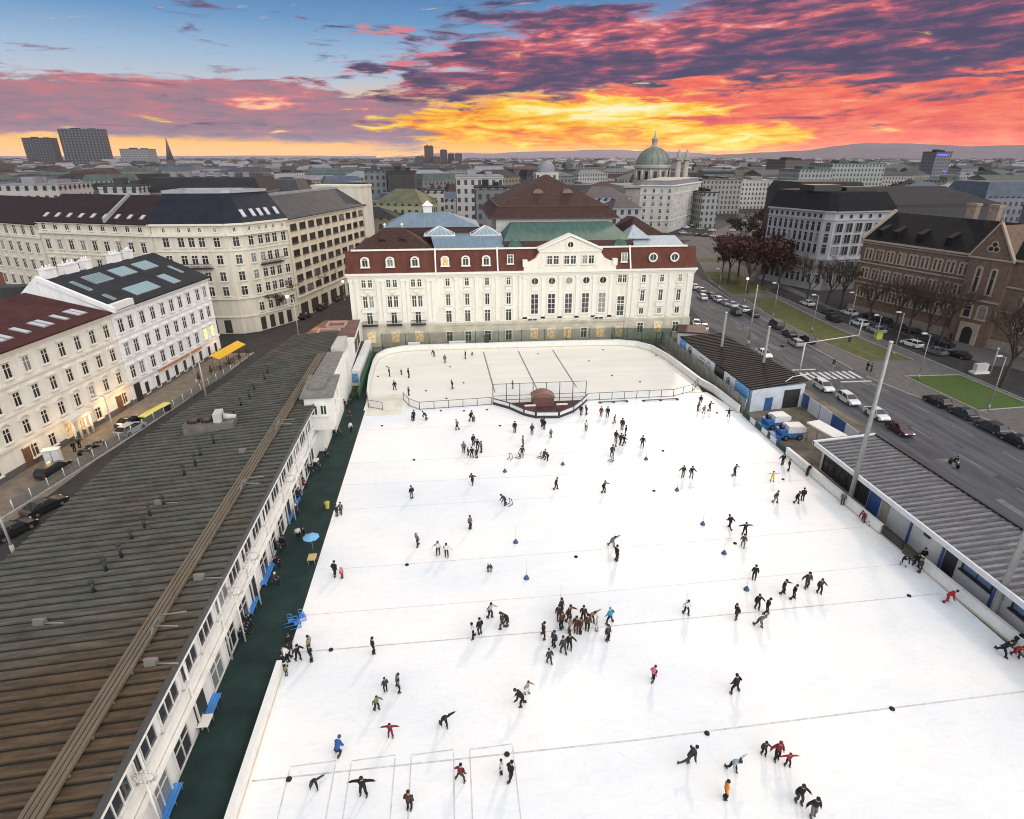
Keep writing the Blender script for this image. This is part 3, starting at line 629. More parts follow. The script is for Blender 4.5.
# long yellow building down the street
FY = Fr((-38.3, 152.2), (-25.6, 197))
e = house('apartment_building', 'long yellow apartment building with brown window bands and grey roof', FY, 0, FY.L, 16, 24.0, ochre, 'building')
bands(e, FY, 0, FY.L, [(23.9, .4, .6), (5.2, .3, .3)], creamtr); saddle(e, FY, -.2, FY.L+.2, .7, 24.3, -8, 29.2, -16.5, 24.3, greyroof, gable=ochre)
for r in range(6):
    for k in range(10): put_win('ylA', e, FY, 2.6+k*4.5, 6.2+r*3.05)
q = MB(); q.fbox(FY, -.2, FY.L+.2, -7.6, -8.4, 29.0, 29.6); q.build('ridge_cap', zinc, e)
q = MB(); q.fbox(FY, FY.L-1.5, FY.L+6, .3, -16, -.02, 29.5); q.fbox(FY, FY.L-1.7, FY.L+6.2, .6, -16.2, 29.5, 30); q.build('end_tower', pale, e)
for k in range(8):
    q = MB(); q.fbox(FY, 1+k*5.6, 4.6+k*5.6, .06, -.02, .2, 3.6); q.build('shopfront', mat('dark_shop_glass', (.05, .045, .04)), e)
# long pale terrace behind on the left
FL1 = Fr((-93.2, 150.9), (-64.3, 139.9)); FL2 = Fr((-127, 171), (-93.4, 151.1))
e = house('terrace_building', 'long cream terrace with dark brown roof and round dormers beside corner building', FL1, 0, FL1.L, 15, 24.4, pale, 'building')
bands(e, FL1, 0, FL1.L, [(24.2, .4, .5), (22.0, .45, .6), (17.4, .2, .2)], creamtr)
saddle(e, FL1, 0, FL1.L, .6, 24.6, -8, 30, -15, 25, mat('brown_tile', (.022, .013, .013), .7, var=.3, scale=.6), gable=pale)
for k in range(9):
    t = 1.8+k*3.35; put_win('lgS', e, FL1, t, 22.75)
    for z in (18.4, 14.2, 9.8): put_win('lgA', e, FL1, t, z)
    skylight(e, FL1, (.6, 24.6, -8, 30), t-.5, t+.5, .16, .3, mat('roof_window_pale', (.45, .47, .5)), zinc)
q = MB(); q.hexa([FL1.p(t, o, z) for z0 in (0, 1) for t, o, z in ((19.6, .5, 24.5+z0), (20.1, .5, 24.5+z0), (20.1, -8, 29.9+z0*.7), (19.6, -8, 29.9+z0*.7))]); q.build('firewall', zinc, e)
e = house('terrace_building', 'long cream terrace with plain brown roof at the far left end', FL2, 0, FL2.L, 15, 23.6, pale, 'building')
bands(e, FL2, 0, FL2.L, [(23.4, .4, .5), (20.6, .35, .4)], creamtr)
saddle(e, FL2, 0, FL2.L, .6, 23.8, -8, 29, -15, 24, mat('brown_tile', (.035, .02, .018)), gable=pale)
for k in range(11):
    t = 1.6+k*3.5; put_win('coA', e, FL2, t, 21.2)
    for z in (17.2, 13.2, 9): put_win('lgA', e, FL2, t, z)
# ---------------------------------------------------------------- long low rink building on the left
lw = mat('shed_white', (.74, .73, .69), .8, var=.05, scale=.9, dirt=.12, stretch=(1, 1, .15))
FS = Fr((-19.25, 6), (-19.25, 100)); FS = Fr((-19.25, 6), (-19.25, 98))
def shed_roof_mat():
    m, t, p = nodes_of('shed_roof'); p.inputs['Roughness'].default_value = .7; p.inputs['Specular IOR Level'].default_value = .2
    tcn = t.nodes.new('ShaderNodeTexCoord'); sx = t.nodes.new('ShaderNodeSeparateXYZ'); t.links.new(tcn.outputs['Object'], sx.inputs[0])
    n = t.nodes.new('ShaderNodeTexNoise'); n.inputs['Scale'].default_value = .09; n.inputs['Detail'].default_value = 5; t.links.new(tcn.outputs['Object'], n.inputs['Vector'])
    mp = t.nodes.new('ShaderNodeMapping'); mp.inputs['Scale'].default_value = (.5, 2.2, 1); t.links.new(tcn.outputs['Object'], mp.inputs[0])
    n2 = t.nodes.new('ShaderNodeTexNoise'); n2.inputs['Scale'].default_value = .8; n2.inputs['Detail'].default_value = 8; n2.inputs['Roughness'].default_value = .7; t.links.new(mp.outputs[0], n2.inputs['Vector'])
    mr = t.nodes.new('ShaderNodeMapRange'); mr.inputs[1].default_value = -24; mr.inputs[2].default_value = -8; t.links.new(sx.outputs[1], mr.inputs[0])
    ad = t.nodes.new('ShaderNodeMath'); t.links.new(mr.outputs[0], ad.inputs[0])
    sb = t.nodes.new('ShaderNodeMath'); sb.operation = 'MULTIPLY_ADD'; sb.inputs[1].default_value = 2.4; sb.inputs[2].default_value = -1.2; t.links.new(n.outputs['Fac'], sb.inputs[0]); t.links.new(sb.outputs[0], ad.inputs[1])
    r = t.nodes.new('ShaderNodeValToRGB'); e_ = r.color_ramp.elements; e_[0].color = (.090, .064, .040, 1); e_[1].color = (.092, .096, .084, 1); t.links.new(ad.outputs[0], r.inputs[0])
    r2 = t.nodes.new('ShaderNodeValToRGB'); e_ = r2.color_ramp.elements; e_[0].position = .3; e_[0].color = (.42, .42, .42, 1); e_[1].position = .7; e_[1].color = (1.4, 1.35, 1.28, 1); t.links.new(n2.outputs['Fac'], r2.inputs[0])
    mx = t.nodes.new('ShaderNodeMix'); mx.data_type = 'RGBA'; mx.blend_type = 'MULTIPLY'; mx.inputs[0].default_value = 1; t.links.new(r.outputs[0], mx.inputs[6]); t.links.new(r2.outputs[0], mx.inputs[7])
    t.links.new(mx.outputs[2], p.inputs['Base Color']); return m
SRM = shed_roof_mat()
e = empty('rink_hall', (-19.25, 50, 0), label='long low white hall with ribbed grey brown roof along the rubber path', cat='building')
def ledge(y):                                           # street-side edge of the roof
    pts = [(0, -39), (66, -39), (85, -34.6), (120, -28.2)]
    for (y0, x0), (y1, x1) in zip(pts, pts[1:]):
        if y <= y1: return x0+(x1-x0)*(y-y0)/(y1-y0)
    return pts[-1][1]
def zr(x): return 7.7-(-19.3-x)*.075                    # roof slopes gently down to the street
q = MB(); q.prism([(-21.6, 97), (-21.6, 111), (-28.9, 111), (-31.5, 97)], -.03, 6.2); q.prism([(-19.25, 4), (-19.25, 98), (-31.5, 98), (-34.6, 85), (-38.6, 66), (-38.6, 4)], -.03, 6.1); q.box(-22, -19.25, 4, 98, 6.1, 7.2); q.build('wall', lw, e)
q = MB(); y = 4.; step = .92
while y < 111:
    y2 = y+step; xa, xb = ledge(y), (-18.75 if y < 82 else -21.2)
    for (a, c, dz, mi) in ((y, y+.58, 0., 0), (y+.58, y+.74, -.02, 1), (y+.74, y2, .13, 0)):
        q.hexa([(xa, a, zr(xa)-.1), (xb, a, zr(xb)-.1), (xb, c, zr(xb)-.1), (xa, c, zr(xa)-.1), (xa, a, zr(xa)+dz), (xb, a, zr(xb)+dz), (xb, c, zr(xb)+dz), (xa, c, zr(xa)+dz)], mi)
    y = y2
q.build('roof', [SRM, mat('roof_rib_shade', (.022, .021, .018), .85)], e)  # strip beside each rib coloured dark as its shadow gap
q = MB()
for k in range(4): q.box(-22.35+k*.3, -22.13+k*.3, 4, 97, 7.75, 7.95)
for k in range(40): q.box(-22.4, -21.15, 5+k*2.3, 5.12+k*2.3, 7.6, 7.76)
q.build('roof_walkway', mat('weathered_wood', (.135, .112, .082), .85, var=.25, scale=1.2, stretch=(6, .5, 1)), e)
q = MB(); q.box(-18.78, -18.6, 4, 82, 7.4, 7.86); q.build('gutter', mat('dark_gutter', (.05, .052, .05), .5), e)
q = MB(); q.box(-19.2, -18.7, 4, 82, 7.0, 7.38); q.build('fascia', lw, e)
q = MB(); q.box(-19.2, -19.05, 4, 76, 4.35, 4.6); q.box(-19.2, -18.85, 4, 76, 3.05, 3.2); q.build('string_course', lw, e)
win_mesh('shU', 2.75, 1.95, mat('shed_frame', (.6, .6, .57), .6), wglass, mull=2, bars=0, dep=.1); win_mesh('shL', 2.3, 2.45, mat('shed_frame', (.6, .6, .57)), wglass, mull=1, bars=1, sill=False, dep=.1)
for k in range(22):
    t = 4.2+k*3.25
    if t > 66: break
    put_win('shU', e, FS, t, 4.85)
    if k % 4 == 3:
        d = MB(); d.fbox(FS, t-.85, t+.85, .05, -.02, .05, 2.3); d.build('door', mat('dark_doorway', (.03, .03, .03), .5), e)
    else: put_win('shL', e, FS, t, .25)
q = MB()
for k in range(10):
    t = 8.3+k*6.5
    if t > 68: break
    c = FS.p(t-1.6, .15, 0); q = MB(); q.tube(c, c+Vector((0, 0, 7.2)), .09, .09, 6); q.build('downpipe', lw, e)
for i, yy in enumerate([39.6, 42.2, 43.9, 46.5, 48.1, 50.1, 52, 58, 60, 62.5, 65.5, 71, 73, 77, 79.5, 83, 87, 90]):
    x = -28.4-.4*(i % 2); z = zr(x); q = MB(); h = .9+.4*(i % 3)/2
    q.tube((x, yy, z-.1), (x, yy, z+h), .13, .12, 8); q.tube((x, yy, z+h), (x, yy, z+h+.14), .24, .2, 8); q.build('vent_pipe', mat('dark_pipe', (.035, .035, .035), .5, .3), e)
for x, y in ((-30.5, 36.5), (-28.9, 52.3), (-24, 62), (-20.4, 39.5), (-20.3, 31)):
    z = zr(x); q = MB(); q.box(x-.35, x+.35, y-.25, y+.25, z+.05, z+.4); q.box(x-.42, x+.42, y-.1, y+.1, z+.4, z+.5); q.tube((x, y, z+.1), (x+1.8, y-.3, z+.25), .07, .07, 6); q.build('roof_vent', mat('vent_metal', (.2, .19, .17), .6, .2), e)
for x, y in ((-20.6, 33), (-20.6, 52), (-20.8, 66)):
    q = MB(); z = zr(x)
    q.path([(x-.7, y, z), (x-.3, y+.2, z+1.3), (x+1.4, y, z+1.3)], .06); q.path([(x-.7, y+1.4, z), (x-.3, y+1.2, z+1.3), (x+1.4, y+1.4, z+1.3)], .06); q.path([(x-.3, y+.2, z+1.3), (x-.3, y+1.2, z+1.3)], .06); q.build('roof_ladder', mat('vent_metal', (.2, .19, .17)), e)
# stair tower
q = MB(); q.prism([(-19.9, 74.6), (-16.4, 74.6), (-16.9, 82.5), (-20.4, 82.5)], 4.0, 8.7, bottom=True); q.prism([(-19.9, 76.2), (-18.3, 76.2), (-18.3, 82.3), (-19.9, 82.3)], -.02, 4.0); q.prism([(-21.15, 82.4), (-17.9, 82.4), (-18.2, 98.2), (-21.15, 98.2)], -.02, 7.6); q.build('stair_tower', lw, e); q = MB(); q.prism([(-21.1, 83.0), (-18.1, 83.0), (-18.4, 98.0), (-21.1, 98.0)], 7.603, 7.75); q.build('low_roof', mat('tower_roof', (.17, .17, .155), .7, var=.3), e)
q = MB(); q.prism([(-20.3, 74.2), (-16.0, 74.2), (-16.5, 82.9), (-20.8, 82.9)], 8.7, 9.0); q.prism([(-19.7, 77), (-17.6, 77), (-17.6, 81.5), (-19.7, 81.5)], 9.0, 9.35); q.build('tower_roof', [mat('tower_roof', (.17, .17, .155), .7, var=.3)], e)
FT = Fr((-19.9, 74.6), (-16.4, 74.6)); win_mesh('twr', .95, 1.5, lw, wglass, bars=0)
for t in (1.2, 2.4): put_win('twr', e, FT, t, 6.2)
put_win('twr', e, Fr((-16.4, 74.6), (-16.9, 82.5)), 3, 6.2); put_win('twr', e, Fr((-16.4, 74.6), (-16.9, 82.5)), 6, 6.2)
# head building at the far end with reddish roof terrace
e = empty('end_pavilion', (-22, 110, 0), label='small flat roofed pavilion with reddish roof terrace at end of hall', cat='building')
P_ = [(-21.2, 98.4), (-18.1, 98.4), (-19.0, 124.4), (-26.6, 124.4), (-29.0, 111.4), (-21.2, 111.4)]
q = MB(); q.prism(P_, -.03, 6.3); q.build('wall', lw, e)
q = MB(); q.prism([(-18.6, 111.6), (-19.2, 124.2), (-26.5, 124.2), (-28.8, 111.6)], 6.3, 6.5); q.build('roof_terrace', mat('terrace_red', (.17, .095, .075), .8, var=.3, scale=.5), e)
q = MB()
for (x0, x1, y0, y1) in ((-25.8, -22, 112.6, 116.4), (-25, -21.5, 118, 122)):
    for a, c in (((x0, y0), (x1, y0)), ((x1, y0), (x1, y1)), ((x1, y1), (x0, y1)), ((x0, y1), (x0, y0))): F = Fr(a, c); q.fbox(F, 0, F.L, .2, -.2, 6.5, 6.9)
    q.build('skylight_frame', mat('pale_red', (.4, .26, .22), .7), e); q = MB()

q = MB()
F = Fr((-18.1, 98.3), (-19.0, 124.4))
for a in (12, 16.5): q.fbox(F, a, a+3.6, .05, -.03, 3.4, 5.8)
q.build('shutter', mat('black_panel', (.02, .02, .02), .5), e)
q = MB(); q.box(-20.6, -19.0, 98.8, 106, 6.3, 8.2); q.build('plant_box', mat('pale_metal', (.45, .44, .41)), e)
e = empty('glazed_annex', (-18, 112, 0), label='low white annex with slatted black rooflights and blue front beside the grass verge', cat='building')
q = MB(); q.box(-19.0, -16.9, 102, 121, -.02, 2.7, 0); q.build('wall', lw, e)
q = MB(); q.box(-18.1, -16.7, 101.8, 121.2, 2.7, 2.95); q.build('roof', stonetr, e)
q = MB()
for k in range(10): q.box(-19.0, -18.2, 102.6+k*1.85, 104.0+k*1.85, 2.7, 2.85)
q.build('rooflight', mat('black_panel', (.02, .02, .02)), e)
q = MB(); q.box(-18.8, -17.1, 101.9, 102, .6, 2.3); q.build('front_panel', mat('sky_blue_panel', (.12, .25, .42), .4, var=.3), e)
# roof plant on the hall roof
e = empty('ventilation_unit', (-30.3, 70, zr(-30.3)), .12, label='long dark rooftop ventilation unit with two round fans on the hall roof', cat='roof unit')
q = MB(); q.box(-33.2, -27.4, 69.0, 71.6, 6.5, 7.9); q.build('casing', mat('unit_grey', (.16, .15, .135), .5, .3, var=.3), e)
for x in (-32.2, -30.6):
    q = MB(); q.tube((x, 70.3, 7.9), (x, 70.3, 8.6), .75, .72, 16); q.build('fan', mat('fan_dark', (.05, .035, .03), .5), e)
q = MB(); q.box(-29.7, -28.8, 69.4, 71.2, 7.9, 9.0); q.build('cabinet', mat('pale_metal', (.45, .44, .41)), e)
q = MB(); q.tube((-28.7, 70.3, 8.3), (-27.3, 70.5, 8.1), .4, .25, 12); q.build('duct', mat('pale_metal', (.45, .44, .41)), e)
# ---------------------------------------------------------------- concert hall behind the rink
kw_ = mat('hall_white', (.75, .715, .62), .85, var=.06, scale=.9, dirt=.1, stretch=(1, 1, .14))
kst = mat('hall_stone', (.54, .50, .40), .9, var=.15, scale=.5, bump=.15, dirt=.1)
ktr = mat('hall_trim', (.74, .715, .645), .8, var=.05, scale=.8)
kred = mat('hall_red_sheet', (.098, .031, .021), .65, var=.25, scale=.5, stretch=(1.4, 1.4, .3))
ktile = mat('hall_brown_tile', (.05, .026, .022), .8, var=.3, scale=.7, bump=.3, stretch=(1, 1, 4))
kblue = mat('hall_blue_sheet', (.15, .215, .275), .45, .2, var=.2, scale=.6, stretch=(3, .4, 1))
kgreen = mat('verdigris', (.06, .12, .10), .6, .1, var=.25, scale=.5, stretch=(3, .4, 1))
kglass = glass_mat('hall_glass', (.035, .04, .036), .1, .1)
for k, (w, h, kwg) in dict(ksq=(1.05, 1.75, dict(sur=.12)), kmid=(1.1, 2.55, dict(sur=.14, hood='flat')), kfr=(1.35, 3.0, dict(sur=.1, sill=False)), kgr=(1.5, 2.4, dict(sur=.12, sill=False)),
    ktall=(1.75, 4.5, dict(mull=1, bars=3, sur=.12)), kdorm=(1.35, 1.55, dict(hood='round', bars=0, sur=.2, dep=.4)), kped=(1.3, 1.9, dict(sur=.05)), klow=(1.15, 1.5, dict(sur=.12, bars=0)), kband=(2.2, .7, dict(mull=1, bars=0, sill=False))).items():
    win_mesh(k, w, h, ktr, kglass, **kwg)
def round_mesh(key, r):
    f = MB(); n = 20
    for i in range(n):
        a, c = 2*PI*i/n, 2*PI*(i+1)/n; P = [(math.cos(t)*q, math.sin(t)*q) for t, q in ((a, r), (a, r+.28), (c, r+.28), (c, r))]
        f.hexa([(x, -.16, z+r) for x, z in P]+[(x, .03, z+r) for x, z in P], 0)
    f.box(-.04, .04, -.06, .02, 0, 2*r); g = MB(); g.face([(math.cos(2*PI*i/n)*r, -.03, r+math.sin(2*PI*i/n)*r) for i in range(n)])
    WM[key] = (f.mesh('window', [ktr]), g.mesh('pane', [kglass]))
round_mesh('krnd', .72); round_mesh('koval', .6)
e = empty('concert_hall', (16, 126, 0), label='white concert hall with red mansard roof, pediment and blue glazed rooftops behind hockey rink', cat='concert hall')
FK = Fr((-21, 126), (53.3, 126)); X = lambda x: x+21
q = MB(); q.prism([(-21, 126), (53.3, 126), (53.3, 150), (48, 152), (48, 165), (-16, 165), (-21, 150)], -.03, 15.5)
q.build('wall', kw_, e)
q = MB(); q.fbox(FK, -.12, X(53.42), .22, -.1, -.02, 4.3); q.fbox(FK, -.2, X(53.5), .45, -.1, 4.3, 4.75)
for k in range(8): q.fbox(FK, -.14, X(53.44), .24, .05, .5+k*.47, .5+k*.47+.40)
for a, c in ((-21, -2.9), (38.6, 53.3)): q.fbox(FK, X(a)-.25, X(c)+.2, .42, -.1, -.02, 4.28)
q.build('stone_base', kst, e)
q = MB(); q.fbox(FK, -.5, X(53.8), .75, -.2, 15.35, 15.75); q.fbox(FK, -.3, X(53.6), .42, -.2, 14.95, 15.35); q.fbox(FK, -.2, X(53.5), .2, -.1, 14.6, 14.95); q.build('cornice', ktr, e)
q = MB()
for a, c in ((-21, -2.9), (14.6, 35.9), (38.6, 53.3)): q.fbox(FK, X(a), X(c), .18, -.1, 4.75, 15.0)
q.fbox(FK, X(14.6), X(35.9), .42, .1, 5.3, 5.7); q.fbox(FK, X(-2.9), X(14.6), .12, -.05, 8.0, 8.25); q.fbox(FK, X(35.9), X(38.6), .12, -.05, 8.0, 8.25); q.build('projecting_bay', kw_, e)
q = MB()
pil = [-20.6, -19.4, -15.0, -14.0, -9.9, -8.9, -4.6, -3.6, 1.3, 5.6, 10.0, 13.6, 15.9, 19.9, 23.65, 27.4, 31.1, 34.8, 38.9, 40.0, 44.0, 48.1, 52.3]
for x in pil:
    o = .34 if not (-2.9 < x < 14.6 or 35.9 < x < 38.6) else .16
    q.fbox(FK, X(x)-.36, X(x)+.36, o, -.05, 5.7, 14.5); q.fbox(FK, X(x)-.5, X(x)+.5, o+.1, -.05, 14.0, 14.6); q.fbox(FK, X(x)-.48, X(x)+.48, o+.08, -.05, 5.1, 5.7)
q.build('pilaster', ktr, e)
# left pavilion
for cx in (-17.3, -12.2, -7.1):
    for s in (-.66, .66):
        put_win('ksq', e, FK, X(cx)+s, 12.75, .2); put_win('kmid', e, FK, X(cx)+s*.95, 8.5, .2)
    put_win('kfr', e, FK, X(cx), 4.95, .2); put_win('kgr', e, FK, X(cx), .9, .44, pane=lit)
    q = MB(); q.fbox(FK, X(cx)-1.5, X(cx)+1.5, .5, .1, 7.5, 8.3); q.fbox(FK, X(cx)-.5, X(cx)+.5, .5, .1, 11.7, 12.3); q.build('relief', ktr, e)
    b_ = MB(); b_.fbox(FK, X(cx)-1.6, X(cx)+1.6, 1.2, .3, 4.7, 4.92)
    for k in range(15): p = FK.p(X(cx)-1.55+k*.22, 1.12, 4.9); b_.tube(p, p+Vector((0, 0, .85)), .03, .03, 4)
    b_.fbox(FK, X(cx)-1.6, X(cx)+1.6, 1.2, 1.1, 5.75, 5.85); b_.build('balcony', mat('iron', (.03, .03, .033)), e)
# left wing, right narrow bay
for cx in (-.55, 3.5, 7.8, 12.4):
    put_win('ksq', e, FK, X(cx), 12.75); put_win('kmid', e, FK, X(cx), 8.6); put_win('kfr', e, FK, X(cx), 4.95); put_win('kgr', e, FK, X(cx), .6, .26)
    q = MB(); q.fbox(FK, X(cx)-.9, X(cx)+.9, .22, .02, 7.5, 8.35); q.fbox(FK, X(cx)-.6, X(cx)+.6, .2, .02, 11.75, 12.35); q.build('relief', ktr, e)
for cx in (37.25,):
    for s in (-.5, .5): put_win('ksq', e, FK, X(cx)+s*1.05, 12.75)
    put_win('ktall', e, FK, X(cx), 5.4); put_win('kgr', e, FK, X(cx), .6, .26, pane=lit)
# centre
for i, cx in enumerate((18.05, 21.75, 25.5, 29.25, 32.95)):
    put_win('krnd', e, FK, X(cx), 12.75, .2); put_win('ktall', e, FK, X(cx), 6.3, .2); put_win('kgr', e, FK, X(cx), .7, .26, pane=lit if i in (0, 1, 2, 4) else None)
    q = MB(); q.fbox(FK, X(cx)-.7, X(cx)+.7, .3, .1, 11.3, 12.2); q.build('relief', ktr, e)
for cx in (17.6, 32.4): put_win('kband', e, FK, X(cx), 4.82, .43)
# right pavilion
for i, cx in enumerate((42.0, 46.1, 50.2)):
    put_win('ksq', e, FK, X(cx), 12.75, .2); put_win('kmid', e, FK, X(cx), 8.6, .2); put_win('klow', e, FK, X(cx), 5.7, .2); put_win('kgr', e, FK, X(cx), 1.5, .44, pane=lit if i == 1 else None)
    q = MB(); q.fbox(FK, X(cx)-.9, X(cx)+.9, .45, .1, 7.4, 8.3); q.fbox(FK, X(cx)-.6, X(cx)+.6, .42, .1, 11.75, 12.35); q.build('relief', ktr, e)
# right flank windows
FK2 = Fr((53.3, 126), (53.3, 150))
for t in (3, 7, 11, 15, 19):
    for k, z in (('ksq', 12.75), ('kmid', 8.6), ('klow', 5.7)): put_win(k, e, FK2, t, z)
# pediment with stepped parapet
q = MB()
q.fbox(FK, X(15.6), X(35.6), .5, -2.2, 15.75, 16.6)
def fr_prism(pts, o0, o1, m=0):
    A = [FK.p(X(x), o0, z) for x, z in pts]; Bk = [FK.p(X(x), o1, z) for x, z in pts]
    q.face(A, m); q.face(Bk[::-1], m)
    for i in range(len(pts)): j = (i+1) % len(pts); q.face([A[j], A[i], Bk[i], Bk[j]], m)
fr_prism([(15.6, 16.6), (35.6, 16.6), (35.4, 17.4), (34.2, 17.6), (33.0, 18.2), (32.2, 19.3), (32.0, 20.0), (25.5, 22.6), (19.1, 20.0), (18.9, 19.3), (18.1, 18.2), (16.9, 17.6), (15.8, 17.4)], .3, -2.2)
q.build('pediment_wall', kw_, e)
q = MB()
for s in (-1, 1):
    a, c = Vector((25.5+s*6.9, 0, 19.85)), Vector((25.5, 0, 22.75))
    fr = [(a.x, a.z), (c.x, c.z), (c.x, c.z+.4), (a.x, a.z+.4)]
    fr_prism(fr if s > 0 else fr[::-1], .6, -2.3)
q.fbox(FK, X(18.8), X(32.2), .55, .2, 19.55, 19.85)
for x in (15.9, 35.3): q.fbox(FK, X(x)-.5, X(x)+.5, .6, -.5, 16.6, 18.0)
q.build('pediment_cornice', ktr, e)
for cx in (21.15, 22.5, 24.8, 26.2, 28.7, 30.1): put_win('kped', e, FK, X(cx), 16.95, .32)
put_win('koval', e, FK, X(25.5), 20.4, .32)
# mansard roof
q = MB(); S = (.35, 15.76, -1.5, 20.1)
def band(t0, t1, S, m=0, h=.0):
    o0, z0, o1, z1 = S; q.face([FK.p(t0, o0, z0), FK.p(t1, o0, z0), FK.p(t1, o1, z1), FK.p(t0, o1, z1)], m)
band(-.35, X(53.6), S)
q.face([FK.p(X(53.6), .35, 15.76), FK.p(X(53.6), -24, 15.76), FK.p(X(51.4), -24, 20.1), FK.p(X(51.4), -1.5, 20.1)]); q.face([FK.p(-.35, -24, 15.76), FK.p(-.35, .35, 15.76), FK.p(1.2, -1.5, 20.1), FK.p(1.2, -24, 20.1)])
q.face([FK.p(1.2, -1.5, 20.1), FK.p(X(51.4), -1.5, 20.1), FK.p(X(51.4), -24, 20.1), FK.p(1.2, -24, 20.1)])
q.build('mansard_roof', kred, e)
q = MB(); q.fbox(FK, .9, X(51.7), -1.2, -1.8, 20.05, 20.35); q.build('roof_edge', ktr, e)
q = MB()
for x in (-2.9, 10.1, 38.8): 
    q.hexa([FK.p(X(x)-.15, .5, 15.7), FK.p(X(x)+.15, .5, 15.7), FK.p(X(x)+.15, -1.5, 20.3), FK.p(X(x)-.15, -1.5, 20.3), FK.p(X(x)-.15, .65, 15.9), FK.p(X(x)+.15, .65, 15.9), FK.p(X(x)+.15, -1.3, 20.5), FK.p(X(x)-.15, -1.3, 20.5)])
q.build('roof_rib', ktr, e)
for i, cx in enumerate((-17.3, -12.2, -7.1, -.9, 3.4, 7.7)):
    put_win('kdorm', e, FK, X(cx), 17.0, -.2, pane=lit if i == 3 else None, name='dormer')
for cx in (12.8, 37.4): put_win('kped', e, FK, X(cx), 17.2, -.1, name='dormer')
for cx in (43.8, 48.6): put_win('krnd', e, FK, X(cx), 17.3, -.15, name='dormer')
# left pavilion hip
q = MB(); a, c = (-13.3, 132, 24.2), (-9.7, 132, 24.2); P = [(-19.8, 127.5, 20.15), (-3.1, 127.5, 20.15), (-3.1, 137, 20.15), (-19.8, 137, 20.15)]
q.face([P[0], P[1], c, a]); q.face([P[1], P[2], c]); q.face([P[2], P[3], a, c]); q.face([P[3], P[0], a])
q.build('hip_roof', ktile, e)
q = MB()
for p in (a, c): q.tube(p, (p[0], p[1], p[2]+.9), .18, .05, 6); q.lathe((p[0], p[1], p[2]+.3), [(0, 0), (.3, .15), (.3, .4), (0, .6)], 8)
q.build('finial', ktr, e)
q = MB()
for x in (-13.8, -9.6):
    for k in range(6):
        t0, t1 = PI*k/6, PI*(k+1)/6; q.face([(x-math.cos(t0)*.9, 129.0, 21.7+math.sin(t0)*.45), (x-math.cos(t1)*.9, 129.0, 21.7+math.sin(t1)*.45), (x-math.cos(t1)*.5, 131.0, 23.0), (x-math.cos(t0)*.5, 131.0, 23.0)])
q.build('eyebrow_dormer', ktile, e)
# blue sheet roofs and glass pyramids
q = MB(); q.hexa([(-3, 127.7, 20.2), (11.6, 127.7, 20.2), (11.6, 131, 21.9), (-3.6, 131, 21.9), (-3, 127.7, 20.35), (11.6, 127.7, 20.35), (11.6, 131, 22.1), (-3.6, 131, 22.1)])
q.face([(-3.6, 131, 22.1), (11.6, 131, 22.1), (11.6, 141, 22.1), (-3.6, 141, 22.1)]); 
P = [(-14.2, 139, 23.4), (7.2, 139, 23.4), (7.2, 154, 23.4), (-14.2, 154, 23.4)]; T = [(-9.4, 146, 25.9), (.3, 146, 25.9), (.3, 148, 25.9), (-9.4, 148, 25.9)]
for i in range(4): j = (i+1) % 4; q.face([P[i], P[j], T[j], T[i]])
q.face(T); q.build('blue_roof', kblue, e)
q = MB(); q.box(-14.0, 7.0, 139.2, 154, 15, 23.35); q.box(-3.2, 11.4, 131.2, 141, 20, 22.0); q.build('roof_wall', mat('dark_red_wall', (.07, .035, .035), .7), e)
for cx in (-1.9, 8.2):
    q = MB(); g = MB(); Pz = [(cx-3.3, 133.2, 22.2), (cx+3.3, 133.2, 22.2), (cx+3.3, 138.5, 22.2), (cx-3.3, 138.5, 22.2)]; ap = (cx, 135.8, 24.0)
    for i in range(4): j = (i+1) % 4; g.face([Pz[i], Pz[j], ap]); q.tube(Pz[i], Pz[j], .14, .14, 6); q.tube(Pz[i], ap, .12, .12, 6)
    for k in range(1, 5): q.tube((cx-3.3+k*1.32, 133.2, 22.2), ap, .05, .05, 4)
    s = q.build('glass_pyramid', stonetr, e); g.build('pane', glass_mat('pyramid_glass', (.12, .17, .21), .1), s)
q = MB(); q.box(-5.6, -3.6, 147, 149, 25.6, 27.4); ap = (-4.6, 148, 28.6); Pz = [(-5.9, 146.7, 27.4), (-3.3, 146.7, 27.4), (-3.3, 149.3, 27.4), (-5.9, 149.3, 27.4)]
for i in range(4): q.face([Pz[i], Pz[(i+1) % 4], ap])
q.build('roof_lantern', stonetr, e)
# green roof over the centre
q = MB(); P = [(11.6, 128.5, 21.5), (39.6, 128.5, 21.5), (39.6, 141, 21.5), (11.6, 141, 21.5)]; T = [(14.2, 138, 24.2), (37.2, 138, 24.2), (37.2, 141, 24.2), (14.2, 141, 24.2)]
q.face([P[0], P[1], T[1], T[0]]); q.face([P[1], P[2], T[2], T[1]]); q.face([P[3], P[0], T[0], T[3]]); q.face(T); q.build('green_roof', kgreen, e)
q = MB(); q.box(11.5, 39.7, 128.4, 141, 20.0, 21.48); q.build('roof_wall', mat('dark_red_wall', (.07, .035, .035)), e)
for cx in (14.0, 36.9):
    q = MB()
    for k in range(8):
        t0, t1 = PI*k/8, PI*(k+1)/8; q.face([(cx-math.cos(t0)*1.5, 127.9, 20.15+math.sin(t0)*1.6), (cx-math.cos(t1)*1.5, 127.9, 20.15+math.sin(t1)*1.6), (cx-math.cos(t1)*1.5, 132, 20.15+math.sin(t1)*1.6), (cx-math.cos(t0)*1.5, 132, 20.15+math.sin(t0)*1.6)])
    q.face([(cx-math.cos(PI*k/8)*1.5, 127.9, 20.15+math.sin(PI*k/8)*1.6) for k in range(9)][::-1]); q.build('lunette_dormer', kgreen, e)
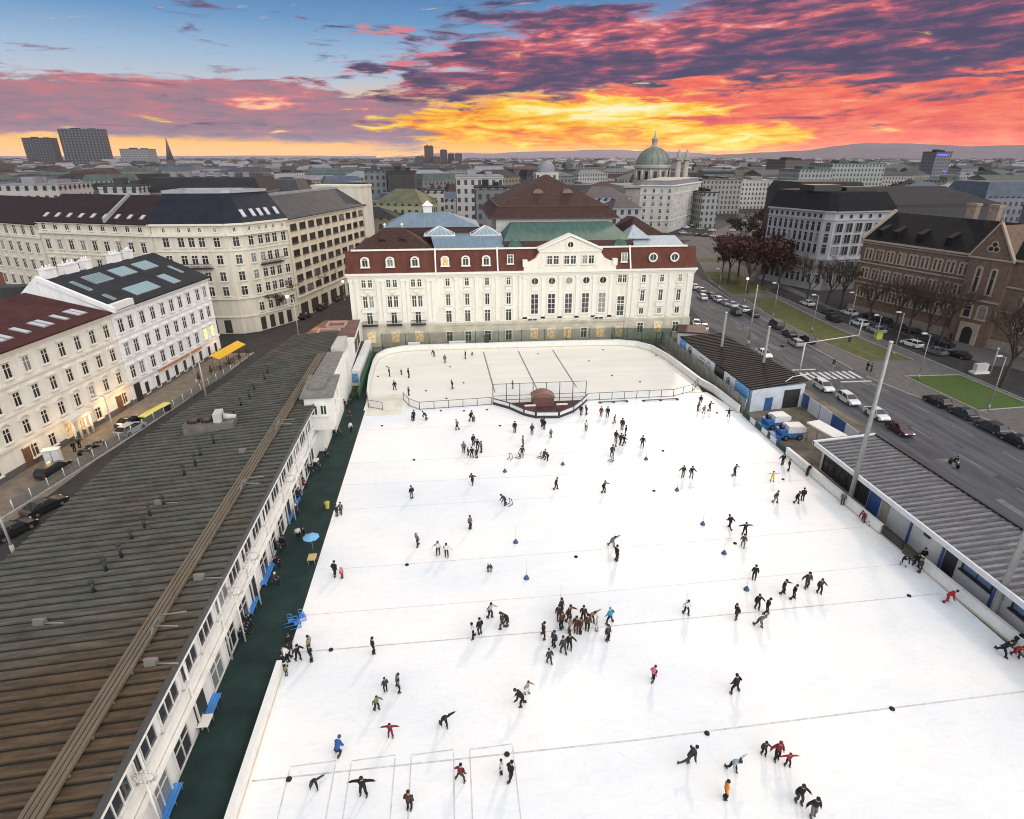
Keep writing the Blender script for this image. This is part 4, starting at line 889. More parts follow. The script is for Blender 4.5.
# great hall
q = MB(); q.prism([(11, 140.2), (38, 140.2), (38, 172), (11, 172)], 15, 25.3); q.build('great_hall_wall', mat('hall_grey', (.5, .49, .47), .85, var=.1), e)
q = MB(); P = [(9.4, 139.4), (39.4, 139.4), (39.4, 173), (9.4, 173)]; M_ = [(11.6, 141.6), (37.2, 141.6), (37.2, 171), (11.6, 171)]; ap0, ap1 = (25.0, 155.5, 33.9), (25.0, 158, 33.9)
for i in range(4): j = (i+1) % 4; q.face([(*P[i], 25.2), (*P[j], 25.2), (*M_[j], 27.5), (*M_[i], 27.5)])
m_ = [(*p, 27.5) for p in M_]; q.face([m_[0], m_[1], ap0]); q.face([m_[1], m_[2], ap1, ap0]); q.face([m_[2], m_[3], ap1]); q.face([m_[3], m_[0], ap0, ap1]); q.face([(*p, 25.2) for p in P[::-1]])
q.build('great_hall_roof', ktile, e)
q = MB()
for F in (Fr(M_[0], M_[1]), Fr(M_[1], M_[2]), Fr(M_[3], M_[0])): q.fbox(F, -.1, F.L+.1, .18, -.1, 27.4, 27.62)
for F in (Fr(P[0], P[1]), Fr(P[1], P[2]), Fr(P[3], P[0])): q.fbox(F, -.1, F.L+.1, .1, -.1, 24.9, 25.22)
q.build('roof_edge', mat('brown_edge', (.085, .05, .04), .7), e)
q = MB()
for x in (21.5, 28.5):
    pts = [(x-math.cos(PI*k/8)*1.3, 146.6, 30.0+math.sin(PI*k/8)*1.0) for k in range(9)]
    q.face(pts[::-1], 0)
    for p, r in zip(pts, pts[1:]): q.face([p, r, (r[0], 149.5, r[2]), (p[0], 149.5, p[2])], 1)
q.build('eyebrow_dormer', [mat('dormer_front', (.2, .14, .11), .6), ktile], e)
# right hand roofs
q = MB(); P = [(38.5, 130, 20.6), (50.5, 130, 20.6), (50.5, 149, 20.6), (38.5, 149, 20.6)]; a, c = (42, 136, 25.6), (43, 145, 25.0)
q.face([P[0], P[1], a]); q.face([P[1], P[2], c, a]); q.face([P[2], P[3], c]); q.face([P[3], P[0], a, c]); q.build('hip_roof', ktile, e)
q = MB(); q.hexa([(39.8, 127.6, 20.1), (51.0, 127.6, 20.1), (50, 131, 21.8), (40.2, 131, 21.8), (39.8, 127.6, 20.35), (51.0, 127.6, 20.35), (50, 131, 22.0), (40.2, 131, 22.0)])
q.face([(38.6, 129.0, 21.6), (44, 129.0, 21.6), (41, 133, 24.2)]); q.face([(44, 129, 21.6), (44, 136, 21.6), (41, 133, 24.2)]); q.face([(38.6, 136, 21.6), (38.6, 129, 21.6), (41, 133, 24.2)]); q.build('pale_roof', mat('pale_zinc', (.38, .42, .45), .4, .2, var=.2), e)
# ---------------------------------------------------------------- right side: pavilion, team shed, yard
banner_white = mat('banner_white', (.62, .63, .65), .6, var=.08)
banner_blue = mat('banner_blue', (.13, .33, .62), .55, var=.15)
deepblue = mat('deep_blue', (.03, .085, .24), .45, var=.2)
blk = mat('black_panel', (.02, .02, .02), .5)
concr = mat('concrete', (.27, .265, .26), .85, var=.2, scale=.8)
greyrib = mat('ribbed_grey', (.20, .203, .222), .6, .15, var=.3, scale=.9, stretch=(.5, 1.2, 1), dirt=.15)
e = empty('rink_pavilion', (50, 48, 0), label='white rink pavilion with grey ribbed roof between ice and avenue', cat='building')
FP = Fr((47.45, 64.0), (47.45, 20.0))                   # seen from the ice, far end first
q = MB(); q.prism([(47.45, 20), (54.0, 20), (54.0, 64.0), (47.45, 64.0)], -.02, 3.75); q.build('wall', mat('pavilion_white', (.58, .58, .565), .8, var=.1, scale=.5, dirt=.1), e)
q = MB(); y = 20.
while y < 64.2:
    q.hexa([(46.3, y, 3.82), (54.3, y, 4.45), (54.3, y+.5, 4.45), (46.3, y+.5, 3.82), (46.3, y, 3.92), (54.3, y, 4.55), (54.3, y+.5, 4.55), (46.3, y+.5, 3.92)])
    q.hexa([(46.3, y+.5, 3.82), (54.3, y+.5, 4.45), (54.3, y+.8, 4.45), (46.3, y+.8, 3.82), (46.3, y+.5, 4.02), (54.3, y+.5, 4.65), (54.3, y+.8, 4.65), (46.3, y+.8, 4.02)], 1); y += .8
q.build('roof', [greyrib, mat('rib_seam', (.085, .086, .095), .7, var=.3, scale=.8)], e)
q = MB(); q.box(46.08, 46.3, 20, 64.4, 3.55, 4.1); q.hexa([(46.08, 64.2, 3.55), (54.5, 64.2, 4.2), (54.5, 64.5, 4.2), (46.08, 64.5, 3.55), (46.08, 64.2, 4.1), (54.5, 64.2, 4.75), (54.5, 64.5, 4.75), (46.08, 64.5, 4.1)]); q.build('fascia', banner_white, e)
q = MB(); q.box(54.3, 54.55, 20, 64.15, 4.0, 4.8); q.build('roof_parapet', blk, e)
win_mesh('pvD', 2.2, 2.5, blk, wglass, mull=1, bars=1, sill=False); win_mesh('pvW', 3.4, 1.1, blk, glass_mat('blue_glass', (.05, .09, .16), .1), mull=1, bars=0)
for t in (1.7, 4.1, 6.5, 8.3): put_win('pvD', e, FP, t, .3)
for i, (t0, t1) in enumerate(((.6, 3.6), (4.2, 6.6))):
    q = MB(); q.fbox(FP, t0, t1, .12, .02, 2.9, 3.6); q.build('sign_board', banner_white, e)
q = MB(); q.fbox(FP, 9.6, 11.4, .1, -.02, .05, 2.6); q.build('door', deepblue, e)
q = MB(); q.fbox(FP, 11.7, 12.9, .1, -.02, .05, 2.5); q.build('door', mat('beige_door', (.33, .3, .22), .6), e)
for t in (16.2, 20.6, 26.5): q = MB(); q.fbox(FP, t-.12, t+.12, .14, -.02, 0, 3.7); q.build('wall_post', deepblue, e)
q = MB(); q.fbox(FP, 20.9, 22.3, .1, -.02, .05, 2.5); q.build('door', blk, e)
for t in (24.6, 30.0, 35): put_win('pvW', e, FP, t, 1.9)
q = MB(); q.fbox(FP, 18.0, 18.8, .16, -.02, 2.3, 3.0); q.build('loudspeaker', blk, e)
# team shed with dark roof
e = empty('team_shed', (51.5, 96, 0), label='long shed with black ribbed roof and banner wall behind grey fence', cat='shed')
q = MB(); q.prism([(47.3, 83.2), (57.0, 84.6), (54.5, 113), (47.0, 113)], -.02, 3.9); q.build('wall', mat('bluish_white', (.50, .54, .60), .8, var=.12, scale=.5, dirt=.1), e)
q = MB(); y = 0.
for k in range(34):
    f0, f1 = k/34, (k+1)/34
    def P_(f, s, dz): y_ = 113.5-f*30.5; return (46.6+.4*f+(8.4+1.9*f)*s, y_+s*1.6*f, 3.95+.6*s+dz)
    fm = f0+(f1-f0)*.7
    for a, c, h in ((f0, fm, .0), (fm, f1, .14)):
        q.hexa([P_(a, 0, -.12), P_(c, 0, -.12), P_(c, 1, -.12), P_(a, 1, -.12), P_(a, 0, h), P_(c, 0, h), P_(c, 1, h), P_(a, 1, h)])
q.build('roof', mat('black_rib', (.016, .015, .016), .65, var=.3, scale=.5, stretch=(.3, 2, 1)), e)
FB = Fr((46.7, 113.2), (46.95, 83.3))
for i, (t0, t1, m_) in enumerate(((.2, 3.4, banner_blue), (3.4, 9.2, banner_white), (9.2, 16.8, banner_white), (16.9, 20.6, blk), (20.7, 24.9, banner_white), (24.9, 29.5, banner_blue))):
    q = MB(); q.fbox(FB, t0+.06, t1-.06, .1, -.1, 1.2, 3.75); q.build('banner', m_, e)
def ring_emblem(F, t, z, r, o, parent):
    q = MB(); n = 18
    for i in range(n):
        a, c = 2*PI*i/n, 2*PI*(i+1)/n
        q.face([F.p(t+math.cos(x)*rr_, o, z+math.sin(x)*rr_) for x, rr_ in ((a, r*.74), (a, r), (c, r), (c, r*.74))])
    q.face([F.p(t+math.cos(2*PI*i/n)*r*.5, o, z+math.sin(2*PI*i/n)*r*.5) for i in range(n)]); q.build('emblem', mat('emblem_dark', (.05, .05, .055), .6), parent)
ring_emblem(FB, 5.6, 2.55, .95, .115, e); ring_emblem(FB, 22.6, 2.55, .75, .115, e)
q = MB()
for z in (2.2, 2.9): q.fbox(FB, 10.2, 12.6, .112, .101, z, z+.25)
for k in range(12): a = 2*PI*k/12; p = FB.p(14.4+math.cos(a)*.7, .11, 2.55+math.sin(a)*.7); q.tube(p, p+FB.n*.01, .2, .2, 6)
q.build('emblem', mat('emblem_grey', (.25, .26, .28), .6), e)
FE = Fr((47.3, 83.2), (57.0, 84.6))
q = MB(); q.fbox(FE, 2.6, 4.0, .08, -.02, 0, 2.2); q.build('door', deepblue, e)
q = MB(); q.fbox(FE, 6.0, 9.0, .06, -.02, 0, 3.2); q.build('gateway', blk, e)
q = MB(); q.path([(53, 84, 4.7), (54.5, 84.6, 5.3), (57.2, 84.9, 5.5)], .07); q.build('handrail', stonetr, e)
# small white kiosk at the corner
e = empty('ticket_hut', (51.5, 121, 0), label='small white hut with flat dark roof at corner of concert hall', cat='hut')
q = MB(); q.prism([(48.4, 119.0), (53.5, 117.2), (55.8, 122.5), (50.5, 124)], -.02, 3.2); q.build('wall', mat('bluish_white', (.50, .54, .60)), e)
q = MB(); q.prism([(48.1, 118.8), (53.6, 116.8), (56.2, 122.6), (50.4, 124.4)], 3.2, 3.5, bottom=True); q.build('roof', mat('maroon_roof', (.06, .03, .03), .6), e)
q = MB(); F = Fr((48.4, 119.0), (53.5, 117.2)); q.fbox(F, 1, 1.9, .06, -.02, 0, 2.1); q.build('door', stonetr, e)
# panel fence beside the hockey rink
def panel_fence(name, label, A, B, h, m, post, step=3., cat='fence', group=None, th=.06, base=None):
    F = Fr(A, B); e = empty(name, F.p(F.L/2, 0, 0), label=label, cat=cat, group=group)
    n = max(1, round(F.L/step))
    for i in range(n):
        q = MB(); q.fbox(F, F.L*i/n+.06, F.L*(i+1)/n-.06, th/2, -th/2, .05, h); q.build('panel', m, e)
    for i in range(n+1):
        p = F.p(F.L*i/n, 0, 0); q = MB(); q.tube(p, p+Vector((0, 0, h+.1)), .07, .07, 6); q.build('post', post, e)
    return e
greypan = mat('grey_board', (.22, .215, .19), .8, var=.25, scale=.7, stretch=(1, 1, .3), dirt=.1)
steel = mat('steel', (.3, .3, .3), .4, .6)
panel_fence('panel_fence', 'long grey panel fence between hockey rink and banner shed', (46.1, 122.4), (45.9, 82.2), 2.6, greypan, steel, 3.2)
def net_mat(name, col, a):
    m, t, p = nodes_of(name); p.inputs['Base Color'].default_value = (*col, 1); p.inputs['Roughness'].default_value = .9
    tr = t.nodes.new('ShaderNodeBsdfTransparent'); mx = t.nodes.new('ShaderNodeMixShader'); mx.inputs[0].default_value = a
    t.links.new(tr.outputs[0], mx.inputs[1]); t.links.new(p.outputs[0], mx.inputs[2]); t.links.new(mx.outputs[0], t.nodes['Material Output'].inputs[0]); return m
gnet = net_mat('green_net', (.03, .075, .045), .42); gnet2 = net_mat('thin_net', (.06, .085, .06), .2)
panel_fence('net_fence', 'bright green netting fence along the left curve of hockey rink', (-16.2, 95), (-16.4, 119), 1.9, net_mat('turf_net', (.03, .14, .06), .9), mat('green_post', (.02, .06, .03), .5), 4)
panel_fence('net_fence', 'thin green netting fence between hockey rink and concert hall', (-15, 123.6), (35, 123.4), 3.4, gnet2, mat('green_post', (.02, .06, .03)), 5)
panel_fence('net_fence', 'dense green netting fence by the white hut', (35.2, 123.4), (48, 121.6), 3.4, gnet, mat('green_post', (.02, .06, .03)), 3.3)
# wall and railing along the avenue
e = panel_fence('boundary_wall', 'pale boundary wall with railing beside avenue behind the black roofed shed', (57.5, 132), (58.3, 86), 1.6, mat('bluish_white', (.50, .54, .60)), steel, 3, 'wall')
e = panel_fence('boundary_wall', 'blue and white panel wall between service yard and avenue', (57.0, 86), (56.2, 66), 2.4, banner_white, deepblue, 3.3, 'wall')
for i, o in enumerate([o for o in e.children if o.name.startswith('panel')]):
    if i in (0, 3, 5): o.data.materials[0] = deepblue
panel_fence('boundary_wall', 'low grey boundary wall of the pavilion along avenue', (58.5, 64.5), (58.2, 20), .9, concr, concr, 5, 'wall', th=.25)
# yard
e = empty('canopy', (51.3, 69.6, 0), label='small white flat canopy on posts in service yard', cat='canopy')
q = MB(); q.prism([(50.0, 72.2), (50.9, 66.6), (53.2, 67.0), (52.2, 72.8)], 2.85, 3.05, bottom=True); q.build('roof', stonetr, e)
for x, y in ((50.3, 71.9), (51.0, 67.0), (52.8, 67.3), (52.1, 72.3)): q = MB(); q.tube((x, y, 0), (x, y, 2.85), .06, .06, 6); q.build('post', steel, e)
e = empty('low_fence', (45.4, 75.5, 0), label='low dark green fence with white boards between ice and service yard', cat='fence')
F = Fr((45.6, 82), (45.4, 68.6)); q = MB(); q.fbox(F, 0, F.L, .05, -.05, .05, .95); q.build('panel', mat('dark_green', (.02, .06, .055), .6, var=.2), e)
for t in (2.6, 6.4, 9.0): q = MB(); q.fbox(F, t, t+1.7, .09, .052, .15, .95); q.build('board', banner_white, e)
# ---------------------------------------------------------------- rink equipment
bw = mat('board_white', (.74, .74, .71), .5, var=.05, dirt=.06)
byel = mat('board_kick', (.55, .50, .38), .6, var=.15)
def barrier(name, label, pts, h, w, m, cap, group=None):
    e = empty(name, (pts[len(pts)//2][0], pts[len(pts)//2][1], 0), label=label, cat='barrier', group=group)
    q = MB(); k = MB(); c = MB()
    for a, b_ in zip(pts, pts[1:]):
        F = Fr(a, b_); q.fbox(F, -.01, F.L+.01, w/2, -w/2, .2, h); k.fbox(F, -.01, F.L+.01, w/2+.02, -w/2-.02, -.01, .2); c.fbox(F, -.02, F.L+.02, w/2+.06, -w/2-.06, h, h+.07)
    q.build('board', m, e); k.build('kick_strip', byel, e); c.build('top_rail', cap, e); return e
cap = mat('cap_white', (.7, .7, .68), .5, var=.05)
barrier('rink_barrier', 'white rink barrier beneath the grey ribbed roof near the lower right', [(45.85, 44.2), (46.0, 39), (46.2, 34), (46.2, 20)], 1.15, .3, bw, cap)
barrier('rink_barrier', 'white rink barrier from yard fence to pavilion doorway', [(45.3, 68.3), (45.5, 58), (45.7, 49.6)], 1.15, .3, bw, cap)
barrier('rink_barrier', 'white rink barrier with dark top edge along the lower rubber path', [(-14.75, 6), (-14.75, 20), (-14.75, 37.0)], 1.1, .3, bw, cap)
barrier('rink_gate', 'black gate panel in the white barrier before pavilion wall', [(45.72, 49.4), (45.82, 46.4)], 1.1, .16, blk, blk)
barrier('hockey_boards', 'rounded white hockey boards enclosing the cream ice', [(-14.6, 94.5)]+HB[1:-1]+[(44.1, 96.0), (45.0, 92), (45.4, 83)], 1.25, .3, bw, cap)
pgl = net_mat('clear_sheet', (.55, .6, .62), .18)
def rail_fence(name, label, pts, h, step=2.2):
    e = empty(name, (pts[0][0], pts[0][1], 0), label=label, cat='fence')
    for a, b_ in zip(pts, pts[1:]):
        F = Fr(a, b_); n = max(1, round(F.L/step))
        for i in range(n+1): p = F.p(F.L*i/n, 0, 0); q = MB(); q.tube(p, p+Vector((0, 0, h)), .055, .055, 6); q.build('post', mat('fence_steel', (.11, .12, .13), .45, .4), e)
        for z in (.12, h-.05): q = MB(); q.tube(F.p(0, 0, z), F.p(F.L, 0, z), .05, .05, 6); q.build('rail', mat('fence_steel', (.11, .12, .13)), e)
        q = MB(); q.face([F.p(.05, 0, .15), F.p(F.L-.05, 0, .15), F.p(F.L-.05, 0, h-.1), F.p(.05, 0, h-.1)]); q.build('sheet', pgl, e)
    return e
rail_fence('hockey_fence', 'glazed railing fence left of kiosk closing the hockey rink', [(-8.7, 94.2), (-7.6, 91.4), (-5.8, 89.6), (6.0, 90.5)], 1.4)
rail_fence('hockey_fence', 'glazed railing fence right of kiosk closing the hockey rink', [(22.2, 90.6), (37.4, 90.9), (41.6, 92.9), (43.8, 96)], 1.4)
rail_fence('hockey_fence', 'short curved railing at left end of hockey boards', [(-14.8, 95.2), (-14.2, 91.5), (-11.8, 90.2)], 1.4)
e = empty('glass_screen', (14, 91.1, 0), label='tall glass screen with dark posts behind rink kiosk', cat='screen')
for i in range(8): x = 6.3+i*2.25; q = MB(); q.tube((x, 91.0, 0), (x, 91.0, 3.5), .07, .07, 6); q.build('post', mat('fence_steel', (.11, .12, .13)), e)
for z in (.6, 1.35, 3.45): q = MB(); q.tube((6.3, 91, z), (22.05, 91, z), .05, .05, 6); q.build('rail', mat('fence_steel', (.11, .12, .13)), e)
for i in range(7): x = 6.3+i*2.25; q = MB(); q.face([(x+.08, 91, .1), (x+2.17, 91, .1), (x+2.17, 91, 3.4), (x+.08, 91, 3.4)]); q.build('pane', pgl, e)
e = empty('rink_kiosk', (14.4, 88, 0), label='brown arched roof kiosk on dark red deck in middle of the rink', cat='kiosk')
AP = [(6.3, 90.7), (8.9, 88.4), (10.9, 85.6), (12.6, 84.3), (16.2, 84.0), (18.9, 86.0), (20.8, 88.5), (22.2, 90.7)]
q = MB(); q.prism(AP, .0, .16); q.build('deck', mat('maroon_deck', (.075, .042, .038), .8, var=.25), e)
q = MB(); w_ = MB()
for a, b_ in zip(AP, AP[1:]): F = Fr(a, b_); q.fbox(F, 0, F.L, .1, -.1, .0, .45); w_.fbox(F, .15, F.L-.15, .14, .101, .5, 1.02); q.fbox(F, 0, F.L, .1, -.1, .45, 1.1)
q.build('deck_barrier', mat('dark_barrier', (.05, .042, .042), .6), e); w_.build('advert_board', banner_white, e)
q = MB()
for (t0, t1) in ((10.2, 11.6), (12.9, 15.9), (17.6, 18.4)):
    pass
for k in range(9): q.box(13.1+k*.33, 13.3+k*.33, 84.02-.02, 84.06, .62, .62+.12+.1*(k % 3))
q.build('board_emblem', mat('emblem_dark', (.05, .05, .055)), e) if False else None
q = MB(); q.box(12.7, 16.2, 88.6, 90.6, .16, 1.7, 0); pts = [(12.55+3.8*k/10, 1.7+.75*math.sin(PI*k/10)) for k in range(11)]
q.build('hut_wall', mat('kiosk_brown', (.17, .085, .07), .75, var=.25), e)
q = MB()
for (x0, z0), (x1, z1) in zip(pts, pts[1:]): q.hexa([(x0, 88.3, z0-.03), (x1, 88.3, z1-.03), (x1, 90.8, z1-.03), (x0, 90.8, z0-.03), (x0, 88.3, z0+.1), (x1, 88.3, z1+.1), (x1, 90.8, z1+.1), (x0, 90.8, z0+.1)])
q.face([(x, 88.35, z) for x, z in pts]); q.build('hut_roof', mat('kiosk_roof', (.21, .12, .1), .7, var=.25), e)
for x in (10.8, 13.2, 16.6, 18.4):
    t = empty('counter_table', (x, 87.0, .16), label=None, cat=None) if False else None
for x, lab in ((12.0, 'white bar counter left of arched kiosk on maroon deck'), (17.2, 'white bar counter right of arched kiosk on maroon deck')):
    t = empty('bar_counter', (x, 86.9, .16), label=lab, cat='counter')
    q = MB(); q.box(x-.9, x+.9, 86.6, 87.1, 1.1, 1.2); q.build('top', stonetr, t); q = MB(); q.box(x-.8, x+.8, 86.75, 86.95, .16, 1.1); q.build('front', mat('kiosk_brown', (.17, .085, .07)), t)
t = empty('scoreboard_box', (7.3, 122.1, 0), label='black box standing on the far hockey boards', cat='box')
q = MB(); q.box(6.8, 7.8, 121.8, 122.4, .9, 2.9); q.build('casing', blk, t); q = MB(); q.box(6.95, 7.65, 121.74, 121.8, 1.9, 2.7); q.build('screen', mat('dark_screen', (.03, .035, .04), .2), t)
for i, (x, w, lab) in enumerate(((-8.2, 2.4, 'white storage chest behind hockey boards beside the green verge'), (1.0, 3.4, 'long white storage chest behind far hockey boards'))):
    t = empty('storage_chest', (x, 123.0, 0), label=lab, cat='chest'); q = MB(); q.box(x-w/2, x+w/2, 122.5, 123.3, 0, 1.4); q.build('body', banner_white, t); q = MB(); q.box(x-w/2-.05, x+w/2+.05, 122.45, 123.35, 1.4, 1.52); q.build('lid', stonetr, t)
# practice poles on weighted blue bases, caps on the joints
pb = mat('pole_base_blue', (.03, .07, .16), .5, var=.2); pw = mat('pole_white', (.62, .62, .62), .5)
bm_ = MB(); bm_.lathe((0, 0, 0), [(.28, 0), (.28, .06), (.1, .4), (.05, .45)], 12); BASE = bm_.mesh('base', [pb])
bm_ = MB(); bm_.tube((0, 0, .4), (.0, 0, 2.3), .028, .024, 6); POLE = bm_.mesh('pole', [pw])
for (px, py, lab) in ((504.9, 471.8, 'white practice pole on blue base near the group below the kiosk'), (562.7, 464.7, 'white practice pole on blue base right of crouching pair below the kiosk'), (515.8, 542.6, 'white practice pole on blue base in open ice left of centre'),
        (526.5, 578.6, 'white practice pole on blue base above the brown clad crowd'), (646.0, 459.5, 'white practice pole on blue base beside lone skater toward the right boards'), (676.9, 490.5, 'white practice pole on blue base below skating couple in black'),
        (702.7, 524.5, 'white practice pole on bright blue base left of black clad gliding skater'), (724, 553.7, 'white practice pole on blue base below parent and child on joint line'), (746.4, 589.8, 'white practice pole on blue base below the tall lone skater in black')):
    x, y = G(px, py); t = empty('practice_pole', (x, y, 0), label=lab, cat='pole', group='practice poles on the ice'); inst('base', BASE, t, (x, y, 0)); inst('pole', POLE, t, (x, y, 0))
bm_ = MB(); bm_.lathe((0, 0, .01), [(.2, 0), (.18, .08), (.08, .13), (0, .14)], 10); CAP = bm_.mesh('joint_cap', [mat('cap_rubber', (.02, .02, .02), .7)])
for i, (px, py) in enumerate(((382, 426), (414, 460), (500, 426), (441, 411), (464, 411), (487, 410), (407, 565), (576, 557), (654, 491), (663, 451), (735, 543.5), (909, 596), (331, 650), (289, 779.5), (507, 754.5), (707, 733.5), (892, 709), (783, 479.5), (387, 367), (378, 376.5), (450, 367), (463.5, 383), (426, 391), (446.5, 398.5), (538, 354), (589, 361), (612, 375.5), (640, 382), (603, 350), (656, 355.5), (717, 413))):
    x, y = G(px, py); inst('joint_cap', CAP, None, (x, y, 0), label='small black rubber cap lying on the ice joints', cat='cap', group='black caps on the ice')
for i, (x0, x1) in enumerate(((24, 29), (31.5, 37.8))):
    t = empty('rail_skid', ((x0+x1)/2, 89.4, 0), label=('long low dark rail lying on ice nearest the kiosk', 'long low dark rail lying on ice farther right of kiosk')[i], cat='rail'); q = MB(); q.tube((x0, 89.4, .18), (x1, 89.6, .18), .09, .09, 6); q.build('rail', mat('fence_steel', (.11, .12, .13)), t)
    for x in (x0+.2, (x0+x1)/2, x1-.2): q = MB(); q.box(x-.2, x+.2, 89.2, 89.75, 0, .14); q.build('foot', blk, t)
# ---------------------------------------------------------------- right-hand buildings
limew = mat('pale_limestone', (.34, .34, .36), .85, var=.1, scale=.3)
limed = mat('grey_limestone', (.13, .125, .125), .85, var=.15, scale=.4)
school = mat('brown_brick', (.155, .105, .08), .9, var=.2, scale=1.2, bump=.2, dirt=.1)
schst = mat('tan_stone', (.32, .26, .21), .85, var=.15, scale=.8)
slate = mat('dark_slate', (.0095, .009, .0105), .75, spec=.1, var=.3, scale=.5, bump=.2)
dglass = glass_mat('dark_glass', (.018, .018, .022), .1, .06)
win_mesh('moA', 1.35, 2.75, limew, dglass, mull=0, bars=1, sill=False, dep=.25, fr=.1); win_mesh('moS', 1.2, 1.3, limew, dglass, mull=0, bars=0, sill=False); win_mesh('moB', 2.3, 2.7, limew, dglass, mull=1, bars=0, sill=False, dep=.25, fr=.1)
FM1, FM2 = Fr((103.9, 191.4), (111.2, 172.6)), Fr((111.2, 172.6), (113.6, 171.0)); FM3 = Fr((113.6, 171.0), (134, 173.6))
e = empty('office_building', (118, 182, 0), label='pale stone office block with dark slate roof and tight window grid past the avenue trees', cat='building')
ft = [(103.9, 191.4), (111.2, 172.6), (113.6, 171.0), (134, 173.6), (134, 205), (124, 214)]
q = MB(); q.prism(ft, -.03, 23.0); q.build('wall', limew, e)
for F in (FM1, FM2, FM3): bands(e, F, -.1, F.L+.1, [(22.9, .4, .8), (20.6, .35, .4), (9.2, .35, .3)], limew)
q = MB(); q.fbox(FM3, 0, 20.5, .06, -.02, 0, 9.0); q.build('base_storeys', limed, e)
q = MB(); o_ = [(103.2, 191.4), (110.8, 171.8), (113.6, 170.1), (134.5, 172.8), (134.5, 206), (124, 215)]; i_ = [(108, 196), (115, 178), (117, 177), (134, 179), (134, 200), (126, 207)]
for k in range(6): j = (k+1) % 6; q.face([(*o_[k], 23.25), (*o_[j], 23.25), (*i_[j], 28.2), (*i_[k], 28.2)])
q.face([(*p, 28.2) for p in i_]); q.build('roof', slate, e)
q = MB(); q.box(112, 121, 182, 190, 28.2, 30.0); q.box(122, 132, 181, 186, 28.2, 29.4); q.build('roof_cabin', blk, e)
for k in range(10):
    t = 1.15+k*1.98
    put_win('moS', e, FM1, t, 21.1)
    for z in (17.4, 14.2, 11.0, 6.2, 2.0): put_win('moA', e, FM1, t, z, .04)
for k in range(6):
    t = 2.0+k*3.35
    put_win('moS', e, FM3, t, 21.1)
    for z in (17.2, 13.9, 10.5, 6.0, 2.0): put_win('moB', e, FM3, t, z, .08)
for z in (17.4, 14.2, 11.0, 6.2, 2.0): put_win('moA', e, FM2, FM2.L/2, z, .04)
# gothic school
FG = Fr((105.6, 145.4), (116.2, 107.1)); L_ = FG.L
def lancet(key, w, h):
    win_mesh(key, w, h, schst, dglass, hood='round', mull=0, bars=1, sur=.22, dep=.16)
lancet('goA', .8, 2.5); lancet('goT', 1.0, 5.2); lancet('goD', 1.7, 2.6)
e = empty('school_building', FG.p(L_/2, 0, 0), label='brown brick gothic school with steep dark roof, pointed gable and tall chimneys', cat='building')
q = MB(); q.prism(quadwall(FG, 0, 62, 18), -.03, 18.6); q.build('wall', school, e)
bands(e, FG, -.1, 27.2, [(18.3, .45, .6), (17.8, .25, .3), (13.0, .3, .25), (8.0, .3, .25)], schst); bands(e, FG, 35.4, 62, [(18.3, .45, .6), (13.0, .3, .25), (8.0, .3, .25)], schst)
q = MB(); q.fbox(FG, -.2, 62, .35, -.05, -.02, 2.0); q.build('plinth', mat('plinth_stone', (.23, .2, .17), .9, var=.2), e)
saddle(e, FG, -.3, 62, .5, 18.7, -9, 24.9, -18.5, 18.7, slate, gable=school)
q = MB(); q.hexa([FG.p(-.35, .7, 18.4), FG.p(.25, .7, 18.4), FG.p(.25, -9, 24.7), FG.p(-.35, -9, 24.7), FG.p(-.35, .7, 19.3), FG.p(.25, .7, 19.3), FG.p(.25, -9, 25.7), FG.p(-.35, -9, 25.7)]); q.build('gable_coping', schst, e)
for k in range(9):
    t = 2.3+k*2.95
    for s in (-.52, .52):
        for z in (14.0, 9.3, 4.6): put_win('goA', e, FG, t+s, z)
for t in (40, 46, 52, 58):
    for s in (-.52, .52):
        for z in (14.0, 9.3, 4.6): put_win('goA', e, FG, t+s, z)
q = MB(); q.fbox(FG, 27.2, 35.4, 1.1, -.2, -.02, 18.6)
def gtri(o0, o1, t0, t1, z0, zt, m):
    a = [FG.p(t0, o0, z0), FG.p(t1, o0, z0), FG.p((t0+t1)/2, o0, zt)]; c = [FG.p(t0, o1, z0), FG.p(t1, o1, z0), FG.p((t0+t1)/2, o1, zt)]
    q.face(a, m); q.face([a[0], a[2], c[2], c[0]], m); q.face([a[2], a[1], c[1], c[2]], m)
gtri(1.1, -8.6, 27.2, 35.4, 18.3, 25.0, 0); q.build('gable_bay', school, e)
q = MB()
for s in (-1, 1):
    A_ = FG.p(31.3+s*4.5, 0, 18.0); B_ = FG.p(31.3, 0, 25.3)
    q.hexa([A_+FG.n*1.4, A_+FG.n*.6, B_+FG.n*.6, B_+FG.n*1.4, A_+FG.n*1.4+Vector((0, 0, .6)), A_+FG.n*.6+Vector((0, 0, .6)), B_+FG.n*.6+Vector((0, 0, .6)), B_+FG.n*1.4+Vector((0, 0, .6))]); q.build('gable_coping', schst, e); q = MB()
p = FG.p(31.3, 1, 25.6); q.tube(p, p+Vector((0, 0, 1.8)), .25, .08, 6); q.build('gable_finial', schst, e)
for z in (18.1, 9.4): q = MB(); q.fbox(FG, 27.0, 35.6, 1.35, 1.0, z, z+.38); q.build('gable_band', schst, e)
for s in (-1.5, 1.5): put_win('goT', e, FG, 31.3+s, 11.0, 1.12); put_win('goD', e, FG, 31.3+s, 5.6, 1.12)
q = MB()
for k in range(3):
    a = PI/2+k*2*PI/3; c = FG.p(31.3+math.cos(a)*.62, 1.13, 20.6+math.sin(a)*.62); q.tube(c, c+FG.n*.06, .75, .75, 12, 1); q.tube(c, c+FG.n*.1, .45, .45, 12, 0)
q.build('trefoil', [mat('dark_hole', (.02, .018, .016), .8), schst], e)
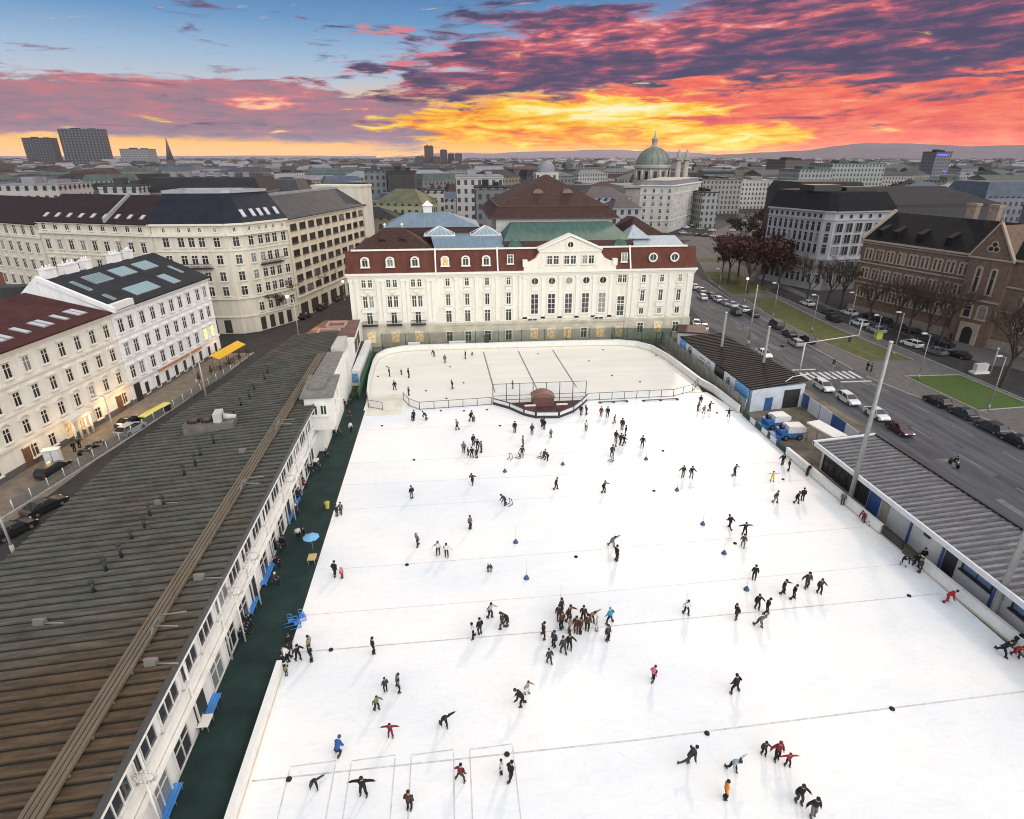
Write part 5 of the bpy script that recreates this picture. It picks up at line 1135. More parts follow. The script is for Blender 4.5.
q = MB(); q.fbox(FG, 29.3, 33.3, 1.5, 1.0, 0, 4.6); c = FG.p(31.3, 1.52, 2.6); q.build('portal', schst, e)
q = MB(); q.face([FG.p(30.2, 1.54, .1), FG.p(32.4, 1.54, .1)]+[FG.p(31.3+math.cos(PI*k/8)*1.1, 1.54, 2.6+math.sin(PI*k/8)*1.2) for k in range(9)]); q.build('door', mat('dark_door', (.022, .018, .016), .6), e)
for t in (3.5, 7.6, 13.6, 20.5):
    q = MB(); q.hexa([FG.p(t-.7, -.6, 19.2), FG.p(t+.7, -.6, 19.2), FG.p(t+.7, -3.5, 21.0), FG.p(t-.7, -3.5, 21.0), FG.p(t-.7, -.6, 21.3), FG.p(t+.7, -.6, 21.3), FG.p(t+.7, -3.5, 22.4), FG.p(t-.7, -3.5, 22.4)]); q.build('dormer', [slate], e)
for t in (17.8, 22.6, 31.0, 36.5):
    q = MB(); q.fbox(FG, t-1.0, t+1.0, -9.6, -11.2, 20, 28.0); q.fbox(FG, t-1.15, t+1.15, -9.45, -11.35, 27.6, 28.2); q.build('chimney', mat('chimney_brick', (.25, .2, .155), .9, var=.25, scale=1.5), e)
# ---------------------------------------------------------------- the city beyond
def AT(x, y, Y): d = ray(x, y); t = Y/d[1]; return d[0]*t, CAMH+d[2]*t
def fm(wall, g=(.035, .035, .04), bw=2.9, rh=3.4): return facade_mat('facade_%d_%d_%d' % tuple(int(c*100) for c in wall), wall, g, bw, rh)
roofs = {'grey': mat('far_roof_grey', (.05, .05, .056), .7, var=.3, scale=.3), 'dark': mat('far_roof_dark', (.022, .021, .023), .7, var=.3, scale=.3), 'red': mat('far_roof_red', (.06, .036, .032), .8, var=.3, scale=.3),
         'pale': mat('far_roof_pale', (.2, .2, .22), .6, var=.25, scale=.3), 'green': mat('far_roof_green', (.06, .085, .075), .7, var=.25, scale=.3), 'blue': mat('far_roof_blue', (.07, .085, .115), .6, var=.25, scale=.3), 'olive': mat('far_roof_olive', (.10, .105, .065), .7, var=.3, scale=.3)}
def hblock(name, label, cx, Y, w, dp, h, wall, roof, kind='hip', rh=4., rz=0., group=None, cat='building', extra=0):
    e = empty(name, (cx, Y+dp/2, 0), rz, label=label, cat=cat, group=group)
    def blk_(q, nm, m):
        o = bpy.data.objects.new(nm, q.mesh(nm, m)); COL.objects.link(o); o.parent = e; return o
    q = MB(); a, c = w/2, dp/2; q.prism([(-a, -c), (a, -c), (a, c), (-a, c)], -.05, h); q.box(-a-.3, a+.3, -c-.3, c+.3, h-.5, h); blk_(q, 'wall', [wall])
    q = MB()
    if kind == 'flat':
        q.box(-a-.2, a+.2, -c-.2, c+.2, h+.01, h+.5); q.box(-a*.5, -a*.1, -c*.4, c*.3, h+.5, h+2.6); q.box(a*.3, a*.6, -c*.3, c*.5, h+.5, h+1.8)
    else:
        i_ = .0 if kind == 'gable' else min(a*.6, c*.9)
        P = [(-a-.4, -c-.4, h+.01), (a+.4, -c-.4, h+.01), (a+.4, c+.4, h+.01), (-a-.4, c+.4, h+.01)]
        if kind == 'mansard':
            T = [(-a+1.6, -c+1.8, h+rh), (a-1.6, -c+1.8, h+rh), (a-1.6, c-1.8, h+rh), (-a+1.6, c-1.8, h+rh)]
        else: T = [(-a+i_, -.3, h+rh), (a-i_, -.3, h+rh), (a-i_, .3, h+rh), (-a+i_, .3, h+rh)]
        for k in range(4): q.face([P[k], P[(k+1) % 4], T[(k+1) % 4], T[k]])
        q.face(T)
    blk_(q, 'roof', [roof])
    for k in range(extra):
        q = MB(); x = -a*.75+1.5*a*(k+.5)/extra; q.box(x-.9, x+.9, -.8, .8, h+rh*.4, h+rh+1.6); blk_(q, 'chimney', [roofs['pale']])
    return e
def pblock(name, label, px0, px1, ytop, Y, dp, wall, roof, kind='flat', rh=0., rz=0., cat='building', extra=0, wm=None):
    (x0, z0), (x1, z1) = AT(px0, ytop, Y), AT(px1, ytop, Y)
    return hblock(name, label, (x0+x1)/2, Y, abs(x1-x0), dp, (z0+z1)/2-rh, wm or fm(wall), roofs[roof], kind, rh, rz, cat=cat, extra=extra)
TAKEN = []
def pb(*a, **k):
    e = pblock(*a, **k); TAKEN.append((e.location.x, e.location.y, max(12, (a[3]-a[2])*.0017*a[5]*.75))); return e
pb('white_building', 'white flat roofed building above the long brown terrace roof at far left', -6, 57, 186, 232, 22, (.46, .44, .42), 'pale')
pb('mansard_building', 'wide black mansard block with row of white chimneys behind navy roof', 136, 258, 178, 222, 24, (.2, .2, .2), 'dark', 'mansard', 4.5, extra=6)
pb('terrace_house', 'grey house with white balcony bands in front of the black mansard block', 98, 137, 187, 214, 14, (.42, .42, .43), 'grey')
pb('grey_block', 'pale roofed block with small window row right of black mansard block', 258, 298, 180, 250, 20, (.3, .3, .31), 'grey', 'mansard', 4)
pb('olive_house', 'long olive green roof with glass skylights behind the yellow building', 378, 430, 190, 246, 20, (.34, .34, .22), 'olive', 'hip', 5, rz=-.3)
pb('blank_wall_block', 'tall blank grey block beside dark slab behind olive roof', 364, 386, 171, 330, 24, (.17, .19, .19), 'grey')
pb('dark_slab', 'dark brown slab building behind olive roof', 387, 414, 172, 325, 24, (.05, .045, .045), 'dark')
pb('pillar_building', 'small building with white vertical pillars behind blue roof', 426, 444, 191, 262, 16, (.42, .40, .36), 'grey')
pb('pale_office', 'pale grey office with dark terrace left of the great hall roof', 456, 503, 177, 262, 22, (.42, .41, .41), 'pale')
pb('roof_pavilion', 'dark flat roof pavilion before the pale grey office', 476, 506, 188, 225, 14, (.16, .16, .17), 'dark')
pb('lavender_house', 'lavender grey apartment house right of the great hall roof', 584, 632, 188, 262, 26, (.36, .38, .40), 'grey', 'hip', 4)
pb('lavender_house', 'low lavender grey house between great hall and white corner block', 614, 642, 200, 238, 18, (.38, .38, .40), 'grey', 'hip', 3)
pb('greige_block', 'long windowless greige block beyond avenue trees', 703, 743, 180, 430, 30, (.3, .28, .26), 'grey')
pb('white_block', 'low white building right of the greige block', 742, 800, 181, 470, 30, (.5, .49, .46), 'pale')
pb('grey_pillar_block', 'small grey block with white pillars beneath greige block', 703, 719, 193, 345, 20, (.34, .34, .34), 'dark')
pb('black_roof_block', 'very wide black roof block behind office and school', 858, 1006, 188, 224, 30, (.05, .048, .05), 'dark', 'hip', 6)
pb('black_roof_block', 'black roof block rising behind the pale stone office', 800, 868, 182, 252, 26, (.05, .048, .05), 'dark', 'mansard', 4)
pb('blue_roof_block', 'blue grey slate roof block with window rows at right edge', 990, 1075, 182, 262, 24, (.2, .21, .25), 'blue', 'mansard', 6)
pb('pale_slope_house', 'pale metal roofed house left of blue slate block', 952, 992, 185, 285, 22, (.3, .31, .33), 'pale', 'hip', 4)
pb('glazed_building', 'pale green glazed building with tall ribs before the hills', 832, 886, 164, 470, 30, (.3, .33, .31), 'green')
pb('glazed_building', 'lower pale green glazed wing left of ribbed building', 800, 833, 170, 450, 30, (.28, .31, .30), 'green')
pb('brown_block', 'brown angular block left of the green glazed wing', 786, 814, 160, 640, 40, (.12, .09, .09), 'dark')
pb('office_tower', 'larger dark glass office tower on the left horizon', 57, 101, 129, 1700, 25, (.07, .073, .08), 'dark', wm=facade_mat('tower_front', (.045, .047, .054), (.13, .135, .15), 8.3, 6.1))  # window grid paler than the wall: glints painted into the colour
pb('office_tower', 'smaller dark glass office tower beside the larger one', 21, 51, 138, 1750, 25, (.06, .06, .066), 'dark', wm=facade_mat('tower_front_low', (.04, .042, .05), (.10, .10, .115), 7.7, 6.3))  # window glints painted in here too, a little dimmer
pb('hotel_block', 'pale grey hotel block between office towers and church spire', 119, 147, 149, 1400, 40, (.25, .25, .27), 'grey')
for i, (a, c, t, Y) in enumerate(((424, 433, 146, 1500), (440, 447, 150, 1550), (448, 454, 154, 1600), (455, 462, 154, 1560), (415, 424, 157, 1480), (433, 440, 157, 1480))):
    pb('tower_block', ('tallest of the brown towers on the horizon left of the fire', 'second tallest brown tower on the horizon', 'narrow low brown tower between two others', 'brown tower at right end of the horizon tower group', 'low dark block at foot of tallest horizon tower, outer side', 'low dark block at foot of tallest horizon tower, inner side')[i], a, c, t, Y, 30, (.09, .065, .065), 'dark')
e = pb('lit_tower', 'dark tower with blue lit crown before the hills', 937, 953, 152, 640, 20, (.16, .16, .19), 'dark')
q = MB(); 
for F in (Fr((-10, -10.4), (10, -10.4)),): q.fbox(F, 2, 14, .1, -.1, 39, 40.3); q.fbox(F, 13, 17, .1, -.1, 23, 24.2)
o = bpy.data.objects.new('light_band', q.mesh('light_band', [mat('blue_light', (.1, .1, .5), .5, var=0, emit=(.12, .1, 1.), est=1.0)])); COL.objects.link(o); o.parent = e
# white corner apartment block on the avenue
FWa, FWb = Fr((103.5, 328), (119, 322)), Fr((119, 322), (155, 372))
e = empty('apartment_building', (122, 345, 0), label='tall white corner apartment block in front of the domed church', cat='building')
q = MB(); q.prism([(103.5, 328), (119, 322), (155, 372), (134, 386)], -.03, 24); q.build('wall', mat('grey_white', (.5, .49, .47), .85, var=.1, scale=.2, dirt=.1), e)
for F in (FWa, FWb): bands(e, F, -.1, F.L+.1, [(23.6, .5, .8), (19.5, .3, .3), (6, .3, .3)], stonetr)
q = MB(); q.prism([(105, 328.8), (118.5, 324), (153, 371.5), (134, 384)], 24.1, 26.4); q.build('attic_roof', roofs['pale'], e)
for t in (2.6, 7, 11.2, 15.2):
    for k in range(6): put_win('coA', e, FWa, t, 3.2+k*3.4)
for k2 in range(13):
    for k in range(6): put_win('coA', e, FWb, 2.5+k2*4.7, 3.2+k*3.4)
TAKEN.append((127, 350, 38))
# church with dome
cst = mat('church_stone', (.33, .31, .28), .85, var=.15, scale=.2, dirt=.1); cdm = mat('dome_green', (.15, .175, .15), .55, .15, var=.25, scale=.3)
X0, Y0 = 141.0, 424.0
e = empty('domed_church', (X0, Y0, 0), label='great domed church with green cupola and lantern against the sunset', cat='church')
q = MB(); q.prism([(X0-22, Y0-14), (X0+22, Y0-14), (X0+22, Y0+30), (X0-22, Y0+30)], -.03, 20); q.box(X0-24, X0+24, Y0-16, Y0-14.1, 19, 20.5); q.build('nave', cst, e)
q = MB(); q.lathe((X0, Y0, 0), [(12.2, 19), (12.2, 21.5), (11.2, 22), (11.2, 30), (12.4, 31), (12.4, 32.2), (11.4, 33)], 32, 0, False); q.build('drum', cst, e)
q = MB()
for k in range(12):
    a = 2*PI*k/12+.13; c = Vector((X0+math.cos(a)*11.3, Y0+math.sin(a)*11.3, 23)); q.tube(c+Vector((math.cos(a)*.4, math.sin(a)*.4, 0)), c+Vector((math.cos(a)*.4, math.sin(a)*.4, 7)), .6, .6, 8)
q.build('drum_column', mat('pale_stone', (.42, .4, .37), .8), e)
for k in range(12):
    a = 2*PI*k/12+.13+PI/12; d = Vector((math.cos(a), math.sin(a), 0)); q = MB(); c = Vector((X0, Y0, 23.5))+d*11.1; s_ = Vector((-d.y, d.x, 0))*1.1
    q.hexa([c-s_, c+s_, c+s_+d*.25, c-s_+d*.25]+[p+Vector((0, 0, 5.5)) for p in (c-s_, c+s_, c+s_+d*.25, c-s_+d*.25)]); q.build('window', dglass, e)
q = MB(); q.lathe((X0, Y0, 33), [(11.3, 0), (11.2, 1.6), (10.6, 3.6), (9.4, 6.0), (7.6, 8.0), (5.4, 9.6), (3.2, 10.6), (2.4, 10.8)], 32); q.build('dome', cdm, e)
q = MB()
for k in range(16):
    a = 2*PI*k/16; pr = [(11.3, 0), (11.2, 1.6), (10.6, 3.6), (9.4, 6.0), (7.6, 8.0), (5.4, 9.6), (3.2, 10.6)]
    q.path([(X0+math.cos(a)*(r+.05), Y0+math.sin(a)*(r+.05), 33+z) for r, z in pr], .22, 5)
q.build('dome_rib', cdm, e)
q = MB(); q.lathe((X0, Y0, 43.6), [(2.7, 0), (2.7, .6), (1.8, .8), (1.8, 4.4), (2.4, 4.8), (1.9, 5.6), (.8, 6.8), (.35, 7.6), (.12, 10.4), (0, 10.6)], 16); q.build('lantern', cst, e)
TAKEN.append((X0, Y0, 40))
for x, lab in ((154.5, 'stone relief column beside dome, nearer to the church'), (159.8, 'stone relief column beside dome, farther from the church')):
    t = empty('relief_column', (x, Y0-12, 0), label=lab, cat='column'); q = MB(); q.tube((x, Y0-12, 0), (x, Y0-12, 36), 2.0, 1.8, 14); q.build('shaft', cst, t)
    q = MB(); q.box(x-2.4, x+2.4, Y0-14.4, Y0-9.6, 36, 37.4); q.lathe((x, Y0-12, 37.4), [(1.5, 0), (1.5, 3), (.6, 4.2), (.1, 5.6)], 10); q.build('capital', cst, t)
# church spire on the left horizon
x, z = AT(165.5, 137, 1000); e = empty('church_spire', (x, 1000, 0), label='slender dark church spire on the left horizon', cat='spire')
q = MB(); q.box(x-4.6, x+4.6, 996, 1004, 0, 34, 0); q.build('tower', mat('spire_stone', (.11, .10, .10), .9), e); q = MB(); q.tube((x, 1000, 34), (x, 1000, z), 5.2, .2, 8); q.build('spire', mat('spire_stone', (.11, .10, .10)), e)
TAKEN.append((x, 1000, 15))
# white domed cupola behind the great hall
x, z = AT(547.5, 160, 330); e = empty('cupola_house', (x, 335, 0), label='white block crowned by pale round cupola behind the great hall', cat='building')
q = MB(); q.prism([(x-6, 329), (x+6, 329), (x+6, 341), (x-6, 341)], -.03, z-6); q.build('wall', fm((.48, .47, .45)), e); q = MB(); q.lathe((x, 335, z-6), [(4.8, 0), (4.8, 2.4), (4.2, 3.6), (2.8, 4.8), (1, 5.4), (.3, 5.6), (.1, 8)], 16); q.build('cupola', roofs['pale'], e)
TAKEN.append((x, 335, 20))
# scattered town houses: individuals nearest, one mass beyond
walls = [('cream', (.30, .275, .235)), ('white', (.40, .39, .38)), ('grey', (.17, .17, .18)), ('lavender', (.21, .215, .24)), ('ochre', (.23, .19, .135)), ('dusky', (.09, .083, .085))]
rks = ['grey', 'dark', 'dark', 'red', 'pale', 'grey', 'blue', 'green']
def zone(az):
    for lim, s in ((-24, 'beneath the office towers'), (-14, 'around the church spire'), (-4, 'beyond the navy roofed corner building'), (4, 'behind the blue hall roofs'), (14, 'beyond the great hall roof'), (22, 'around the domed church'), (32, 'beyond the avenue trees')):
        if az < lim: return s
    return 'behind the school roof'
def near_road(x, y):
    P_ = [(75, 170), (90, 235), (108, 262), (215, 400), (338, 545), (400, 620)]
    return min(abs((x-a[0])*(c[1]-a[1])-(y-a[1])*(c[0]-a[0]))/math.hypot(c[0]-a[0], c[1]-a[1]) if min(a[1], c[1])-20 <= y <= max(a[1], c[1])+20 else 999 for a, c in zip(P_, P_[1:]))
YEND = 1e9
def park(x, y): return 250 < y < 560 and 108+(y-262)*.79+10 < x < 108+(y-262)*.79+105 and x > 112+(y-240)*.3
Yr = 196.; nh = 0
rh_ = random.Random(21)
while Yr < 1150:
    sx_ = 20+Yr*.028; x = -Yr*.74
    while x < Yr*1.03:
        x += sx_*rh_.uniform(.85, 1.35); y = Yr+rh_.uniform(-.3, .3)*(12+Yr*.03)
        if y < 262 and -75 < x < 60 and y < 205: continue
        if y < 240 and 45 < x < 150: continue
        if park(x, y): continue
        if near_road(x, y) < 20+Yr*.012: continue
        if y < 215 and x > 95: continue
        if any(math.hypot(x-a, y-c) < r+sx_*.45 for a, c, r in TAKEN): continue
        if nh >= 285: YEND = min(YEND, Yr); continue
        az = math.degrees(math.atan2(x, y)); wn, wc = rh_.choice(walls); rk = rh_.choice(rks); kind = rh_.choice(['hip', 'gable', 'mansard', 'flat', 'hip', 'mansard'])
        hh = rh_.uniform(13, 21) if Yr < 420 else rh_.uniform(13, 25)
        w = sx_*rh_.uniform(.75, 1.05); dp = rh_.uniform(13, 20)+Yr*.006
        z_ = zone(az); dist_ = 'front' if Yr < 330 else ('middle' if Yr < 600 else 'far')
        rn = {'flat': 'flat'}.get(kind, {'grey': 'grey', 'dark': 'dark', 'red': 'red brown', 'pale': 'pale', 'blue': 'blue grey', 'green': 'green grey'}[rk])
        lab = '%s house, %s roof, %s rows %s' % (wn, rn, dist_, z_)
        hblock('town_house', lab, x, y, w, dp, hh, fm(wc), roofs[rk], kind, rh_.uniform(2.5, 5), rh_.choice([-.2, -.08, .12, .3, .5])+rh_.uniform(-.05, .05), group='town houses '+z_, cat='house'); nh += 1
    Yr += 20+Yr*.045
q = MB(); rf = random.Random(5)
fw = [fm(c) for n, c in walls]+[roofs[k] for k in ('grey', 'dark', 'red', 'pale')]
YEND = min(YEND, 1150)
for i in range(13500):
    y = YEND*math.exp((rf.random()**.85)*2.2)+15
    x = y*rf.uniform(-1.25, 1.4); w = rf.uniform(10, 30)*(.8+y/6000); d_ = rf.uniform(10, 20); h = rf.choice([rf.uniform(9, 20), rf.uniform(12, 24), rf.uniform(12, 28)]); m_ = rf.randrange(6); r_ = 6+rf.randrange(4)
    rz = rf.uniform(-.5, .5); c_, s_ = math.cos(rz), math.sin(rz)
    def P_(a, c, z): return (x+a*c_-c*s_, y+a*s_+c*c_, z)
    a, c = w/2, d_/2
    for p, r in (((-a, -c), (a, -c)), ((a, -c), (a, c)), ((-a, c), (-a, -c))): q.face([P_(*p, 0), P_(*r, 0), P_(*r, h), P_(*p, h)], m_)
    rr2 = rf.uniform(1, 5); q.face([P_(-a, -c, h), P_(a, -c, h), P_(a*.8, 0, h+rr2), P_(-a*.8, 0, h+rr2)], r_); q.face([P_(-a, c, h), P_(-a, -c, h), P_(-a*.8, 0, h+rr2)], r_); q.face([P_(a, -c, h), P_(a, c, h), P_(a*.8, 0, h+rr2)], r_); q.face([P_(a, c, h), P_(-a, c, h), P_(-a*.8, 0, h+rr2), P_(a*.8, 0, h+rr2)], r_)
q.build('distant_city', fw, kind='stuff')
# ---------------------------------------------------------------- vehicles
tyre = mat('tyre', (.015, .015, .015), .8); rim = mat('rim', (.3, .3, .31), .35, .7); cglass = mat('car_glass', (.015, .018, .02), .05, var=0)
hl = mat('headlight', (.75, .75, .72), .2, var=0); tl = mat('taillight', (.25, .01, .01), .3, var=0)
hl_on = mat('headlight_on', (.9, .9, .85), .2, var=0, emit=(1, .92, .75), est=2.5); tl_on = mat('taillight_on', (.4, .01, .01), .3, var=0, emit=(1, .05, .03), est=.8)
PAINT = {'black': (.014, .014, .016), 'white': (.66, .66, .66), 'silver': (.34, .35, .36), 'maroon': (.06, .016, .022), 'dark': (.04, .042, .048), 'grey': (.13, .135, .14), 'blue': (.03, .06, .16), 'red': (.2, .02, .02)}
PM = {k: mat('paint_'+k, c, .28, .1, var=.04, coat=.6) for k, c in PAINT.items()}
def loft(q, st, m=0):
    for a, c in zip(st, st[1:]):
        def sec(s): x, z0, z1, w0, w1 = s; return [(x, -w0, z0), (x, w0, z0), (x, w1, z1), (x, -w1, z1)]
        A, B_ = sec(a), sec(c)
        for i in range(4): j = (i+1) % 4; q.face([A[i], A[j], B_[j], B_[i]], m)
    x, z0, z1, w0, w1 = st[0]; q.face([(x, w0, z0), (x, -w0, z0), (x, -w1, z1), (x, w1, z1)], m)
    x, z0, z1, w0, w1 = st[-1]; q.face([(x, -w0, z0), (x, w0, z0), (x, w1, z1), (x, -w1, z1)], m)
VK = {}
def vkind(kind):
    if kind in VK: return VK[kind]
    b_, g_, r_ = MB(), MB(), MB()
    if kind == 'van':
        loft(b_, [(-2.5, .4, 1.1, .86, .92), (-2.4, .25, 1.15, .95, .95), (1.5, .25, 1.12, .95, .95), (2.1, .25, .98, .92, .9), (2.45, .4, .75, .85, .8)])
        lo = [(-2.42, 1.12, .94), (1.75, 1.1, .92)]; hi = [(-2.25, 1.95, .80), (.75, 1.95, .78)]; wx = 1.55
    elif kind == 'wagon':
        loft(b_, [(-2.3, .42, .85, .8, .86), (-2.15, .25, 1.0, .9, .88), (.95, .22, .98, .9, .87), (1.95, .25, .86, .88, .82), (2.3, .42, .64, .78, .74)])
        lo = [(-2.15, .98, .86), (1.15, .96, .84)]; hi = [(-1.75, 1.52, .66), (.3, 1.5, .66)]; wx = 1.38
    else:
        loft(b_, [(-2.3, .42, .82, .8, .84), (-2.15, .25, .96, .9, .86), (-1.5, .22, .98, .9, .87), (.9, .22, .96, .9, .87), (1.95, .25, .82, .88, .82), (2.3, .42, .62, .78, .74)])
        lo = [(-1.75, .96, .85), (1.1, .95, .83)]; hi = [(-.95, 1.43, .62), (.3, 1.43, .63)]; wx = 1.38
    P = [(lo[0][0], -lo[0][2], lo[0][1]), (lo[1][0], -lo[1][2], lo[1][1]), (lo[1][0], lo[1][2], lo[1][1]), (lo[0][0], lo[0][2], lo[0][1])]
    T = [(hi[0][0], -hi[0][2], hi[0][1]), (hi[1][0], -hi[1][2], hi[1][1]), (hi[1][0], hi[1][2], hi[1][1]), (hi[0][0], hi[0][2], hi[0][1])]
    for i in range(4): j = (i+1) % 4; g_.face([P[i], P[j], T[j], T[i]])
    r_.hexa([(x*1.0, y*1.02, z-.03) for x, y, z in T]+[(x*.96, y*.9, z+.05) for x, y, z in T])
    for s in (0, 1):
        for i in range(4): r_.tube(P[i], T[i], .055, .05, 4)
        mid = [((P[0][0]+P[1][0])/2-.1, s_*lo[0][2], lo[0][1]) for s_ in (-1, 1)]; mt = [((T[0][0]+T[1][0])/2-.05, s_*hi[0][2], hi[0][1]) for s_ in (-1, 1)]
        r_.tube(mid[s], mt[s], .05, .05, 4)
    w_ = MB(); w_.tube((0, -.11, .33), (0, .11, .33), .33, .33, 16); rm = MB(); rm.tube((0, -.125, .33), (0, .125, .33), .2, .2, 12)
    h_ = MB(); h_.box(2.16, 2.27, -.14, .14, .56, .70); t_ = MB(); t_.box(-2.32, -2.2, -.12, .12, .66, .86)
    if kind == 'van': h_ = MB(); h_.box(2.3, 2.44, -.14, .14, .66, .84); t_ = MB(); t_.box(-2.53, -2.42, -.08, .08, .8, 1.1)
    VK[kind] = dict(body=b_.mesh('body', [PM['black']]), window=g_.mesh('window_glass', [cglass]), roof=r_.mesh('roof', [PM['black']]), tyre=w_.mesh('wheel', [tyre]), rim=rm.mesh('rim', [rim]), head=h_.mesh('headlight', [hl]), tail=t_.mesh('taillight', [tl]), wx=wx)
    return VK[kind]
def local(name, me, parent, loc=(0, 0, 0), m=None):
    o = bpy.data.objects.new(name, me); COL.objects.link(o); o.parent = parent; o.location = loc
    if m: o.material_slots[0].link = 'OBJECT'; o.material_slots[0].material = m
    return o
def vehicle(x, y, kind, paint, hd, label, group=None, lights=False, cat='car', sc=1.):
    k = vkind(kind); e = empty('parked_car' if cat == 'car' and not lights else ('van' if cat == 'van' else 'car'), (x, y, 0), math.radians(hd), label=label, cat=cat, group=group); e.scale = (sc, sc, sc)
    local('body', k['body'], e, m=PM[paint]); local('window_glass', k['window'], e); local('roof', k['roof'], e, m=PM[paint])
    for sx in (-1, 1):
        for sy in (-1, 1):
            w = local('wheel', k['tyre'], e, (sx*k['wx'], sy*.8, 0)); local('rim', k['rim'], w)
    for sy in (-1, 1):
        local('headlight', k['head'], e, (0, sy*.6, 0), hl_on if lights else None); local('taillight', k['tail'], e, (0, sy*.64, 0), tl_on if lights else None)
    return e
RD = 90-4        # heading of traffic driving away along the avenue
CARS = [
 (823, 389, 'wagon', 'white', -92, 'white estate car leading the queue below the zebra crossing', 1, 1), (847.5, 402, 'wagon', 'white', -92, 'white estate car second in queue below the zebra crossing', 1, 1),
 (876, 417, 'sedan', 'white', -92, 'white saloon third in queue before the maroon car', 1, 1), (899, 432, 'sedan', 'maroon', -92, 'dark maroon saloon at tail of the avenue queue', 1, 1),
 (936, 404, 'wagon', 'black', 92, 'black estate car parked along the kerb beside bright lawn', 2, 0), (962, 416, 'sedan', 'dark', 92, 'dark grey saloon parked behind black estate car by the lawn', 2, 0),
 (990, 430.5, 'wagon', 'dark', 92, 'dark estate car third in kerbside row below the bright lawn', 2, 0), (1015, 443.5, 'sedan', 'black', 92, 'black saloon last in kerbside row at right picture edge', 2, 0),
 (775.5, 327.5, 'van', 'dark', RD, 'dark van with pale roof line ahead of three cars near winter lawn', 1, 0), (789, 336, 'sedan', 'black', RD, 'small black car between dark van and silver estate', 1, 0), (795, 345, 'wagon', 'silver', RD, 'silver estate car beside black estate above the zebra crossing', 1, 1), (807, 342, 'wagon', 'black', RD, 'black estate car beside silver estate above the zebra crossing', 1, 1),
 (732, 306.5, 'sedan', 'white', RD, 'white saloon ahead of black estate on the far avenue', 1, 0), (735.5, 314.5, 'wagon', 'black', RD, 'black estate car below the white saloon on the far avenue', 1, 0), (743, 311, 'wagon', 'white', RD, 'white estate car beside black estate on the far avenue', 1, 0), (752.5, 316, 'sedan', 'dark', RD, 'dark saloon right of white estate on the far avenue', 1, 0),
 (763.5, 356, 'sedan', 'white', -92, 'white saloon driving beside the pale boundary wall', 1, 1), (694.5, 288.5, 'sedan', 'white', RD, 'white car nearest the concert hall corner, front of six', 1, 0), (701, 292, 'sedan', 'silver', RD, 'silver car second from the concert hall corner', 1, 0), (702, 299, 'wagon', 'white', RD, 'white estate car lowest beside concert hall corner', 1, 0), (710.5, 297, 'wagon', 'grey', RD, 'grey estate car in middle of six by concert hall corner', 1, 0), (717.5, 301, 'wagon', 'white', RD, 'white estate car right of grey estate by concert hall corner', 1, 0), (725, 304.5, 'sedan', 'silver', RD, 'silver saloon behind white estate, last of six by hall corner', 1, 0),
 (696, 325, 'sedan', 'white', 70, 'white car parked behind the small white hut, upper one', 3, 0), (704, 329.5, 'sedan', 'white', 70, 'white car parked behind the small white hut, lower one', 3, 0),
 (807, 305, 'sedan', 'white', 95, 'white saloon at far end of the side lane under bare trees', 4, 0), (849, 314.5, 'sedan', 'white', 97, 'white saloon parked at foot of the school near lane bend', 4, 0), (858.5, 325, 'wagon', 'white', 97, 'white estate car in lane left of silver car', 4, 0), (827, 314, 'sedan', 'dark', 95, 'dark saloon parked in side lane beside lamp post', 4, 0), (833, 321, 'sedan', 'black', 95, 'black saloon parked in side lane below dark saloon', 4, 0),
 (876, 332, 'sedan', 'silver', 97, 'silver saloon in side lane beside yellow green bin', 4, 0), (911, 346, 'wagon', 'white', 100, 'white estate car in side lane nearest the bright lawn', 4, 0), (934.5, 353.5, 'sedan', 'grey', 100, 'grey saloon behind white estate in side lane', 4, 0), (958, 357, 'sedan', 'black', 100, 'black saloon with pale headlights at mouth of side lane', 4, 0),
 (868, 318, 'sedan', 'black', 105, 'black car against school wall behind white estate', 4, 0), (882, 323, 'wagon', 'black', 105, 'black estate car against school wall under bare tree', 4, 0), (897, 329, 'sedan', 'dark', 105, 'dark car against school wall beside lamp head', 4, 0), (912, 334, 'sedan', 'black', 105, 'black car against school wall above white estate', 4, 0), (926, 341, 'wagon', 'dark', 105, 'dark estate car against school wall left of portal', 4, 0), (942, 346, 'sedan', 'black', 105, 'black car just before the school portal', 4, 0),
 (46, 510, 'sedan', 'black', 62, 'black saloon parked between railing and ribbed hall roof', 5, 0), (14, 534, 'sedan', 'black', 62, 'black saloon with pale roof bars near left lamp post', 5, 0), (55, 473, 'wagon', 'black', 80, 'long black estate car parked by the cream house pavement', 5, 0), (132, 432, 'wagon', 'silver', 75, 'silver taxi with dark stripes behind recycling bins', 5, 0), (131, 424.5, 'sedan', 'black', 75, 'black car parked beside silver taxi under street lamp', 5, 0),
 (224, 332, 'sedan', 'black', 5, 'black car parked before corner building, outer one', 6, 0), (241, 331, 'sedan', 'dark', 5, 'dark car parked before corner building beside shop windows', 6, 0), (322, 309, 'sedan', 'black', 75, 'black car with headlights on in the tree shaded street', 6, 1), (338, 300, 'sedan', 'dark', 75, 'dark car with headlights on deeper in shaded street', 6, 1), (305, 318, 'sedan', 'black', 75, 'black car parked along yellow building under trees', 6, 0), (318, 301, 'wagon', 'grey', 75, 'grey estate car parked beneath bare trees of shaded street', 6, 0)]
GR = {1: 'cars driving on the avenue', 2: 'cars parked beside the bright lawn', 3: 'cars behind the white hut', 4: 'cars parked in the side lane', 5: 'cars in the left street', 6: 'cars round the corner building'}
for (px, py, kind, paint, hd, lab, g, li) in CARS:
    x, y = G(px, py); vehicle(x, y, kind, paint, hd, lab, GR[g], bool(li), 'van' if kind == 'van' else 'car')
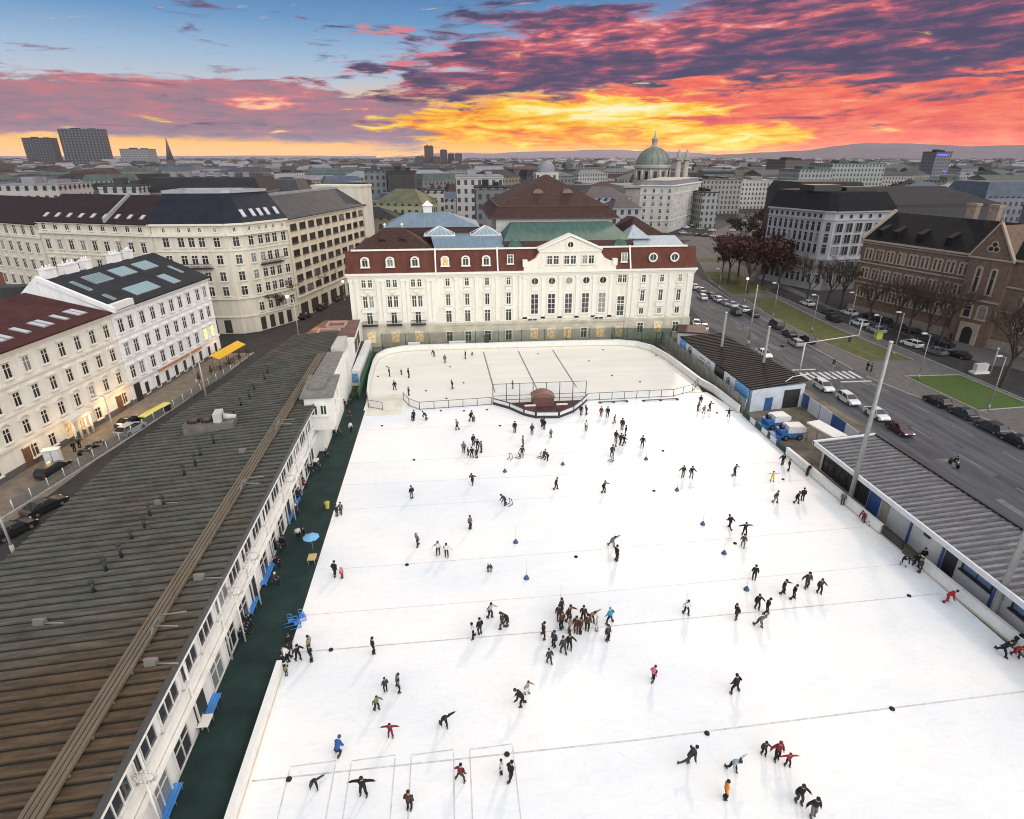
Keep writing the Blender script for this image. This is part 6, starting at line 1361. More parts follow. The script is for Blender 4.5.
# cars queueing far up the avenue and behind the hedge
i = 0
for (px, py, p) in ((683, 233.5, 'white'), (690, 235, 'grey'), (698, 236, 'black'), (706, 236.5, 'red'), (714, 237, 'white'), (722, 237.5, 'dark'), (700, 229.5, 'silver'), (712, 231, 'white'), (730, 238.5, 'white'), (738, 239, 'black'), (746, 240, 'silver'), (686, 228, 'white'), (694, 226, 'white'), (733, 231, 'white'), (742, 228, 'silver'), (750, 232, 'white')):
    x, y = G(px, py); vehicle(x, y, 'sedan', p, 8+R.uniform(-10, 10), 'tiny %s car in traffic at the far crossing below the white apartment block' % ('dark' if p in ('black', 'dark', 'grey') else ('red' if p == 'red' else 'pale')), 'cars at the far crossing')
# two wheelers
def motorbike(x, y, hd, label, rider=False):
    e = empty('motorcycle', (x, y, 0), math.radians(hd), label=label, cat='motorcycle')
    q = MB(); q.tube((-.55, 0, .62), (.35, 0, .72), .16, .18, 8); q.tube((.3, 0, .78), (.62, 0, .45), .07, .06, 6); q.tube((.25, -.3, 1.02), (.25, .3, 1.02), .03, .03, 6); q.tube((.2, 0, .75), (.3, 0, 1.02), .05, .05, 6); local('body', q.mesh('body', [PM['dark']]), e)
    q = MB(); q.hexa([(-.75, -.14, .72), (.0, -.14, .74), (.0, .14, .74), (-.75, .14, .72), (-.75, -.12, .84), (0, -.13, .83), (0, .13, .83), (-.75, .12, .84)]); local('seat', q.mesh('seat', [tyre]), e)
    for wx in (-.68, .68): q = MB(); q.tube((0, -.06, .3), (0, .06, .3), .3, .3, 14); local('wheel', q.mesh('wheel', [tyre]), e, (wx, 0, 0))
    q = MB(); q.tube((.5, 0, .85), (.58, 0, .84), .09, .1, 8); local('headlight', q.mesh('headlight', [hl]), e)
    return e
x, y = G(953.5, 466); motorbike(x, y, -92, 'dark motorcycle carrying a rider down the avenue'); RIDER = (x, y)
for i, (px, py) in enumerate(((86, 455), (93, 450), (100, 446.5))):
    x, y = G(px, py); motorbike(x, y, 20+i*8, ('motorcycle parked by railing, nearest to the cabinet', 'motorcycle parked by railing, between two others', 'motorcycle parked by railing, nearest to silver taxi')[i])
# ice resurfacers
def resurfacer(x, y, hd, label):
    e = empty('ice_resurfacer', (x, y, 0), math.radians(hd), label=label, cat='ice resurfacer')
    wv, bv = mat('machine_white', (.66, .67, .68), .4), mat('machine_blue', (.03, .13, .36), .4)
    q = MB(); q.box(-1.7, 1.5, -.95, .95, .45, 1.15); q.box(-1.9, -.9, -.8, .8, 1.15, 1.55); local('body', q.mesh('body', [bv]), e)
    q = MB(); loft(q, [(-.75, 1.15, 1.95, .95, .98), (1.2, 1.15, 2.1, .95, .98), (1.95, 1.3, 1.9, .9, .92)]); local('snow_tank', q.mesh('snow_tank', [wv]), e)
    q = MB(); q.box(-.7, 1.6, -.9, .9, 2.06, 2.14); local('tank_lid', q.mesh('tank_lid', [stonetr]), e)
    q = MB(); q.box(-1.5, -1.1, -.3, .3, 1.55, 1.7); q.box(-1.62, -1.5, -.3, .3, 1.55, 2.2); local('seat', q.mesh('seat', [tyre]), e)
    q = MB(); q.tube((-.95, 0, 1.5), (-1.05, 0, 1.95), .04, .04, 6); q.tube((-1.07, 0, 1.93), (-1.04, 0, 1.97), .22, .22, 12); local('steering_wheel', q.mesh('steering_wheel', [tyre]), e)
    q = MB(); q.box(-2.7, -1.75, -1.1, 1.1, .12, .7); local('conditioner', q.mesh('conditioner', [bv]), e)
    for wx in (-1.0, 1.05):
        for s in (-1, 1): q = MB(); q.tube((0, -.15, .42), (0, .15, .42), .42, .42, 16); w = local('wheel', q.mesh('wheel', [tyre]), e, (wx, s*.92, 0)); q = MB(); q.tube((0, -.17, .42), (0, .17, .42), .22, .22, 10); local('rim', q.mesh('rim', [rim]), w)
    return e
resurfacer(48.4, 77.3, 5, 'blue and white ice resurfacer nearer the shed with its white tank'); resurfacer(48.6, 73.5, -2, 'white and blue ice resurfacer nearer the pavilion in the yard')
# ---------------------------------------------------------------- poles, lamps, signals
galv = mat('galvanised', (.30, .30, .29), .5, .4, var=.15); lampg = mat('lamp_head', (.55, .55, .52), .4)
def lamp(x, y, h, label, r=.12, arm=None, head='box', lean=(0, 0), name='street_lamp', cat='street lamp', group=None, m=None):
    e = empty(name, (x, y, 0), label=label, cat=cat, group=group); top = Vector((x+lean[0], y+lean[1], h))
    q = MB(); q.tube((x, y, 0), top, r, r*.6, 10); q.tube((x, y, 0), (x, y, 1.0), r*1.6, r*1.5, 10); q.build('pole', m or galv, e)
    tip = top
    if arm: tip = top+Vector((arm[0], arm[1], .25)); q = MB(); q.tube(top-Vector((0, 0, .05)), tip, r*.5, r*.4, 6); q.build('arm', m or galv, e)
    q = MB()
    if head == 'box': q.box(tip.x-.45, tip.x+.45, tip.y-.2, tip.y+.2, tip.z-.12, tip.z+.1)
    elif head == 'globe': q.lathe((tip.x, tip.y, tip.z), [(.05, -.1), (.34, .1), (.4, .35), (.28, .6), (0, .7)], 12)
    elif head == 'flood':
        for k in range(3): q.hexa([(tip.x-.9+k*.65, tip.y-.25, tip.z-.2), (tip.x-.4+k*.65, tip.y-.25, tip.z-.2), (tip.x-.4+k*.65, tip.y+.2, tip.z), (tip.x-.9+k*.65, tip.y+.2, tip.z), (tip.x-.9+k*.65, tip.y-.25, tip.z+.3), (tip.x-.4+k*.65, tip.y-.25, tip.z+.3), (tip.x-.4+k*.65, tip.y+.2, tip.z+.5), (tip.x-.9+k*.65, tip.y+.2, tip.z+.5)])
    elif head == 'none' or 0: q.tube(tip, tip+Vector((0, 0, .12)), r*.75, r*.7, 8)
    q.build('lamp_head' if head != 'none' else 'pole_cap', lit_globe if head == 'globe' else lampg, e); return e
lit_globe = mat('lit_globe', (.9, .88, .8), .4, var=0, emit=(1., .9, .72), est=1.2)
x, y = 45.98, 55.5; lamp(x, y, 20, 'tall grey mast rising through pavilion roof over the avenue queue', .3, None, 'none', name='light_mast', cat='light mast')
x, y = 46.55, 36.2; lamp(x, y, 19, 'tall grey mast at pavilion front near right picture edge', .3, None, 'none', name='light_mast', cat='light mast')
x, y = G(748, 345); lamp(x, y, 13, 'tall pale mast on the pavement behind black roofed shed', .2, None, 'none', name='light_mast', cat='light mast')
x, y = 51.5, 104.5; lamp(x, y, 11, 'dark grey pole through black shed roof, farther one', .3, None, 'none', name='roof_mast', cat='mast', m=concr)
x, y = 54.5, 94; lamp(x, y, 11, 'dark grey pole through black shed roof, nearer one', .3, None, 'none', name='roof_mast', cat='mast', m=concr)
for (px, py, h, hd, lab) in ((773, 317, 8.5, 'box', 'street lamp on winter lawn above the dark van'), (811.5, 331.5, 8.5, 'box', 'street lamp on winter lawn above the silver estate car'), (918, 379, 8.5, 'box', 'thin street lamp at upper corner of bright lawn'), (988, 410, 9, 'box', 'street lamp at lower edge of bright lawn'), (719, 289, 6, 'box', 'street lamp on lawn beside concert hall cars'), (744, 303, 6.5, 'globe', 'street lamp with bright white head below red brown trees'), (893, 356, 9, 'box', 'street lamp in front of school side lane'), (849, 326, 8, 'box', 'thin street lamp beside white estate in side lane'), (875.5, 340, 5.5, 'box', 'short lamp post by yellow green bin')):
    x, y = G(px, py); lamp(x, y, h, lab, .1, (-1.2, .1) if hd == 'box' else None, hd, group='street lamps along the avenue')
for (px, py, h, arm, hd, lab) in ((207.5, 402, 8.5, None, 'none', 'white lamp post rising in front of white town house, nearer'), (197, 384, 8.5, (-1.5, 0), 'box', 'white lamp post in front of white town house, farther'), (299, 338, 9, (-1.2, -.2), 'globe', 'lamp post with glowing globe arm before corner building'), (14, 553, 8, (-1, 0), 'box', 'thick pale lamp post at left edge beside black saloon'), (116, 437, 6.5, (-1.6, 0), 'box', 'slim lamp post lighting the cream house doorway')):
    x, y = G(px, py); lamp(x, y, h, lab, .13, arm, hd, m=mat('pale_post', (.45, .42, .38), .6), group='street lamps of the left street')
for i, (px, py) in enumerate(((345, 302), (330, 294), (352, 286))):
    x, y = G(px, py); lamp(x, y, 5.5, 'small glowing globe lamp in the tree shaded street', .08, None, 'globe', group='globe lamps of the shaded street')
x, y = G(799, 374); e = empty('signal_gantry', (x, y, 0), label='white signal gantry arm reaching across avenue at zebra crossing', cat='signal gantry')
q = MB(); q.tube((x, y, 0), (x, y, 6.2), .14, .12, 8); q.build('mast', lampg, e); q = MB(); q.tube((x, y, 6.1), (x+11.5, y+1.5, 6.9), .1, .08, 8); q.tube((x+11.5, y+1.5, 6.9), (x+11.9, y+2.0, 9.4), .1, .08, 8); q.build('arm', lampg, e)
q = MB(); q.box(x+9.4, x+9.75, y+1.0, y+1.3, 5.7, 6.7); q.build('signal_head', blk, e)
x, y = G(831, 376); e = empty('traffic_signal', (x, y, 0), label='short traffic signal post at near end of zebra crossing', cat='traffic signal'); q = MB(); q.tube((x, y, 0), (x, y, 3), .07, .07, 8); q.build('post', galv, e); q = MB(); q.box(x-.17, x+.17, y-.15, y+.15, 2.3, 3.3); q.build('signal_head', blk, e)
# loudspeaker horns on the hall front
for i, yy in enumerate((24.8, 40.6, 45.2, 59)):
    e = empty('rink_lamp', (-18.4, yy, 0), label='round rink lamp on a white post at hall front, %s' % ('nearest the lowest blue bench', 'beside snack window boxes', 'with white ring beside dark board', 'between two blue benches')[i], cat='lamp')
    q = MB(); q.tube((-18.6, yy, 0), (-18.6, yy, 5.2), .08, .07, 8); q.build('post', lw, e)
    q = MB(); n = 16
    for k in range(n):
        a, c = 2*PI*k/n, 2*PI*(k+1)/n; q.tube((-18.45+math.cos(a)*.6, yy-.1, 5.5+math.sin(a)*.45), (-18.45+math.cos(c)*.6, yy-.1, 5.5+math.sin(c)*.45), .08, .08, 5)
    q.build('lamp_ring', lampg, e)
# ---------------------------------------------------------------- left street furniture
e = panel_fence('railing', 'white post railing with grey mesh between street and hall yard', (-51.8, 64.5), (-42.5, 112), 1.3, net_mat('rail_mesh', (.2, .2, .19), .45), mat('white_post', (.6, .6, .58), .5), 2.6, 'railing')
for i, (px, py) in enumerate(((147, 422.5), (152.5, 419), (159, 415.5), (165.5, 412))):
    x, y = G(px, py); e = empty('recycling_bin', (x, y, 0), math.radians(75), label='recycling bin with yellow lid in street row, %s' % ('nearest to silver taxi', 'second from silver taxi', 'third from silver taxi', 'farthest from silver taxi')[i], cat='bin', group='yellow lidded bins in the left street')
    q = MB(); q.hexa([(-.7, -.5, .12), (.7, -.5, .12), (.7, .5, .12), (-.7, .5, .12), (-.8, -.6, 1.25), (.8, -.6, 1.25), (.8, .6, 1.25), (-.8, .6, 1.25)]); local('body', q.mesh('body', [blk]), e)
    q = MB(); q.hexa([(-.84, -.64, 1.25), (.84, -.64, 1.25), (.84, .64, 1.25), (-.84, .64, 1.25), (-.7, -.3, 1.5), (.7, -.3, 1.5), (.7, .5, 1.4), (-.7, .5, 1.4)]); local('lid', q.mesh('lid', [mat('yellow_lid', (.55, .52, .10), .5, var=.1)]), e)
    for s in (-1, 1): q = MB(); q.tube((s*.55, -.3, .12), (s*.62, -.3, .12), .12, .12, 8); local('wheel', q.mesh('wheel', [tyre]), e)
x, y = G(55, 462); e = empty('cabinet', (x, y, 0), .2, label='white street cabinet on pavement before the cream house', cat='cabinet'); q = MB(); q.box(-.9, .9, -.45, .45, 0, 1.9); local('casing', q.mesh('casing', [banner_white]), e); q = MB(); q.box(-1, 1, -.55, .55, 1.9, 2.0); local('lid', q.mesh('lid', [stonetr]), e); q = MB(); q.box(-.03, .03, -.47, -.45, .1, 1.8); local('door_gap', q.mesh('door_gap', [blk]), e)
e = empty('terrace_awning', (-43.6, 117, 0), label='bright yellow awning over street terrace beside white house', cat='awning')
F = Fr((-45.3, 112.3), (-43.3, 122)); q = MB(); q.hexa([F.p(0, 1.0, 2.5), F.p(F.L, 1.0, 2.5), F.p(F.L, -.7, 3.2), F.p(0, -.7, 3.2), F.p(0, 1.0, 2.58), F.p(F.L, 1.0, 2.58), F.p(F.L, -.7, 3.28), F.p(0, -.7, 3.28)]); q.build('canvas', mat('yellow_canvas', (.62, .36, .03), .7, var=.08), e)
for t in (.2, F.L/2, F.L-.2): p = F.p(t, .9, 0); q = MB(); q.tube(p, p+Vector((0, 0, 2.5)), .05, .05, 6); q.build('post', blk, e); p = F.p(t, -.6, 0); q = MB(); q.tube(p, p+Vector((0, 0, 3.15)), .05, .05, 6); q.build('post', blk, e)
for i, (t, o) in enumerate(((1.5, 2.0), (5, 2.1), (8.5, 2.0), (-3.5, 1.2), (-7, 1.0))):
    p = F.p(t, o, 0); e = empty('parasol', p, label='closed dark terrace parasol, %s' % ('at near corner of yellow awning', 'at middle of yellow awning', 'at far corner of yellow awning', 'between lamp post and yellow awning', 'beside farther white lamp post')[i], cat='parasol')
    q = MB(); q.tube(p, p+Vector((0, 0, 2.7)), .05, .04, 6); q.build('pole', blk, e); q = MB(); q.lathe(p, [(.05, 1.2), (.3, 1.25), (.24, 1.9), (.06, 2.7)], 8); q.build('canopy', mat('terrace_canvas', (.07, .05, .04), .8), e)
for i, t in enumerate((1, 3.2, 5.4, 7.6)):
    p = F.p(t, .2, 0); e = empty('terrace_table', p, label='small terrace table beneath yellow awning, %s' % ('nearest end', 'second from near end', 'third from near end', 'far end')[i], cat='table'); q = MB(); q.lathe(p, [(.0, .74), (.5, .74), (.5, .78), (0, .78)], 12); q.build('tabletop', blk, e); q = MB(); q.tube(p, p+Vector((0, 0, .74)), .05, .05, 6); q.build('leg', blk, e)
x, y = G(875, 339); e = empty('bin', (x+.6, y, 0), label='yellow green roadside bin at edge of side lane', cat='bin'); q = MB(); q.box(x-.1, x+1.3, y-.5, y+.5, 0, 1.5); q.build('body', mat('lime', (.42, .48, .06), .5), e); q = MB(); q.box(x-.2, x+1.4, y-.6, y+.6, 1.5, 1.65); q.build('lid', mat('lime_dark', (.25, .3, .05), .5), e)
x, y = G(979, 373); e = empty('stone_plinth', (x, y, 0), label='white stone block with panel on lawn path before the school', cat='monument'); q = MB(); q.box(x-1.6, x+1.6, y-.7, y+.7, 0, .4); q.build('base', stonetr, e); q = MB(); q.box(x-1.2, x+1.2, y-.45, y+.45, .4, 1.9); q.build('block', mat('grey_white', (.5, .49, .47)), e)
x, y = G(989, 377); e = empty('advert_column', (x, y, 0), label='leaning pale post beside the white stone block', cat='post'); q = MB(); q.tube((x, y, 0), (x, y, 5.5), .12, .1, 8); q.build('pole', galv, e); q = MB(); q.box(x-.15, x+.15, y-.15, y+.15, 5.5, 5.65); q.build('cap', stonetr, e)
# benches, tables and sledges on the rubber path
bblue = mat('bench_blue', (.04, .20, .55), .45, var=.12)
def bench(x, y, L, label):
    e = empty('bench', (x, y, 0), label=label, cat='bench', group='blue benches along the hall')
    q = MB()
    for k in range(4): q.box(x-.28+k*.19, x-.12+k*.19, y-L/2, y+L/2, .44, .48)
    q.build('seat', bblue, e); q = MB()
    for k in range(3): q.box(x-.36, x-.32, y-L/2, y+L/2, .58+k*.16, .70+k*.16)
    q.build('backrest', bblue, e)
    for yy in (y-L/2+.2, y, y+L/2-.2):
        for dx_ in (-.26, .4): q = MB(); q.tube((x+dx_, yy, 0), (x+dx_, yy, .44), .03, .03, 6); q.build('leg', galv, e)
for (px, py, L, lab) in ((212, 709, 2.0, 'short blue bench beside yellow snack box at hall front'), (170, 806, 2.4, 'blue bench nearest the bottom edge of the photo'), (252, 609, 2.3, 'blue bench above the seated dark group'), (267, 577, 3.4, 'long blue bench behind four dark clad sitters'), (290, 518, 3.2, 'blue bench below person in white cap'), (297, 502, 3.0, 'blue bench between two sitters near red jacket')):
    x, y = G(px, py); bench(x, y, L, lab)
def table(x, y, m, label, w=.8, l=1.1):
    e = empty('table', (x, y, 0), label=label, cat='table'); q = MB(); q.box(x-w/2, x+w/2, y-l/2, y+l/2, .72, .77); q.build('tabletop', m, e)
    for sx in (-1, 1):
        for s in (-1, 1): q = MB(); q.tube((x+sx*(w/2-.08), y+s*(l/2-.08), 0), (x+sx*(w/2-.08), y+s*(l/2-.08), .72), .03, .03, 6); q.build('leg', galv, e)
wood = mat('pale_wood', (.5, .36, .16), .6, var=.15)
for (px, py, m, lab) in ((332, 426, wood, 'pale wooden table under the white stair tower'), (323, 449, wood, 'pale wooden table between first and second sitters'), (316, 465, stonetr, 'white table beside seated visitors at hall front'), (313, 563, wood, 'yellow wooden box table below blue parasol'), (197, 727, wood, 'yellow wooden counter below the short blue bench'), (207, 728, stonetr, 'cluttered white side table beside yellow counter')):
    x, y = G(px, py); table(x, y, m, lab)
x, y = G(313.5, 553); e = empty('parasol', (x, y, 0), label='open light blue parasol at edge of rubber path', cat='parasol'); q = MB(); q.tube((x, y, 0), (x, y, 2.35), .04, .04, 6); q.build('pole', galv, e); q = MB(); q.lathe((x, y, 0), [(.85, 1.98), (.45, 2.2), (.03, 2.36)], 8, 0, False); q.build('canopy', mat('parasol_blue', (.16, .38, .6), .7, var=.06), e); q = MB(); q.tube((x, y, 2.38), (x, y, 2.5), .04, .02, 6); q.build('finial', deepblue, e)
x, y = G(327.5, 508); e = empty('bin', (x, y, 0), label='small yellow bin on rubber path beside the ice edge', cat='bin'); q = MB(); q.lathe((x, y, 0), [(.22, 0), (.3, .75)], 12); q.build('body', mat('bin_yellow', (.6, .5, .08), .5), e); q = MB(); q.lathe((x, y, 0), [(.33, .75), (.33, .82), (.0, .84)], 12); q.build('lid', mat('bin_lid', (.4, .34, .06), .5), e)
for i, (px, py) in enumerate(((290, 625), (296, 627), (301, 620))):
    x, y = G(px, py); e = empty('skating_aid', (x, y, 0), .3, label='blue skating aid standing at ice edge, %s' % ('outermost of three', 'middle of three', 'nearest the ice')[i], cat='skating aid', group='blue skating aids')
    q = MB()
    for s in (-.22, .22): q.path([(-.5, s, .05), (.45, s, .05), (.2, s, 1.0), (-.15, s, 1.0)], .035)
    local('frame', q.mesh('frame', [bblue]), e); q = MB(); q.box(-.1, .35, -.2, .2, .35, .5); local('seat', q.mesh('seat', [bblue]), e); q = MB(); q.tube((-.1, -.3, 1.0), (-.1, .3, 1.0), .03, .03, 6); local('handle', q.mesh('handle', [deepblue]), e)
for i, (px, py) in enumerate(((509.5, 504.8), (518, 458), (611, 461), (510, 459), (540, 457.5))):
    x, y = G(px, py); e = empty('skating_aid', (x, y, 0), R.uniform(-1, 1), label='dark little skating aid on the ice, %s' % ('pushed by bent skater in mid ice', 'beside two stacked figures below kiosk', 'pushed at lower end of the dark family', 'left of two stacked figures below kiosk', 'beside adult and child below kiosk')[i], cat='skating aid')
    q = MB()
    for s in (-.22, .22): q.path([(-.4, s, .04), (.35, s, .04), (.1, s, .8)], .04)
    local('frame', q.mesh('frame', [blk]), e); q = MB(); q.tube((.1, -.3, .8), (.1, .3, .8), .035, .035, 6); local('handle', q.mesh('handle', [blk]), e)
for i, (px, py) in enumerate(((356, 396), (352, 401), (360, 392), (349, 406))):
    x, y = G(px, py); e = empty('parked_bicycle', (x, y, 0), .4*i, label='dark bicycle leaning in cluster beside hockey boards, %s' % ('second from the boards', 'third from the boards', 'nearest the boards', 'farthest from the boards')[i], cat='bicycle', group='bicycles beside the hockey boards')
    q = MB(); q.path([(-.5, 0, .33), (-.15, 0, .8), (.4, 0, .85), (.0, 0, .35), (-.5, 0, .33)], .03); q.path([(.55, 0, .33), (.4, 0, .95)], .03); local('frame', q.mesh('frame', [blk]), e)
    for wx in (-.52, .55):
        q = MB(); n = 14
        for k in range(n): a, c = 2*PI*k/n, 2*PI*(k+1)/n; q.tube((math.cos(a)*.33, 0, .35+math.sin(a)*.33), (math.cos(c)*.33, 0, .35+math.sin(c)*.33), .025, .025, 4)
        local('wheel', q.mesh('wheel', [tyre]), e, (wx, 0, 0))
    q = MB(); q.tube((.4, -.28, .98), (.4, .28, .98), .025, .025, 5); local('handlebar', q.mesh('handlebar', [galv]), e); q = MB(); q.box(-.3, -.05, -.07, .07, .86, .92); local('saddle', q.mesh('saddle', [tyre]), e)
# ---------------------------------------------------------------- trees
bark = mat('bark', (.055, .042, .034), .9, var=.3, scale=2, bump=.4); twig = mat('twigs', (.075, .055, .042), .95, var=.35, scale=.6)
redleaf = mat('red_foliage', (.062, .026, .024), .9, var=.5, scale=.5); brownleaf = mat('brown_foliage', (.07, .048, .032), .9, var=.5, scale=.5); darkleaf = mat('dark_foliage', (.035, .04, .028), .9, var=.5, scale=.5)
TM = {}
def tree_mesh(key, h, spread, depth, ntw, leaf, seed, tl=.5, low=.25):
    r_ = random.Random(seed); T, Cn = MB(), MB(); tips = []
    def grow(p, d, L, r, lv):
        q = p+d*L; T.tube(p, q, r, r*.68, 7 if lv < 2 else 4, 0, False)
        if lv >= 2: tips.append((p, q))
        if lv == depth: return
        for k in range(3 if lv else 5):
            az = r_.uniform(0, 2*PI); el = r_.uniform(.25, .85) if lv else r_.uniform(.35, .8)
            s = d.orthogonal().normalized(); s = Matrix.Rotation(az, 3, d) @ s
            nd = (d*math.cos(el)+s*math.sin(el)*spread+Vector((0, 0, .18))).normalized()
            st = p+d*L*r_.uniform(.55, 1.) if lv else p+d*L*r_.uniform(.6, 1.)
            grow(st, nd, L*r_.uniform(.55, .8), r*.55, lv+1)
    grow(Vector((0, 0, -.1)), Vector((r_.uniform(-.06, .06), r_.uniform(-.06, .06), 1)).normalized(), h*.38, h*.02, 0)
    zm = max(t[1].z for t in tips); k = h/zm if zm else 1
    for i in range(ntw):
        a, c = r_.choice(tips); p = a.lerp(c, r_.uniform(.2, 1.05)); d = ((c-a).normalized()+Vector((r_.gauss(0, .6), r_.gauss(0, .6), r_.gauss(.1, .5)))).normalized(); L = r_.uniform(.5, 1.5)*h/13
        w = d.cross(Vector((r_.gauss(0, 1), r_.gauss(0, 1), r_.gauss(0, 1)))).normalized()*.022*h/12
        Cn.face([p-w, p+w, p+d*L], 0)
        if leaf and r_.random() < leaf:
            c_ = p+d*L*r_.uniform(.2, 1); s = tl*r_.uniform(.5, 1.2); u = Vector((r_.gauss(0, 1), r_.gauss(0, 1), r_.gauss(0, .7))).normalized()*s; v = u.orthogonal().normalized()*s*.6
            Cn.face([c_-u, c_-v, c_+u, c_+v], 1)
    for b_ in (T, Cn): b_.v = [Vector((v.x*k, v.y*k, v.z*k)) for v in b_.v]
    TM[key] = (T, Cn)
def make_tree(key, name, leafm):
    T, Cn = TM[key]; return T.mesh('trunk', [bark]), Cn.mesh('crown', [twig, leafm])
TREE = {}
for s in range(3):
    tree_mesh('bare%d' % s, 13, 1.0, 4, 1500, 0, 40+s); TREE['bare%d' % s] = make_tree('bare%d' % s, 'tree', twig)
    tree_mesh('red%d' % s, 14, 1.15, 4, 3400, .55, 60+s, .42); TREE['red%d' % s] = make_tree('red%d' % s, 'tree', redleaf)
    tree_mesh('brown%d' % s, 13, 1.05, 4, 2400, .6, 80+s, .42); TREE['brown%d' % s] = make_tree('brown%d' % s, 'tree', brownleaf)
    tree_mesh('dark%d' % s, 12, 1.1, 4, 2200, .9, 95+s, .5); TREE['dark%d' % s] = make_tree('dark%d' % s, 'tree', darkleaf)
def tree(x, y, kind, sc, label, group, lean=0.):
    k = kind+str(R.randrange(3)); e = empty('bare_tree' if kind == 'bare' else 'tree', (x, y, 0), R.uniform(0, 6.28), label=label, cat='tree', group=group); e.scale = (sc, sc, sc*R.uniform(.92, 1.08)); e.rotation_euler.x = lean
    local('trunk', TREE[k][0], e); local('crown', TREE[k][1], e)
for i, (px, py, sc) in enumerate(((728, 283, 1.0), (747, 293, 1.2), (762, 286, 1.15), (778, 290, 1.05), (738, 276, 1.0), (770, 275, 1.1), (755, 270, 1.05), (722, 274, .9), (786, 283, 1.0))):
    x, y = G(px, py); tree(x, y, 'red', sc, 'dense red brown tree of the clump between winter lawn and stone office', 'red brown trees by the avenue')
for (px, py, sc, lab) in ((806, 303, .8, 'bare tree before the pale stone office, nearest the red brown clump'), (826, 304, .85, 'bare tree before corner of the pale stone office'), (840, 309, .8, 'bare tree between stone office and school'), (868, 322, .72, 'bare tree at left end of school front'), (895, 331, .78, 'bare tree before school windows, second from left end'), (908, 336, .7, 'small bare tree before middle of school front'), (939, 346, .95, 'tall bare tree just left of school portal'), (925, 340, .8, 'bare tree beside tall bare tree at school front'), (1000, 388, .95, 'large bare tree leaning over the lawn at right edge')):
    x, y = G(px, py); tree(x, y, 'bare', sc*1.25, lab, 'bare trees before the school', .05)
for i, (px, py, sc) in enumerate(((285, 322, .55), (298, 315, .6), (311, 308, .62), (322, 302, .62), (332, 296, .66), (341, 291, .7), (347, 286, .7), (352, 281, .75))):
    x, y = G(px, py); tree(x, y, 'bare' if i % 4 else 'brown', sc*1.5, 'thin street tree in the shaded row before the yellow building, %s' % ('nearest to corner building', 'second along', 'third along', 'fourth along', 'fifth along', 'sixth along', 'seventh along', 'farthest along')[i], 'trees of the shaded street')
rt = random.Random(9)
n = 0
while n < 46:
    y = rt.uniform(255, 555); x = rt.uniform(112, 420)
    if not park(x, y) or near_road(x, y) < 9: continue
    tree(x, y, rt.choice(['red', 'brown', 'brown', 'bare']), rt.uniform(.85, 1.3), 'reddish brown park tree in the winter park behind the pale stone office', 'winter park trees'); n += 1
for i in range(22):
    x, y = G(rt.uniform(-5, 92), 186); s = rt.uniform(1.15, 1.7); x *= s; y *= s
    tree(x, y, rt.choice(['dark', 'brown', 'dark']), rt.uniform(.9, 1.4), 'dark tree of the park below the office towers', 'dark trees below the office towers')
for i, (px, py) in enumerate(((455, 200), (470, 205), (560, 215), (610, 228))): pass
# ---------------------------------------------------------------- people
CL = {'k': (.016, .016, .018), 'd': (.04, .042, .046), 'g': (.13, .13, .135), 'n': (.018, .026, .06), 'b': (.062, .034, .024), 'w': (.58, .58, .58), 'r': (.30, .022, .03), 'p': (.52, .16, .22), 'o': (.70, .22, .02), 'B': (.03, .09, .28), 'y': (.5, .46, .06), 'l': (.30, .40, .48), 'G': (.15, .16, .06), 'm': (.16, .02, .028), 't': (.26, .2, .14), 'c': (.03, .22, .36)}
CM = {k: mat('cloth_'+k, c, .85, var=.15, scale=6) for k, c in CL.items()}
skinm = mat('skin', (.48, .28, .2), .6, var=.05); hairm = mat('hair', (.03, .02, .014), .6, var=.1); bootm = mat('skate_boot', (.02, .02, .022), .4); blade = mat('blade', (.5, .5, .52), .25, .9, var=0)
def skin_mesh(name, V, E_, rad, mats, pick=None):
    me = bpy.data.meshes.new(name); me.from_pydata([tuple(v) for v in V], E_, []); o = bpy.data.objects.new(name, me); COL.objects.link(o)
    o.modifiers.new('skin', 'SKIN'); sv = me.skin_vertices[0].data
    for i, r in enumerate(rad): sv[i].radius = (r, r) if not isinstance(r, tuple) else r; sv[i].use_root = (i == 0)
    sb = o.modifiers.new('sub', 'SUBSURF'); sb.levels = 1; sb.render_levels = 1
    dg = bpy.context.evaluated_depsgraph_get(); dg.update(); out = bpy.data.meshes.new_from_object(o.evaluated_get(dg)); bpy.data.objects.remove(o)
    out.name = name; out.materials.clear()
    for m in mats: out.materials.append(m)
    for p in out.polygons:
        p.use_smooth = True
        if pick: p.material_index = pick(p.center)
    return out
POSE = {}
